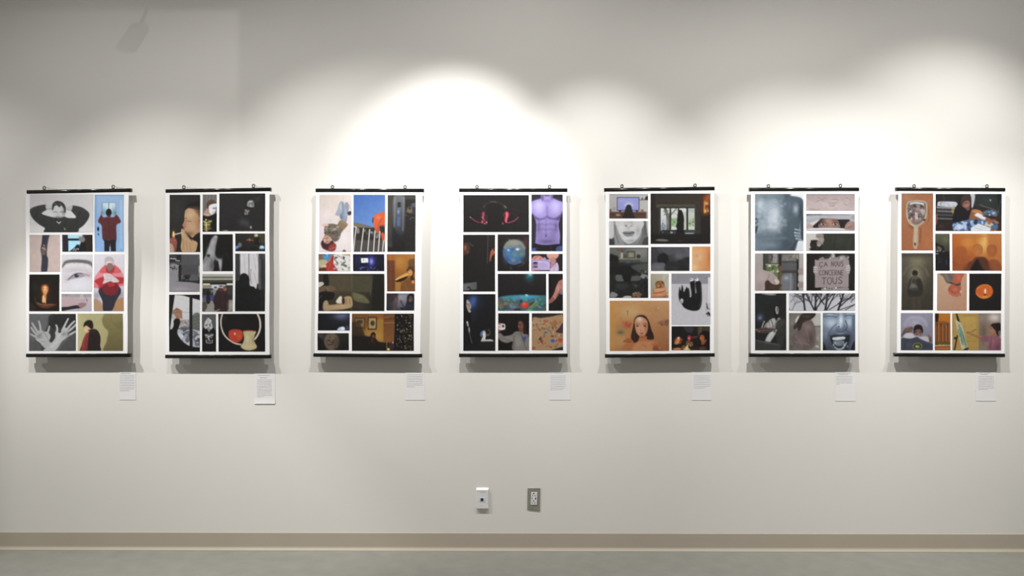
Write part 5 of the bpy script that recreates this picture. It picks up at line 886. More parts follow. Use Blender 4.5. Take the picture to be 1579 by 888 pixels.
o.p([107, 40, 150, 30, 210, 45, 260, 60, 310, 115, 328, 150, 305, 172, 255, 160, 225, 130, 195, 150, 190, 225, 107, 225], 0xa79793, 1, 7).b(170, 100, 50, 50, 0xb3a39f, .8).p([280, 125, 310, 125, 326, 152, 300, 165], 0xc7b8b4, .95, 5).l([235, 80, 215, 130], 6, 0x7d6c67, .7, 6).b(140, 190, 40, 40, 0x97858a, .5).l([270, 120, 290, 160], 5, 0x806f69, .7)
o.e(524, 50, 28, 32, 0x9d8b87, 1, 7).e(520, 175, 28, 30, 0x9a8884, 1, 7).r(498, 85, 550, 140, 0xc2bab7, .8, 8)

o = P(6, 'T', 615, 703, 1087, 1064, 'print of a person holding a hand-lettered cardboard sign')
o.f(0x211d1c).p([760, 740, 800, 730, 830, 703, 890, 703, 900, 740, 960, 720, 1010, 735, 1030, 790, 1020, 888, 720, 888, 730, 770], 0x8f8988, .9, 7).d(8, 740, 720, 1020, 760, 8, 16, [0xb5b0ae, 0x4f4a49, 0x9b9694], .8, 7).b(960, 750, 40, 20, 0xc9c5c3, .8).p([780, 705, 850, 705, 840, 745, 790, 755], 0x2a2625, .9, 8).l([872, 706, 876, 735], 9, 0xb9b5b3)
o.B.p([650, -60, 672, -52, 960, -55, 958, 195, 652, 198], 0x97898a, 1, 4, 0).b(800, 60, 150, 120, 0x9f9192, .6)
o.p([640, 20, 655, -5, 668, 10, 668, 72, 645, 70], 0xa39d9c, 1, 5)
for j in range(3):
    o.l([642, 12 + j * 20, 668, 16 + j * 20], 12, 0xb9b3b1, 1, 4).l([644, 22 + j * 20, 668, 26 + j * 20], 3, 0x4a4443, .8)
o.p([935, 10, 958, -14, 968, 10, 964, 70, 940, 60], 0xa8a2a0, 1, 5)
for j in range(3):
    o.l([938, 4 + j * 19, 962, 2 + j * 19], 11, 0xbab4b2, 1, 4).l([938, 13 + j * 19, 962, 11 + j * 19], 3, 0x3d3736, .8)
o.p([730, 198, 790, 194, 860, 200, 945, 194, 945, 225, 720, 225], 0x9b9695, .9, 6).d(6, 740, 200, 860, 222, 5, 9, [0x4a4645, 0xcfcbc9])
o.T
letters(o, 'CA', 740, 820, 788, 830, 5.5, 0x3c3130)
o.l([757, 832, 760, 842, 752, 846], 4, 0x3c3130)
letters(o, 'NOUS', 858, 975, 782, 826, 5.5, 0x3c3130)
o.B
letters(o, 'CONCERNE', 690, 912, 40, 84, 4.6, 0x3c3130, .25)
letters(o, 'TOUS', 716, 902, 108, 166, 6, 0x3c3130, .22, -2)

o = P(6, 'B', 105, 250, 390, 768, 'dark print of a seated woman lit from the side')
o.g4(0x27282a, 0x28292b, 0x222325, 0x2b2b2a).p([160, 255, 250, 250, 300, 258, 260, 268], 0xb0b2b4, .8, 6).b(150, 470, 40, 44, 0x56647d, .85).b(150, 475, 14, 14, 0x8492aa, .8).b(120, 350, 20, 40, 0x2f3338, .8)
o.p([280, 440, 278, 390, 295, 362, 320, 368, 328, 420, 316, 470, 300, 470], 0x17171a, 1, 6).p([290, 400, 296, 370, 316, 376, 322, 410, 312, 440, 300, 436], 0xa8a19f, 1, 5).b(312, 395, 9, 22, 0x4a4748, .8).l([300, 388, 310, 388], 4, 0x2c2a2b).e(310, 410, 9, 8, 0x8a4a4f, .7, 5)
o.p([210, 530, 240, 490, 280, 475, 300, 500, 320, 470, 345, 490, 375, 490, 360, 540, 310, 570, 240, 570, 200, 560], 0x8d8a89, 1, 8).p([215, 540, 245, 492, 285, 484, 280, 540, 230, 565], 0xb3b0ae, .95, 8).l([250, 490, 268, 540, 262, 560], 6, 0x2c2b2c, .9).l([230, 500, 240, 560], 6, 0x5a5859, .8).b(330, 500, 16, 30, 0xa19c98, .8).p([310, 500, 380, 490, 390, 600, 330, 768, 290, 600], 0x3c3b37, .9, 14)
o.l([165, 570, 178, 530, 190, 505], 9, 0xa9a6a5, 1, 5).l([185, 570, 200, 540, 212, 520], 9, 0x9c9998, 1, 5).p([105, 580, 150, 565, 250, 570, 320, 580, 290, 600, 200, 612, 120, 605], 0x54423c, .95, 8).l([105, 572, 150, 602], 6, 0x8a8a89, .9).l([120, 590, 260, 584], 6, 0x7a5d52, .7)
o.p([196, 700, 215, 640, 250, 600, 300, 580, 290, 620, 245, 690, 235, 704], 0xb9b8b8, 1, 6).l([240, 600, 290, 590], 6, 0x3a393a, .8).l([225, 660, 265, 610], 8, 0xd4d3d3, .8).l([280, 610, 285, 585, 300, 620], 5, 0x26262a).p([105, 680, 160, 680, 320, 715, 310, 768, 105, 768], 0x41413f, .95, 10).l([105, 676, 200, 700, 320, 718], 5, 0x77766f, .8, 5)

o = P(6, 'B', 415, 250, 1018, 407, 'print of bare branches against a pale sky')
o.g4(0xb4b4ba, 0xb9b9bf, 0xbfbfc6, 0xc3c3c9)
_r = np.random.default_rng(11)


def branch(x, y, a, L, w, dep):
    x2, y2 = x + math.cos(a) * L, y - math.sin(a) * L
    o.l([x, y, x2, y2], w, 0x2b2a2e, .9 if w > 3 else .65, 3.5, 0, max(1.5, w * .7))
    if dep:
        for k in range(2 if dep < 2 else 3):
            t = _r.uniform(.35, 1)
            branch(x + (x2 - x) * t, y + (y2 - y) * t, a + _r.uniform(-.75, .75), L * _r.uniform(.45, .75), max(2, w * .5), dep - 1)


for (x, y, a, L, w) in ((560, 407, 1.68, 175, 19), (648, 407, 2.05, 170, 15), (652, 407, 1.5, 165, 20), (655, 400, .95, 180, 14), (745, 407, 1.42, 165, 22), (760, 400, 1.1, 170, 14), (735, 350, 2.2, 120, 12), (862, 407, 1.25, 170, 20), (870, 380, .75, 190, 13), (780, 400, .55, 200, 9), (930, 400, .5, 120, 9), (880, 400, .35, 150, 8), (420, 400, 2.0, 120, 7), (440, 407, 1.1, 110, 5), (500, 330, .3, 90, 4), (430, 330, .9, 90, 4), (980, 330, .9, 100, 7)):
    branch(x, y, a, L, w, 3 if w > 11 else 2)
o.e(655, 395, 18, 18, 0x2b2a2e, .9, 6)

o = P(6, 'B', 415, 430, 703, 768, 'soft print of a person wrapped in sheer pinkish fabric')
o.g4(0x6d6862, 0x9a968f, 0x6f6b62, 0x8a867c).b(445, 500, 40, 60, 0x847f79, .8).p([620, 440, 703, 430, 703, 550, 640, 545], 0xb9b5ae, 1, 14).r(640, 545, 703, 560, 0x55504a, .7, 8).p([470, 500, 500, 455, 510, 480, 490, 530], 0xcfcbc5, .95, 7).l([415, 450, 480, 436], 14, 0x77726c, .8, 10)
o.p([455, 550, 480, 520, 520, 450, 560, 432, 655, 432, 640, 470, 590, 500, 545, 520, 530, 560, 510, 606, 496, 606, 490, 560, 465, 580], 0x3a2f2a, 1, 7).l([500, 560, 502, 600], 6, 0x57483f, .8).l([465, 560, 490, 530], 8, 0x64534a, .7).b(580, 460, 50, 16, 0x5a4b42, .7)
o.p([440, 660, 470, 610, 530, 570, 560, 510, 620, 500, 650, 560, 660, 640, 640, 740, 560, 768, 470, 740], 0x6f5f5b, .95, 14).b(590, 560, 50, 50, 0x8a7874, .8).b(610, 660, 30, 60, 0x57443f, .7).b(520, 680, 50, 60, 0x85746e, .7).l([480, 640, 540, 730], 9, 0x8f807a, .6, 10).l([560, 540, 600, 690], 8, 0x94837d, .5, 10).l([460, 690, 600, 720], 7, 0x9a8c84, .5, 8)
o.b(680, 660, 20, 30, 0xa8a399, .7).p([655, 730, 680, 726, 684, 748], 0xc9c5bd, .9, 6).b(665, 700, 12, 20, 0x6b7066, .7).b(430, 740, 30, 30, 0x5d5a53, .7).n(4, 30)

o = P(6, 'B', 723, 428, 1018, 768, 'blue-toned close-up print of a screaming face')
o.g4(0x7f8fa5, 0x8b99ae, 0x46505f, 0x2f3540).b(800, 520, 80, 70, 0xb9c8da, .95).b(960, 510, 46, 66, 0xb4c3d5, .9).b(790, 440, 60, 14, 0xa9b8cb, .8).b(750, 620, 30, 60, 0x7d8ca2, .8).p([990, 480, 1018, 470, 1018, 768, 960, 768, 990, 640], 0x59677b, .8, 14).p([723, 690, 760, 768, 723, 768], 0x20242b, 1, 8).p([975, 768, 1005, 690, 1018, 700, 1018, 768], 0x23272e, 1, 8)
o.l([730, 445, 780, 430, 840, 440], 8, 0x4f5c70, .8, 8).l([728, 462, 780, 458, 850, 465], 7, 0x3a4556, .9, 5).l([920, 460, 960, 452, 1018, 456], 7, 0x3a4556, .9, 5).l([750, 476, 800, 480, 850, 470], 6, 0x6b7a90, .7, 6).l([920, 470, 960, 478, 1010, 468], 6, 0x6b7a90, .7, 6).b(865, 455, 14, 34, 0x5d6b80, .7).b(920, 440, 20, 16, 0x5a687c, .6)
o.b(888, 500, 26, 70, 0xd9e4f0, .95).b(870, 550, 24, 22, 0xcfdae8, .85).p([842, 572, 850, 552, 870, 562, 900, 566, 920, 540, 935, 550, 930, 585, 890, 592, 860, 590], 0x66748a, .8, 9).e(870, 552, 9, 7, 0x3a4454, .9, 6).l([930, 500, 946, 550, 930, 585], 9, 0x404b5c, .8, 8).l([850, 590, 890, 600, 930, 580], 6, 0x3a4454, .8)
o.l([848, 530, 800, 575, 770, 640], 9, 0x4b586b, .8, 8).l([935, 580, 980, 630], 9, 0x4b586b, .8, 8).b(880, 618, 60, 12, 0x8796ab, .7)
o.p([790, 640, 830, 630, 885, 628, 940, 622, 968, 630, 964, 680, 940, 730, 890, 764, 840, 755, 806, 710], 0x23272e, 1, 7).l([785, 640, 830, 628, 890, 632, 965, 624], 14, 0x4b4f62, .8, 7).p([812, 655, 850, 648, 920, 646, 925, 664, 890, 672, 820, 675], 0xd3dbe2, 1, 5).d(7, 820, 656, 920, 660, 3, 3, [0x8a949e]).p([815, 690, 860, 675, 910, 680, 920, 700, 890, 730, 840, 725], 0x79828f, .95, 9).p([806, 695, 820, 720, 850, 745, 890, 750, 940, 690, 935, 720, 895, 765, 840, 758], 0xb9c3cc, .8, 6).d(16, 810, 700, 950, 755, 4, 8, [0x8e98a4, 0x4d5560, 0xcfd7dd], .7).l([800, 730, 850, 768], 10, 0x56616f, .8, 8)

# ------------------------------------------------------------------ poster 7
o = P(7, 'T', 110, 117, 418, 672, 'colour print of an oval hand mirror with crumpled foil on a brown ground')
o.g4(0xa06f4d, 0x9f6745, 0x9c5f3d, 0xa4653f).b(160, 160, 60, 50, 0xa9795a, .8).b(360, 580, 60, 90, 0xad6b41, .7).l([300, 460, 290, 600], 12, 0x6e3e26, .5, 14).p([170, 420, 250, 470, 370, 400, 380, 300, 366, 240, 372, 380, 300, 450], 0x744428, .6, 14)
o.p([154, 270, 160, 215, 185, 190, 260, 183, 330, 188, 358, 212, 362, 270, 354, 350, 325, 405, 285, 435, 274, 460, 272, 560, 268, 620, 256, 655, 240, 660, 226, 640, 222, 580, 230, 460, 222, 440, 186, 410, 160, 350], 0xa8967f, 1, 4).l([160, 280, 164, 350, 190, 405, 230, 436], 5, 0xc7b79f, .7, 4).l([250, 460, 246, 580], 14, 0xb8a78f, .6, 10)
o.p([168, 275, 174, 225, 195, 205, 260, 198, 325, 205, 344, 225, 348, 280, 338, 340, 312, 390, 260, 422, 215, 405, 180, 350], 0x6b5f5c, 1, 4)
o.d(34, 185, 215, 335, 400, 6, 16, [0x3f3635, 0x9c9490, 0xc3bcb8, 0x574a48, 0xa98d85, 0x2b2424, 0x7d6a66], .75, 6, 2.2).l([200, 215, 260, 208, 320, 220], 16, 0xcfccc8, .85, 8).l([225, 230, 250, 220, 270, 235], 6, 0x5b5150, .8).e(320, 300, 20, 30, 0xaaa6a4, .7, 10).p([240, 330, 250, 300, 268, 330, 262, 360, 242, 358], 0xc2a69b, .9, 7).b(265, 270, 36, 30, 0xb59a90, .6).l([205, 320, 235, 326], 7, 0x2d2424, .8).l([275, 318, 300, 322], 7, 0x2d2424, .8).p([205, 380, 240, 370, 290, 375, 270, 410, 230, 408], 0x8a6a62, .8, 7).l([180, 250, 210, 270, 180, 310], 9, 0x9c9491, .7)
o.e(242, 610, 10, 16, 0x5d3a26, 1, 4).l([242, 584, 244, 600], 5, 0xc9bba4, .8)

o = P(7, 'T', 443, 122, 1088, 482, 'colour print of a woman at a desk heaped with papers')
o.g4(0x211f20, 0x232826, 0x2a2220, 0x4b2f20).p([820, 122, 1088, 122, 1088, 300, 1060, 300, 900, 250, 830, 240], 0x2b3331, 1, 7).b(960, 190, 70, 40, 0x35403d, .8).e(978, 183, 8, 9, 0x8d9a94, 1, 5).l([880, 230, 1000, 270, 1060, 300], 14, 0x57514a, .9, 7).p([1040, 122, 1088, 122, 1088, 330, 1070, 300], 0x1b1d1f, .9, 8).l([1080, 180, 1060, 300], 8, 0x4a4f55, .7)
o.p([462, 225, 480, 195, 640, 200, 636, 250, 470, 240], 0xb0b6c2, 1, 5).d(8, 480, 200, 630, 240, 6, 14, [0xd0d3da, 0x7f8796, 0xb3a88c, 0x9aa2b0], .8, 5, 2).r(443, 122, 640, 195, 0x2b2929, .9, 8).l([520, 130, 524, 190], 12, 0x3d3b3c, .8)
for j, c in enumerate((0x8c8a88, 0x3c3a3b, 0x6f6d6c, 0x2b2a2b, 0x4d4b4b, 0x242324, 0x605e5d, 0x1d1c1d)):
    o.p([450, 244 + j * 18, 640, 252 + j * 18, 630, 268 + j * 18, 455, 262 + j * 18], c, .95, 4, 0)
o.r(443, 385, 620, 482, 0x2a201c, .95, 8).b(500, 440, 40, 30, 0x4a352a, .7).p([600, 250, 630, 240, 630, 320, 604, 310], 0xb39a5c, .6, 7).p([443, 330, 460, 310, 460, 400, 443, 420], 0x8a5a4a, .8, 8)
o.p([780, 122, 825, 122, 822, 190, 800, 260, 775, 200], 0xaeaeb4, 1, 6).p([612, 400, 625, 280, 660, 220, 690, 150, 730, 122, 780, 135, 792, 190, 790, 300, 780, 360, 700, 380], 0x17141a, 1, 6).p([702, 236, 706, 196, 740, 180, 776, 196, 778, 232, 764, 254, 742, 262, 716, 252], 0x8a5a4c, 1, 6).b(750, 235, 22, 14, 0xa87a72, .8).p([738, 256, 772, 244, 776, 276, 748, 284], 0x7a4c42, .9, 7).p([684, 226, 692, 160, 715, 134, 745, 124, 772, 138, 788, 170, 786, 214, 776, 200, 766, 184, 736, 190, 714, 206, 702, 236], 0x3d2f29, 1, 5).l([700, 190, 725, 150, 755, 138], 6, 0x55453d, .7, 6).l([715, 200, 735, 160], 5, 0x4a3b34, .6, 5).l([725, 210, 745, 212], 5, 0x3a211d).l([740, 180, 780, 180], 7, 0x4a3a33, .7)
o.p([785, 300, 820, 270, 880, 290, 1000, 380, 1060, 400, 1060, 482, 780, 482], 0x8a5a33, 1, 8).p([795, 290, 850, 275, 900, 300, 880, 330], 0xb8794a, .9, 8).p([820, 330, 850, 305, 942, 345, 920, 382], 0xcfcfd4, 1, 4, 0).l([830, 335, 920, 375], 5, 0xa7a9b2, .8).p([905, 300, 960, 280, 1040, 300, 1040, 340, 990, 335, 930, 325], 0x55688a, 1, 7).d(8, 920, 285, 1030, 330, 5, 12, [0x7d90b0, 0x34425f, 0xa3b1c8], .8, 5, 2).p([900, 330, 980, 340, 985, 352, 930, 350], 0x23262c, .8, 7).r(1040, 370, 1088, 482, 0x2f1f18, .8, 12)
o.p([612, 460, 630, 410, 700, 390, 780, 370, 880, 370, 960, 385, 1040, 400, 1040, 470, 900, 440, 780, 475, 640, 476], 0x4c648c, 1, 8).d(40, 625, 385, 900, 470, 7, 20, [0x8aa6cc, 0x2a3a5a, 0xb5c8e0, 0x1c2438, 0x6a86b2, 0x3d5580], .8, 6, 2.2).p([630, 440, 680, 415, 720, 440, 690, 468, 640, 470], 0xb9cbe2, .8, 8).d(14, 920, 390, 1040, 440, 6, 14, [0x9a7a4a, 0x55688a, 0xc9b08a, 0x3c4a6a, 0xa04a35], .85, 5, 2).p([990, 375, 1030, 372, 1020, 395], 0xb5502c, .9, 6)
o.p([785, 455, 860, 410, 985, 455, 975, 482, 790, 482], 0xc9ced6, 1, 4, 0).l([820, 450, 900, 470], 6, 0x8d97a6, .8).l([840, 430, 940, 460], 5, 0xa3abb8, .7).p([950, 425, 985, 420, 980, 445], 0xd6c8a8, .9, 5)

o = P(7, 'T', 440, 510, 580, 870, 'dark print of a half-lit figure against an olive wall')
o.g4(0x57593f, 0x55563e, 0x23231f, 0x201f1e).b(540, 570, 50, 60, 0x63644a, .8).p([440, 620, 470, 612, 510, 630, 530, 660, 520, 690, 560, 680, 580, 720, 580, 870, 440, 870], 0x1a191b, 1, 8).p([440, 640, 470, 628, 500, 645, 490, 680, 460, 690, 440, 690], 0x4f4340, .95, 7).d(14, 442, 630, 520, 690, 4, 8, [0xa59a96, 0x231f1f, 0x7a6c68, 0x352d2d], .85).l([440, 706, 465, 706], 6, 0xb5b2ae).l([470, 786, 495, 790], 7, 0x3d4659, .9).l([546, 770, 550, 810], 12, 0x2a4a58, .8, 8).b(480, 760, 30, 30, 0x232833, .8)

o = P(7, 'T', 605, 510, 1088, 870, 'orange print of three overlapping head shadows')
o.g4(0xb5611f, 0xb8773a, 0xa04e1e, 0xb2602a).b(760, 600, 100, 90, 0xca8236, .8).b(905, 620, 60, 120, 0xd9a050, .95).b(925, 580, 26, 90, 0xe0b368, .7).r(965, 510, 1088, 870, 0xb87038, .7, 24).b(640, 800, 60, 80, 0x8f4520, .8).l([615, 530, 780, 545, 940, 535], 7, 0xa1683a, .6, 6)
o.p([635, 720, 640, 655, 680, 630, 730, 640, 745, 690, 730, 760, 640, 800], 0x9e5526, .85, 12).e(855, 672, 48, 58, 0xb06a33, 1, 9).l([808, 660, 820, 630, 855, 615, 890, 630, 902, 662], 7, 0x97552a, .8, 6).b(855, 690, 26, 30, 0xb87440, .8).e(992, 680, 50, 58, 0xa35b2c, .95, 12).l([946, 660, 960, 630, 995, 618, 1030, 634, 1040, 670], 7, 0x8d4b26, .8, 6).b(990, 670, 24, 34, 0xad683a, .7)
o.p([720, 870, 745, 800, 800, 770, 830, 740, 880, 735, 920, 740, 960, 780, 1000, 870], 0x6b3a23, 1, 8).p([960, 780, 1000, 760, 1060, 780, 1088, 870, 990, 870], 0x8d4d2a, .9, 12).p([785, 870, 800, 820, 835, 770, 855, 756, 880, 775, 905, 830, 915, 870], 0x231a15, 1, 8).p([855, 756, 900, 740, 940, 760, 960, 870, 915, 870], 0x5b3324, .9, 8).p([720, 740, 790, 735, 760, 800, 730, 860, 640, 870, 660, 800], 0x97512a, .6, 14)

o = P(7, 'T', 110, 700, 418, 1255, 'dim print of a person with a backpack seen from behind')
o.g4(0x5a5548, 0x55503f, 0x3f3a30, 0x3a352b).r(110, 705, 418, 735, 0x4b4236, .8, 14).b(260, 780, 100, 50, 0x7d775e, .9)
o.B.b(235, 100, 90, 130, 0x756f57, .9).b(230, 70, 55, 80, 0x847d62, .9).l([120, 80, 150, 20, 200, -10, 270, -10, 320, 30, 345, 90], 16, 0x7a745c, .45, 16).b(130, 320, 40, 80, 0x453f34, .8).b(350, 330, 40, 90, 0x413b31, .8)
o.p([200, 290, 210, 260, 268, 262, 275, 400, 200, 400], 0x4b4235, .9, 10).l([238, 280, 238, 400], 8, 0x3a3329, .7, 6).p([165, 272, 158, 200, 165, 140, 200, 105, 250, 105, 280, 130, 298, 200, 278, 272, 220, 280], 0x37352e, 1, 8).p([170, 200, 180, 120, 200, 100, 250, 100, 270, 130, 275, 190], 0x3f3d34, .8, 12).e(224, 66, 26, 28, 0x29241f, 1, 7).b(224, 82, 14, 14, 0x3d332a, .8).p([200, 92, 225, 86, 250, 96, 245, 120, 205, 118], 0x58544a, .95, 7)
o.p([175, 200, 190, 165, 215, 160, 240, 180, 255, 220, 210, 226, 176, 220], 0x625e52, .95, 9).b(205, 185, 18, 18, 0x716c5f, .8).p([240, 120, 270, 130, 285, 200, 262, 220, 245, 170], 0x2d2b26, .8, 8).p([165, 210, 290, 205, 275, 270, 170, 270], 0x2f2e2b, .6, 10).l([200, 110, 190, 170], 8, 0x6b6759, .6)

o = P(7, 'B', 427, 68, 697, 406, 'colour print of a lowered fist with a bracelet')
o.g4(0xb69479, 0xb79377, 0xb68d73, 0xb9876a).b(560, 180, 120, 100, 0xb89a80, .8).p([450, 68, 590, 68, 580, 110, 560, 150, 520, 162, 495, 130, 480, 100], 0x6f655c, 1, 7).l([500, 80, 540, 150], 12, 0x85796e, .7, 10).l([530, 72, 560, 120], 9, 0x574e46, .7, 8)
o.p([585, 68, 670, 68, 655, 110, 640, 165, 638, 185, 572, 180, 562, 140, 580, 110], 0xb4593f, 1, 7).b(620, 110, 26, 40, 0xc06a4e, .8).p([535, 190, 560, 170, 635, 178, 645, 215, 640, 255, 625, 272, 600, 280, 560, 268, 535, 245, 524, 215], 0xb05a42, 1, 7)
for (x, y) in ((548, 250), (572, 264), (600, 272), (626, 262)):
    o.e(x, y, 15, 13, 0xbb6c52, .9, 7)
    o.l([x + 13, y - 14, x + 14, y + 8], 4, 0x7a3a2a, .8)
o.l([540, 200, 560, 240], 8, 0x93452f, .6, 7).b(590, 215, 26, 20, 0xc0735a, .8).p([636, 225, 655, 225, 648, 245, 636, 250], 0xdfa28a, .9, 5).l([536, 150, 570, 162, 600, 170, 636, 165], 14, 0x4d4540, .95, 5).d(9, 545, 148, 634, 172, 3, 5, [0x8d857c, 0x2b2624, 0x6e5b50]).l([600, 178, 625, 176], 6, 0x3f3733)

o = P(7, 'B', 720, 70, 1012, 406, 'dark print of a burning tealight candle')
o.f(0x211d1c).b(860, 240, 110, 90, 0x2b201b, .7).e(857, 233, 80, 66, 0xcf6222, 1, 5).b(860, 245, 60, 40, 0xdd5f2a, .8).l([790, 210, 830, 180, 880, 172, 920, 195], 9, 0xdb8632, .8, 7).l([785, 255, 820, 285, 865, 295, 915, 272], 9, 0xe08a34, .8, 7).b(862, 282, 40, 10, 0xe8a23c, .8).b(812, 232, 20, 26, 0xc0562a, .7).e(862, 258, 16, 12, 0x9c4a1f, .8, 8)
o.p([858, 240, 858, 222, 868, 206, 872, 226, 870, 248, 862, 252], 0xfff1d0, 1, 5).b(866, 234, 12, 22, 0xf8c070, .6).e(864, 266, 8, 7, 0x6b3a1e, .9, 4).l([780, 230, 786, 200, 830, 175, 880, 168, 920, 190, 935, 232, 915, 275, 860, 298], 4, 0x8d4a1e, .6, 4)

o = P(7, 'B', 97, 430, 388, 767, 'colour print of a person with raised hands wearing a badge shirt')
o.g4(0x8f8da0, 0x8d8a9c, 0x83808f, 0x807c88).b(230, 520, 90, 60, 0xa5a2b4, .9).l([130, 540, 170, 480, 240, 468, 300, 490, 330, 540], 26, 0xb0acbe, .5, 22)
o.p([97, 680, 120, 655, 180, 664, 230, 650, 290, 665, 370, 705, 388, 720, 388, 770, 97, 770], 0x454856, 1, 7).b(170, 720, 50, 30, 0x4f5260, .8).b(320, 730, 40, 24, 0x3a3d49, .7).l([140, 680, 130, 760], 9, 0x383b47, .6, 9)
o.p([140, 620, 180, 610, 210, 625, 220, 650, 180, 660, 120, 650], 0xc3bfc6, .95, 8).p([250, 650, 300, 640, 345, 650, 370, 690, 330, 690], 0xb7b3bb, .9, 8).p([97, 640, 110, 610, 130, 575, 160, 560, 200, 556, 208, 580, 180, 606, 140, 610, 112, 640], 0x6b5350, 1, 7)
o.l([145, 600, 165, 565, 195, 552], 9, 0x8a6d68, .9, 5).l([165, 604, 190, 580], 9, 0x7d605b, .9, 5).l([175, 606, 205, 600], 8, 0x826661, .9, 5).l([112, 620, 150, 600, 170, 604], 6, 0x4a3836, .7)
o.p([214, 608, 214, 562, 235, 538, 265, 535, 290, 552, 300, 592, 292, 618, 280, 620, 220, 618], 0x27201f, 1, 6).p([225, 600, 232, 580, 260, 572, 285, 585, 288, 620, 272, 650, 240, 645, 228, 625], 0x7d5d55, 1, 6).p([218, 600, 225, 565, 262, 556, 292, 580, 290, 600, 270, 578, 240, 580], 0x241d1d, 1, 5).l([230, 602, 250, 600], 6, 0x2f2322, .9).l([264, 600, 282, 602], 6, 0x2f2322, .9).b(255, 605, 10, 12, 0x9a7a70, .7).l([245, 630, 268, 630], 5, 0x54332f, .8).p([250, 630, 270, 622, 272, 650, 255, 655], 0x98807a, .8, 6).l([225, 646, 250, 640, 330, 680], 7, 0xbfbac2, .8)
o.p([355, 690, 350, 660, 338, 630, 348, 625, 360, 650, 372, 640, 378, 690, 370, 700], 0x6f5753, 1, 6).l([352, 655, 342, 628], 7, 0x8d7069, .9).l([362, 655, 358, 622], 7, 0x866a64, .9)
o.e(247, 733, 44, 31, 0x7d8455, 1, 5).e(247, 734, 36, 25, 0x2c3220, 1, 4).p([222, 735, 235, 722, 262, 724, 272, 738, 250, 752], 0x7e8a4a, .95, 6).e(242, 735, 10, 8, 0xb4bb7d, .9, 5)

o = P(7, 'B', 407, 432, 548, 767, 'orange print of slender bottles on a tray')
o.g4(0xb06a1c, 0xc3761d, 0x8a4c1c, 0x94501c).r(440, 432, 548, 520, 0xbe7320, .8, 14).p([413, 432, 440, 432, 436, 510, 415, 515], 0x2b1a10, 1, 6).p([410, 520, 545, 525, 545, 700, 410, 695], 0x945521, .9, 8)
for i, x in enumerate((428, 463, 496, 524)):
    o.l([x, 535, x, 690], 16, 0x5f3216, .95, 4, 0).l([x - 4, 545, x - 4, 690], 5, 0x9c7a6a, .7, 4, 0).l([x + 11, 530, x + 11, 692], 7, 0xb9772f, .8, 5, 0).e(x, 532, 9, 12, 0x54402e, .9, 5)
o.r(480, 520, 505, 545, 0x6d5a44, .8, 6).r(410, 690, 545, 712, 0x6a5228, .95, 5).r(410, 712, 545, 724, 0x4f6a3c, .6, 6).l([410, 728, 545, 724], 6, 0xd9dda2).l([410, 740, 545, 738], 8, 0x9a3f1f).l([420, 750, 540, 748], 7, 0xd09a5c, .9).r(410, 752, 545, 767, 0xb05a28, .9, 5).d(8, 415, 705, 540, 722, 3, 6, [0xa09a58, 0x3c4a22])

o = P(7, 'B', 565, 432, 1010, 768, 'colour print of a woman painting at an easel')
o.g4(0xb8973f, 0x8f7b6c, 0xb38a3f, 0x8a6f50).r(565, 432, 810, 768, 0xb3904a, 1, 5).b(690, 500, 80, 60, 0xc3a254, .7).b(700, 640, 60, 60, 0xb1894b, .7).r(660, 450, 790, 458, 0x9a7a38, .7).l([680, 455, 682, 580], 6, 0x98773a, .6).r(670, 460, 785, 640, 0xbb9a52, .5, 5).l([785, 455, 788, 660], 5, 0x97783c, .6).r(640, 685, 790, 690, 0x8f7034, .7)
o.r(806, 432, 1010, 768, 0x8a7868, 1, 5).b(950, 470, 70, 50, 0xd6cbc4, .95).b(850, 600, 36, 120, 0x6e5d4d, .8).b(840, 480, 30, 50, 0x97887c, .7)
o.p([597, 435, 610, 432, 640, 520, 630, 530, 612, 500], 0x23211c, 1, 4, 0).p([592, 490, 612, 500, 650, 530, 680, 640, 705, 765, 668, 768, 640, 700, 605, 560], 0xbcb493, 1, 5)
for q in ([625, 545, 640, 600, 655, 700], [640, 560, 660, 640, 672, 720], [655, 600, 680, 680, 690, 740], [620, 580, 632, 640]):
    o.l(q, 11, 0x5d8a80, .85, 7)
o.l([640, 620, 655, 720], 6, 0x2f5a55, .8).l([660, 620, 690, 720], 5, 0x3f6a62, .8).l([640, 690, 655, 760], 7, 0xd9d5ba, .8).b(630, 540, 12, 14, 0x7d9684, .8)
o.l([610, 640, 585, 768], 13, 0x27211b, 1, 4, 0).p([580, 655, 600, 648, 600, 665, 582, 668], 0x2a241c).p([665, 768, 690, 748, 716, 748, 700, 768], 0x2d261d)
o.l([720, 612, 760, 590, 782, 580], 4, 0x3a2a1c, 1, 3).e(712, 607, 18, 10, 0x9c6b45, 1, 5).l([725, 615, 780, 635, 840, 652, 880, 650], 17, 0xa87850, 1, 6).l([730, 625, 790, 648, 840, 665], 5, 0x7a5232, .7)
o.p([832, 650, 860, 636, 900, 640, 945, 625, 985, 640, 1010, 670, 1010, 768, 890, 768, 900, 700, 880, 690, 838, 690], 0x8f5a68, 1, 7).b(930, 680, 30, 40, 0xa8717c, .7).b(980, 740, 30, 40, 0x6d3c4a, .7).l([925, 660, 910, 760], 9, 0x713f4d, .7, 8).l([860, 645, 880, 690], 7, 0x784452, .6)
o.p([902, 600, 905, 560, 925, 540, 955, 555, 955, 610, 935, 630, 915, 625], 0xa8765c, 1, 6).l([900, 580, 908, 595], 5, 0xa8765c).l([912, 572, 925, 570], 5, 0x4a2c22, .8).l([908, 612, 922, 612], 5, 0x7d4638, .8).p([935, 620, 960, 605, 970, 640, 945, 645], 0x9a684f, 1, 6)
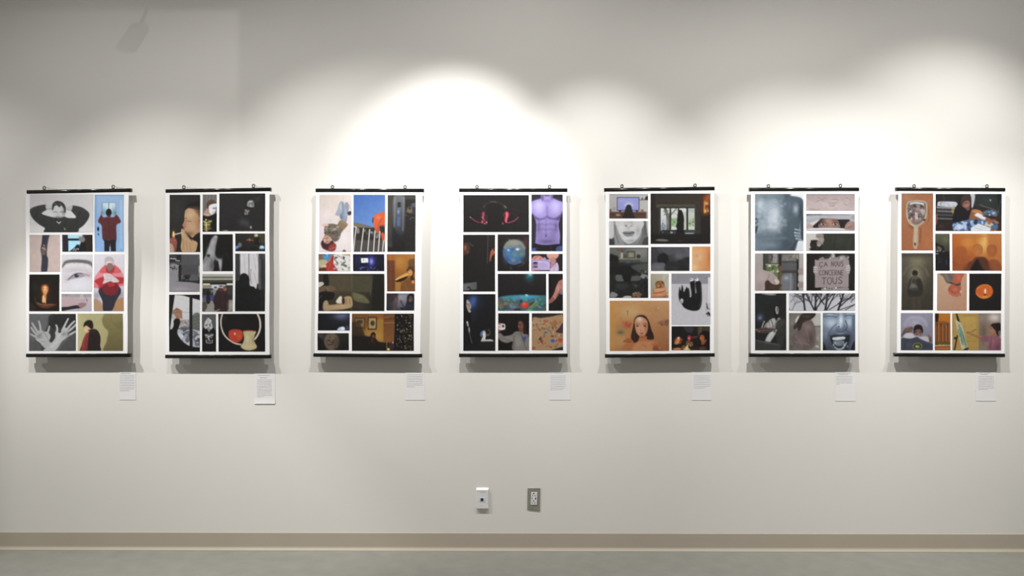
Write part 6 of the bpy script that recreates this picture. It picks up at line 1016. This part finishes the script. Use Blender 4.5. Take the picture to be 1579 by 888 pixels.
o.p([912, 560, 925, 530, 960, 522, 1005, 525, 1010, 600, 1000, 640, 975, 630, 960, 590, 940, 570, 925, 548], 0x221a19, 1, 6).l([950, 540, 985, 600], 6, 0x443532, .7).p([985, 600, 1010, 590, 1010, 660, 992, 640], 0xb8a89c, .6, 7)

# ------------------------------------------------------------------ hanging posters
HANG = 0.046          # rails stand this far off the wall
# left x, right x of the rails, their upper edges at both ends (photo px); sheet edges; ring centres
POSTERS = [
    dict(top=(41.0, 201.0, 292.9, 290.2), bot=(40.0, 200.0, 545.3, 545.0), sheet=(40.4, 199.3, 41.5, 197.2), ring=((67.9, 289.4), (174.3, 287.6)), gain=1.10, sway=0.0030, cord=1,
         label='white photo collage poster, leftmost on the wall, with a blue door print'),
    dict(top=(255.2, 416.9, 291.5, 288.9), bot=(254.8, 417.0, 547.0, 547.1), sheet=(256.0, 416.0, 256.2, 416.0), ring=((283.3, 288.3), (390.8, 286.1)), gain=1.0, sway=0.0015, cord=1,
         label='white photo collage poster with a cigarette smoker and a red apple print'),
    dict(top=(486.8, 653.2, 290.4, 290.6), bot=(483.4, 650.3, 544.7, 545.8), sheet=(488.0, 651.8, 485.5, 648.0), ring=((512.4, 287.9), (624.5, 288.0)), gain=0.96, sway=0.0015, cord=0,
         label='white photo collage poster with a lamplit tree and a blue sky railing print'),
    dict(top=(708.2, 874.6, 290.2, 290.2), bot=(708.1, 875.0, 545.2, 545.2), sheet=(709.4, 873.4, 709.4, 873.6), ring=((735.5, 287.7), (847.3, 287.4)), gain=0.96, sway=0.0006, cord=0,
         label='white photo collage poster with a violet bare torso and a globe print'),
    dict(top=(932.2, 1101.7, 289.7, 287.6), bot=(933.5, 1101.9, 546.2, 544.5), sheet=(933.4, 1100.4, 934.8, 1100.4), ring=((959.1, 286.7), (1071.8, 285.6)), gain=0.96, sway=0.0006, cord=0,
         label='white photo collage poster with an amber portrait of a long-haired woman'),
    dict(top=(1156.4, 1324.6, 289.1, 288.8), bot=(1156.1, 1324.3, 544.8, 544.8), sheet=(1157.6, 1323.4, 1157.4, 1323.0), ring=((1185.1, 286.4), (1296.1, 286.0)), gain=0.96, sway=0.0004, cord=0,
         label='white photo collage poster with a grey screaming face and cardboard sign print'),
    dict(top=(1383.0, 1550.2, 288.6, 289.5), bot=(1380.4, 1549.7, 544.2, 545.2), sheet=(1384.6, 1548.8, 1382.2, 1548.2), ring=((1409.8, 286.6), (1522.1, 286.6)), gain=0.93, sway=0.0008, cord=0,
         label='white photo collage poster, rightmost on the wall, with a hand mirror print'),
]
RAIL_H = 0.0224
GROUP_P = 'photo collage posters hung in a row'


def sheet_y(x, z, ph, amp):
    """gentle billow of the hanging paper"""
    return amp * (math.sin(6.1 * x + ph) * 0.5 + math.sin(9.0 * z + 1.7 * ph) * 0.6)


def rail(name, par, xa, xb, ya, yb, slant=0.0):
    Y = -HANG
    pa, pb = at(xa, ya, Y - 0.012), at(xb, yb, Y - 0.012)
    h = RAIL_H
    prof = [(0.018, 0.0), (0.018, -h), (0.0, -h)]
    n = 9
    for k in range(n + 1):                      # bulging front
        t = k / n
        an = math.radians(-36 + 72 * t)
        prof.append((-(math.cos(an) - math.cos(math.radians(36))) * h / (2 * math.sin(math.radians(36))) - 0.0006, -h / 2 + math.sin(an) * h / (2 * math.sin(math.radians(36)))))
    bm = bmesh.new()
    extrude_profile(bm, [(y + 0.006, z) for y, z in prof], (pa.x, Y - 0.012, pa.z), (pb.x, Y - 0.012, pb.z))
    o = link(name, bm, M['rail'], par)
    for f in o.data.polygons:
        f.use_smooth = f.normal.y < -0.05 and abs(f.normal.x) < 0.7 and abs(f.normal.z) < 0.8
    # end caps, a hair larger than the profile
    for sx, p in ((-1, pa), (1, pb)):
        bm = bmesh.new()
        ring = [(y * 1.0 + 0.006, z) for y, z in prof]
        extrude_profile(bm, ring, (p.x, Y - 0.012, p.z), (p.x + sx * 0.0015, Y - 0.012, p.z))
        link('rail_cap', bm, M['rail'], o)
    return o


def make_poster(i, S):
    Y = -HANG
    bl = at((S['bot'][0] + S['bot'][1]) / 2, S['bot'][2], Y)
    root = empty('hanging_poster', (bl.x, -HANG, bl.z - RAIL_H), S['label'], 'poster', GROUP_P)
    rail('top_rail', root, S['top'][0], S['top'][1], S['top'][2], S['top'][3])
    rail('bottom_rail', root, S['bot'][0], S['bot'][1], S['bot'][2], S['bot'][3])
    # the sheet runs from rail to rail
    xl0, xr0, xl1, xr1 = S['sheet']
    ph = 1.3 * i + 0.4
    amp = S['sway']
    NX, NZ = 22, 36

    def pos(px, py, lift):
        q = at(px, py, Y)
        t = (q.z - bl.z)
        edge = min(1.0, max(0.0, t / 0.25)) * min(1.0, max(0.0, (1.03 - t) / 0.25))
        dx = edge * amp * math.sin(11.0 * q.z + ph)
        return (q.x + dx * 0.7, Y - 0.006 - lift + edge * sheet_y(q.x, q.z, ph, amp), q.z)
    bm = bmesh.new()
    gv = []
    for b in range(NZ + 1):
        v = b / NZ
        row = []
        for a in range(NX + 1):
            u = a / NX
            yt = S['top'][2] + (S['top'][3] - S['top'][2]) * u + 2.0
            yb = S['bot'][2] + (S['bot'][3] - S['bot'][2]) * u + 2.5
            x0 = xl0 + (xl1 - xl0) * v
            x1 = xr0 + (xr1 - xr0) * v
            row.append(bm.verts.new(pos(x0 + (x1 - x0) * u, yt + (yb - yt) * v, 0.0)))
        gv.append(row)
    for b in range(NZ):
        for a in range(NX):
            bm.faces.new((gv[b][a], gv[b + 1][a], gv[b + 1][a + 1], gv[b][a + 1]))
    o = link('sheet', bm, M['paper'], root, True)
    sm = o.modifiers.new('thickness', 'SOLIDIFY')
    sm.thickness = 0.0007
    sm.use_rim = False
    sm.offset = 1.0 if o.data.polygons[0].normal.y > 0 else -1.0
    # prints
    for p in [q for q in PRINTS if q.poster == i + 1]:
        x0, y0, x1, y1 = p.box
        nx, ny = p.nx, p.ny
        col = p.ink(S['gain'] * 0.88, -0.003) * np.array((0.985, 1.0, 1.04))
        co = np.zeros((ny + 1, nx + 1, 3), np.float32)
        for b in range(0, ny + 1):
            py = y0 + (y1 - y0) * b / ny
            A, B = pos(x0, py, 0.0012), pos(x1, py, 0.0012)
            t = np.linspace(0, 1, nx + 1)
            for k in (0, 2):
                co[b, :, k] = A[k] + (B[k] - A[k]) * t
            q = at((x0 + x1) / 2, py, Y)
            tt = q.z - bl.z
            edge = min(1.0, max(0.0, tt / 0.25)) * min(1.0, max(0.0, (1.03 - tt) / 0.25))
            xs = co[b, :, 0]
            co[b, :, 1] = Y - 0.0072 + edge * amp * (np.sin(6.1 * xs + ph) * 0.5 + math.sin(9.0 * q.z + 1.7 * ph) * 0.6)
        co -= np.array(root.location, np.float32)
        # colours on grid corners
        cp = np.pad(col, ((0, 1), (0, 1), (0, 0)), 'edge')
        cq = np.pad(col, ((1, 0), (1, 0), (0, 0)), 'edge')
        cc = (cp + cq + np.pad(col, ((1, 0), (0, 1), (0, 0)), 'edge') + np.pad(col, ((0, 1), (1, 0), (0, 0)), 'edge')) / 4
        rgba = np.ones(((nx + 1) * (ny + 1), 4), np.float32)
        rgba[:, :3] = cc.reshape(-1, 3)
        ii = np.arange((nx + 1) * (ny + 1)).reshape(ny + 1, nx + 1)
        quads = np.stack([ii[:-1, :-1], ii[1:, :-1], ii[1:, 1:], ii[:-1, 1:]], -1).reshape(-1, 4)
        me = bpy.data.meshes.new('printed_photo')
        me.vertices.add(len(rgba))
        me.vertices.foreach_set('co', co.reshape(-1))
        me.loops.add(quads.size)
        me.loops.foreach_set('vertex_index', quads.reshape(-1).astype(np.int32))
        me.polygons.add(len(quads))
        me.polygons.foreach_set('loop_start', (np.arange(len(quads)) * 4).astype(np.int32))
        me.polygons.foreach_set('use_smooth', np.ones(len(quads), bool))
        at_ = me.color_attributes.new('ink', 'FLOAT_COLOR', 'POINT')
        at_.data.foreach_set('color', rgba.reshape(-1))
        me.update(calc_edges=True)
        me.materials.append(M['print'])
        ob = bpy.data.objects.new('printed_photo', me)
        COL.objects.link(ob)
        ob.parent = root
        if p.label:
            ob['label'] = p.label
    # two wire-loop hangers on the top rail, each hooked over a nail in the wall
    for k, (rx, ry) in enumerate(S['ring']):
        c = at(rx, ry, Y - 0.006)
        ry_ = -HANG - 0.004
        rail_top = S['top'][2] + (S['top'][3] - S['top'][2]) * (rx - S['top'][0]) / (S['top'][1] - S['top'][0])
        zt = at(rx, rail_top, Y).z
        bm = bmesh.new()
        loop = []
        r = 0.0074
        for q in range(17):
            an = math.radians(-50 + q * 280 / 16)
            loop.append((c.x + r * math.cos(an), ry_, c.z + r * math.sin(an) * 1.12))
        loop = [(c.x + 0.0052, ry_, zt - 0.004)] + loop + [(c.x - 0.0052, ry_, zt - 0.004)]
        sweep(bm, loop, 0.0032, 8)
        h = link('hanger_loop', bm, M['ring'], root, True)
        bm = bmesh.new()
        box(bm, c.x - 0.0085, c.x + 0.0085, ry_ - 0.003, ry_ + 0.003, zt - 0.003, zt + 0.0035, 0.001)
        link('hanger_clip', bm, M['ring'], h)
        bm = bmesh.new()
        zn = c.z + r * 1.12 - 0.0040
        sweep(bm, [(c.x, 0.0, zn), (c.x, ry_ - 0.004, zn)], 0.0014, 8)
        link('nail', bm, M['nail'], root)
        if S['cord']:
            pts = []
            ln = 0.075 if k == 0 else 0.055
            for q in range(9):
                t = q / 8
                xx = c.x + 0.006 + t * ln
                sl = (S['top'][3] - S['top'][2]) / (S['top'][1] - S['top'][0])
                zz = c.z + 0.001 - t * (c.z - zt - 0.002) - 0.002 * math.sin(math.pi * t) - sl * t * ln
                pts.append((xx, ry_ - 0.001, zz))
            bm = bmesh.new()
            sweep(bm, pts, 0.0011, 6)
            link('cord', bm, M['cord'], root, True)
    return root


for i, S in enumerate(POSTERS):
    make_poster(i, S)

# ------------------------------------------------------------------ caption cards
# x0, y0, x1, y1 of the card; heading lines, body from-to and line count, all photo px
CARDS = [
    (184.0, 573.0, 209.5, 616.5, [(186.0, 201.0, 575.3)], 578.6, 602.0, 10, (184.8, 208.0), 0.62),
    (392.2, 574.5, 424.2, 622.5, [(398, 416, 578.6), (400.5, 412, 582.3)], 585.6, 611.6, 12, (396.5, 419.5), 0.5),
    (625.0, 574.5, 655.5, 616.8, [], 577.6, 596.0, 8, (627.3, 652.0), 0.5),
    (847.5, 572.5, 879.8, 616.6, [(848.8, 868.5, 574.7)], 579.6, 600.6, 9, (848.8, 872.5), 0.8),
    (1066.0, 571.5, 1096.6, 617.0, [(1071.5, 1085.8, 573.4)], 579.0, 597.8, 8, (1069.8, 1095.2), 0.7),
    (1288.0, 571.5, 1319.5, 618.4, [(1290.0, 1311.0, 575.3), (1292, 1308, 577.5)], 580.3, 592.4, 6, (1289.4, 1314.2), 1.0),
    (1504.5, 572.5, 1535.5, 618.3, [(1509.0, 1527.5, 574.7), (1512, 1523, 577.0)], 580.5, 600.4, 9, (1508.4, 1533.0), 0.6),
]
CARD_LABELS = [
    'small white text card under the leftmost poster with the blue door print',
    'small white text card with a lifted bottom edge, under the poster with the apple print',
    'small white text card without a heading, under the poster with the blue sky railing print',
    'small white text card under the poster with the violet torso print',
    'small white text card under the poster with the amber portrait of a woman',
    'small white text card with the shortest paragraph, under the screaming face poster',
    'small white text card under the rightmost poster with the hand mirror print',
]
rng = random.Random(5)
for i, (x0, y0, x1, y1, heads, b0, b1, n, (tx0, tx1), last) in enumerate(CARDS):
    a, b = at(x0, y0, -0.001), at(x1, y1, -0.001)
    lift = 0.0028 if i == 1 else 0.0005
    root = empty('caption_card', ((a.x + b.x) / 2, 0.0, b.z), CARD_LABELS[i], 'caption', 'caption cards under the posters')

    def cy(z):
        t = max(0.0, 1 - (z - b.z) / 0.045)
        return -0.0012 - lift * t * t
    bm = bmesh.new()
    NR = 16
    rows = []
    for k in range(NR + 1):
        z = a.z + (b.z - a.z) * (k / NR)
        rows.append([bm.verts.new((x, cy(z), z)) for x in (a.x, (a.x + b.x) / 2, b.x)])
    for k in range(NR):
        for j in (0, 1):
            bm.faces.new((rows[k][j], rows[k + 1][j], rows[k + 1][j + 1], rows[k][j + 1]))
    o = link('card_sheet', bm, M['card'], root)
    sm = o.modifiers.new('thickness', 'SOLIDIFY')
    sm.thickness = 0.0005
    sm.offset = 1.0 if o.data.polygons[0].normal.y > 0 else -1.0

    # unreadably small print: one bar per word
    def words(bm, xa, xb, yy, h, lo, hi):
        x = xa
        while x < xb - 0.3:
            w = min(rng.uniform(lo, hi), xb - x)
            p, q = at(x, yy - h / 2, 0), at(x + w, yy + h / 2, 0)
            for (c0, c1) in ((p, q),):
                z0, z1 = c1.z, c0.z
                v = [bm.verts.new((xx, cy(zz) - 0.0006, zz)) for xx, zz in ((c0.x, z0), (c1.x, z0), (c1.x, z1), (c0.x, z1))]
                w2 = [bm.verts.new((xx, cy(zz) - 0.0001, zz)) for xx, zz in ((c0.x, z0), (c1.x, z0), (c1.x, z1), (c0.x, z1))]
                bm.faces.new(v)
                bm.faces.new(w2[::-1])
                for k in range(4):
                    bm.faces.new((v[k], v[(k + 1) % 4], w2[(k + 1) % 4], w2[k]))
            x += w + rng.uniform(0.25, 0.45)
    for (hx0, hx1, hy) in heads:
        bm = bmesh.new()
        words(bm, hx0, hx1, hy, 0.75, 1.6, 3.6)
        link('heading_line', bm, M['ink'], root)
    step = (b1 - b0) / (n - 1)
    for k in range(n):
        bm = bmesh.new()
        xe = tx1 - rng.uniform(0, 0.8)
        if k == n - 1:
            xe = tx0 + (tx1 - tx0) * (0.2 if i == 5 else last)
        words(bm, tx0, xe, b0 + step * k, 0.55, 0.8, 3.0)
        link('text_line', bm, M['ink'], root)

# ------------------------------------------------------------------ wall plates


def plate(bm, x0, y0, x1, y1, t, dz=0.0):
    """bevelled plate; dz drops the right-hand end"""
    a, b = at(x0, y0, 0), at(x1, y1, 0)
    box(bm, a.x, b.x, -t, 0.0, b.z, a.z)
    return a, b


# low-voltage jack: a white surface box with a sloped top, standing off the wall
a, b = at(734.4, 753.0, -0.02), at(753.3, 784.6, -0.02)
root = empty('network_jack_box', ((a.x + b.x) / 2, 0, b.z), 'white plastic wall box with one small dark blue socket, left of the outlet', 'wall jack')
bm = bmesh.new()
D = 0.015
prof = [(0.0, b.z + 0.004), (0.0, a.z - 0.002), (-0.004, a.z), (-D + 0.005, a.z - 0.006), (-D, a.z - 0.011), (-D, b.z + 0.002), (-D + 0.003, b.z)]
extrude_profile(bm, prof, (a.x, 0, 0), (b.x, 0, 0))
es = [e for e in bm.edges if abs(e.verts[0].co.x - e.verts[1].co.x) < 1e-5]
bmesh.ops.bevel(bm, geom=es, offset=0.0018, segments=2, profile=0.5, affect='EDGES')
link('housing', bm, M['white_plastic'], root)
bm = bmesh.new()
p, q = at(739.2, 767.4, -D), at(747.9, 773.6, -D)
box(bm, p.x, q.x, -D - 0.0014, -D + 0.002, q.z, p.z, 0.0005)
fr = link('socket_frame', bm, M['port_frame'], root)
bm = bmesh.new()
p, q = at(741.2, 768.0, -D), at(745.3, 772.4, -D)
box(bm, p.x, q.x, -D - 0.0022, -D + 0.001, q.z, p.z, 0.0004)
link('socket', bm, M['port'], fr)
for (xa, xb, yy) in ((736.0, 750.5, 757.0), (740.5, 748.5, 759.2)):
    bm = bmesh.new()
    x = xa
    while x < xb - 0.4:
        w = rng.uniform(1.0, 2.4)
        p, q = at(x, yy - 0.35, -D), at(min(x + w, xb), yy + 0.35, -D)
        box(bm, p.x, q.x, -D - 0.0004, -D + 0.0004, q.z, p.z)
        x += w + 0.45
    link('text_line', bm, M['ink'], root)
bm = bmesh.new()
for (xx, yy) in ((744.0, 763.0), (743.7, 779.0)):
    p = at(xx, yy, -D)
    r_ = bmesh.ops.create_cone(bm, cap_ends=True, segments=12, radius1=0.0022, radius2=0.0018, depth=0.0014, matrix=Matrix.Translation(p) @ Matrix.Rotation(math.pi / 2, 4, 'X'))
link('screw', bm, M['white_plastic'], root)

# duplex outlet in a steel plate that hangs slightly askew
a, b = at(813.6, 751.9, 0), at(833.0, 785.2, 0)
root = empty('power_outlet', ((a.x + b.x) / 2, 0, b.z), 'grey steel outlet plate with a white duplex receptacle, right of the white jack box', 'outlet')
bm = bmesh.new()
TP = 0.006
box(bm, a.x, b.x, -TP, 0.0, b.z, a.z)
for v in bm.verts:                                # the lower edge slopes down to the right
    if v.co.z < b.z + 0.001:
        v.co.z -= 0.0085 * (v.co.x - a.x) / (b.x - a.x) - 0.002
        v.co.x -= 0.0025
es = [e for e in bm.edges if max(v.co.y for v in e.verts) < -TP + 0.001]
bmesh.ops.bevel(bm, geom=es, offset=0.0025, segments=3, profile=0.5, affect='EDGES')
pl = link('cover_plate', bm, M['steel'], root)
bm = bmesh.new()
p, q = at(818.7, 758.7, -TP), at(828.2, 778.2, -TP)
box(bm, p.x, q.x, -TP - 0.0035, -TP + 0.003, q.z, p.z, 0.001)
for v in bm.verts:
    v.co.x += 0.0028 * (v.co.z - (p.z + q.z) / 2) / (p.z - q.z)
rc = link('receptacle', bm, M['white_plastic'], root)
YF_ = -TP - 0.0035


def slot(cx, cy, w, h, rnd=False):
    bm = bmesh.new()
    c = at(cx, cy, YF_)
    w, h = w * MPP, h * MPP
    if rnd:
        bmesh.ops.create_cone(bm, cap_ends=True, segments=14, radius1=w / 2, radius2=w / 2, depth=0.0012, matrix=Matrix.Translation(c) @ Matrix.Rotation(math.pi / 2, 4, 'X'))
    else:
        box(bm, c.x - w / 2, c.x + w / 2, YF_ - 0.0006, YF_ + 0.001, c.z - h / 2, c.z + h / 2)
    link('slot', bm, M['slot'], rc)


slot(823.1, 760.6, 2.1, 2.1, True)
slot(821.5, 764.0, 0.8, 2.0)
slot(825.0, 764.0, 0.9, 2.2)
slot(820.4, 768.6, 0.9, 2.6)
slot(825.9, 768.6, 1.6, 3.0)
slot(822.8, 772.3, 1.9, 1.9, True)
slot(820.9, 775.6, 0.8, 2.0)
slot(824.9, 775.6, 0.9, 2.2)

# ------------------------------------------------------------------ track lights above the frame
root = empty('lighting_track', (0, -LAMP_OUT, ZC - 0.19), 'black lighting track hung under the ceiling', 'track')
bm = bmesh.new(); box(bm, -5.2, 4.6, -LAMP_OUT - 0.018, -LAMP_OUT + 0.018, ZC - 0.19, ZC - 0.15, 0.003)
link('rail', bm, M['lamp_black'], root)
for x in (-4.6, -2.3, 0.0, 2.3, 4.2):
    bm = bmesh.new(); sweep(bm, [(x, -LAMP_OUT, ZC - 0.152), (x, -LAMP_OUT, ZC)], 0.006, 8)
    link('hanger_rod', bm, M['lamp_black'], root)


def head_parts(root, c, dirv, r=0.05, L=0.16):
    """open can round a lamp at c pointing along dirv, on a yoke from the track"""
    q = dirv.to_track_quat('-Z', 'Y').to_matrix().to_4x4()
    bm = bmesh.new()
    n = 20
    rings = []
    for (rr, zz) in ((r * .55, L), (r * .8, L), (r, L * .8), (r, -.02), (r * .93, -.02), (r * .9, L * .75), (0.001, L * .75)):
        rings.append([bm.verts.new((rr * math.cos(2 * math.pi * k / n), rr * math.sin(2 * math.pi * k / n), zz)) for k in range(n)])
    for A, B in zip(rings, rings[1:]):
        for k in range(n):
            bm.faces.new((A[k], A[(k + 1) % n], B[(k + 1) % n], B[k]))
    bm.faces.new(rings[0])
    bm.transform(Matrix.Translation(c) @ q)
    link('lamp_can', bm, M['lamp_black'], root, True)
    bm = bmesh.new()
    back = c - dirv * (L * .6)
    sweep(bm, [back + Vector((0, 0, 0.03)), Vector((back.x, root.location.y, root.location.z - 0.02)), Vector((back.x, root.location.y, root.location.z))], 0.008, 8)
    link('stem', bm, M['lamp_black'], root)


ORD = ['first', 'second', 'third', 'fourth', 'fifth', 'sixth', 'seventh', 'eighth', 'ninth']
for k, (px, ax, ay, W, ang, bl, WS) in enumerate(LAMPS):
    X = (px - 789.5) * MPP
    c = Vector((X, -LAMP_OUT, LAMP_Z))
    tgt = at(ax, ay, 0.0)
    d = (tgt - c).normalized()
    root = empty('track_spotlight', (X, -LAMP_OUT, ZC - 0.19), 'black can spotlight on the overhead track, %s from the left' % ORD[k], 'spotlight', 'spotlights on the lighting track')
    head_parts(root, c, d)
    for (w, a_, b_) in ((W, ang, bl), (WS, 150.0, 1.0)):      # the beam, and the spill round it
        ld = bpy.data.lights.new('lamp', 'SPOT')
        ld.energy = w * 0.97
        ld.color = LAMP_COL
        ld.spot_size = math.radians(a_)
        ld.spot_blend = b_
        ld.shadow_soft_size = 0.018
        lo = bpy.data.objects.new('lamp', ld)
        COL.objects.link(lo)
        lo.parent = root
        lo.location = c + d * 0.025 - Vector(root.location)
        lo.rotation_euler = d.to_track_quat('-Z', 'Y').to_euler()

# the shuttered lamp: two flaps cut its beam to a straight edge on the right and on top
c, (ax, ay), W, ang = SHUTTER_LAMP
d = (at(ax, ay, 0.0) - c).normalized()
root = empty('track_spotlight', (c.x, c.y, ZC), 'small black spotlight with shutter flaps, high on the ceiling behind the track', 'spotlight', 'spotlights on the lighting track')
q = d.to_track_quat('-Z', 'Y').to_matrix().to_4x4()
bm = bmesh.new()
bmesh.ops.create_cone(bm, cap_ends=True, segments=16, radius1=0.03, radius2=0.03, depth=0.07, matrix=Matrix.Translation(c - d * 0.045) @ q)
sweep(bm, [c - d * 0.05, Vector((c.x, c.y + 0.02, ZC))], 0.006, 8)
link('lamp_can', bm, M['lamp_black'], root)


def flap(pa, pb, out):
    """a thin shutter 0.14 m in front of the lamp whose edge throws the line pa-pb (photo px) on the wall"""
    A, B = at(*pa, 0.0), at(*pb, 0.0)
    ea, eb = c + (A - c) * 0.045, c + (B - c) * 0.045
    O = at(*out, 0.0)
    side = (c + (O - c) * 0.045) - (ea + eb) / 2
    bm = bmesh.new()
    top = [bm.verts.new(p) for p in (ea, eb, eb + side, ea + side)]
    bot = [bm.verts.new(p.co + d * 0.0015) for p in top]
    bm.faces.new(top)
    bm.faces.new(bot[::-1])
    for k in range(4):
        bm.faces.new((top[k], top[(k + 1) % 4], bot[(k + 1) % 4], bot[k]))
    link('shutter', bm, M['lamp_black'], root)


flap((369, -200), (369, 900), (2200, 350))
flap((-700, 13), (372, 14), (-160, -700))
ld = bpy.data.lights.new('lamp', 'SPOT')
ld.energy = W
ld.color = LAMP_COL
ld.spot_size = math.radians(ang)
ld.spot_blend = 1.0
ld.shadow_soft_size = 0.0012
lo = bpy.data.objects.new('lamp', ld)
COL.objects.link(lo)
lo.parent = root
lo.location = c - Vector(root.location)
lo.rotation_euler = d.to_track_quat('-Z', 'Y').to_euler()
# the unlit little lamp whose shadow falls in that pane of light
sh = at(206, 58, 0.0)
p = c + (sh - c) * 0.425
root = empty('track_spotlight', (p.x, p.y, ZC), 'small unlit black spotlight hung between the ceiling and the wall', 'spotlight', 'spotlights on the lighting track')
tilt = Vector((0.55, 0.0, 0.84)).normalized()
q = tilt.to_track_quat('Z', 'Y').to_matrix().to_4x4()
bm = bmesh.new()
bmesh.ops.create_cone(bm, cap_ends=True, segments=18, radius1=0.024, radius2=0.022, depth=0.062, matrix=Matrix.Translation(p) @ q)
link('lamp_can', bm, M['lamp_black'], root)
bm = bmesh.new()
sweep(bm, [p + tilt * 0.025, p + tilt * 0.025 + Vector((0.02, 0, 0.05)), Vector((p.x + 0.04, p.y, ZC))], 0.004, 8)
link('stem', bm, M['lamp_black'], root)
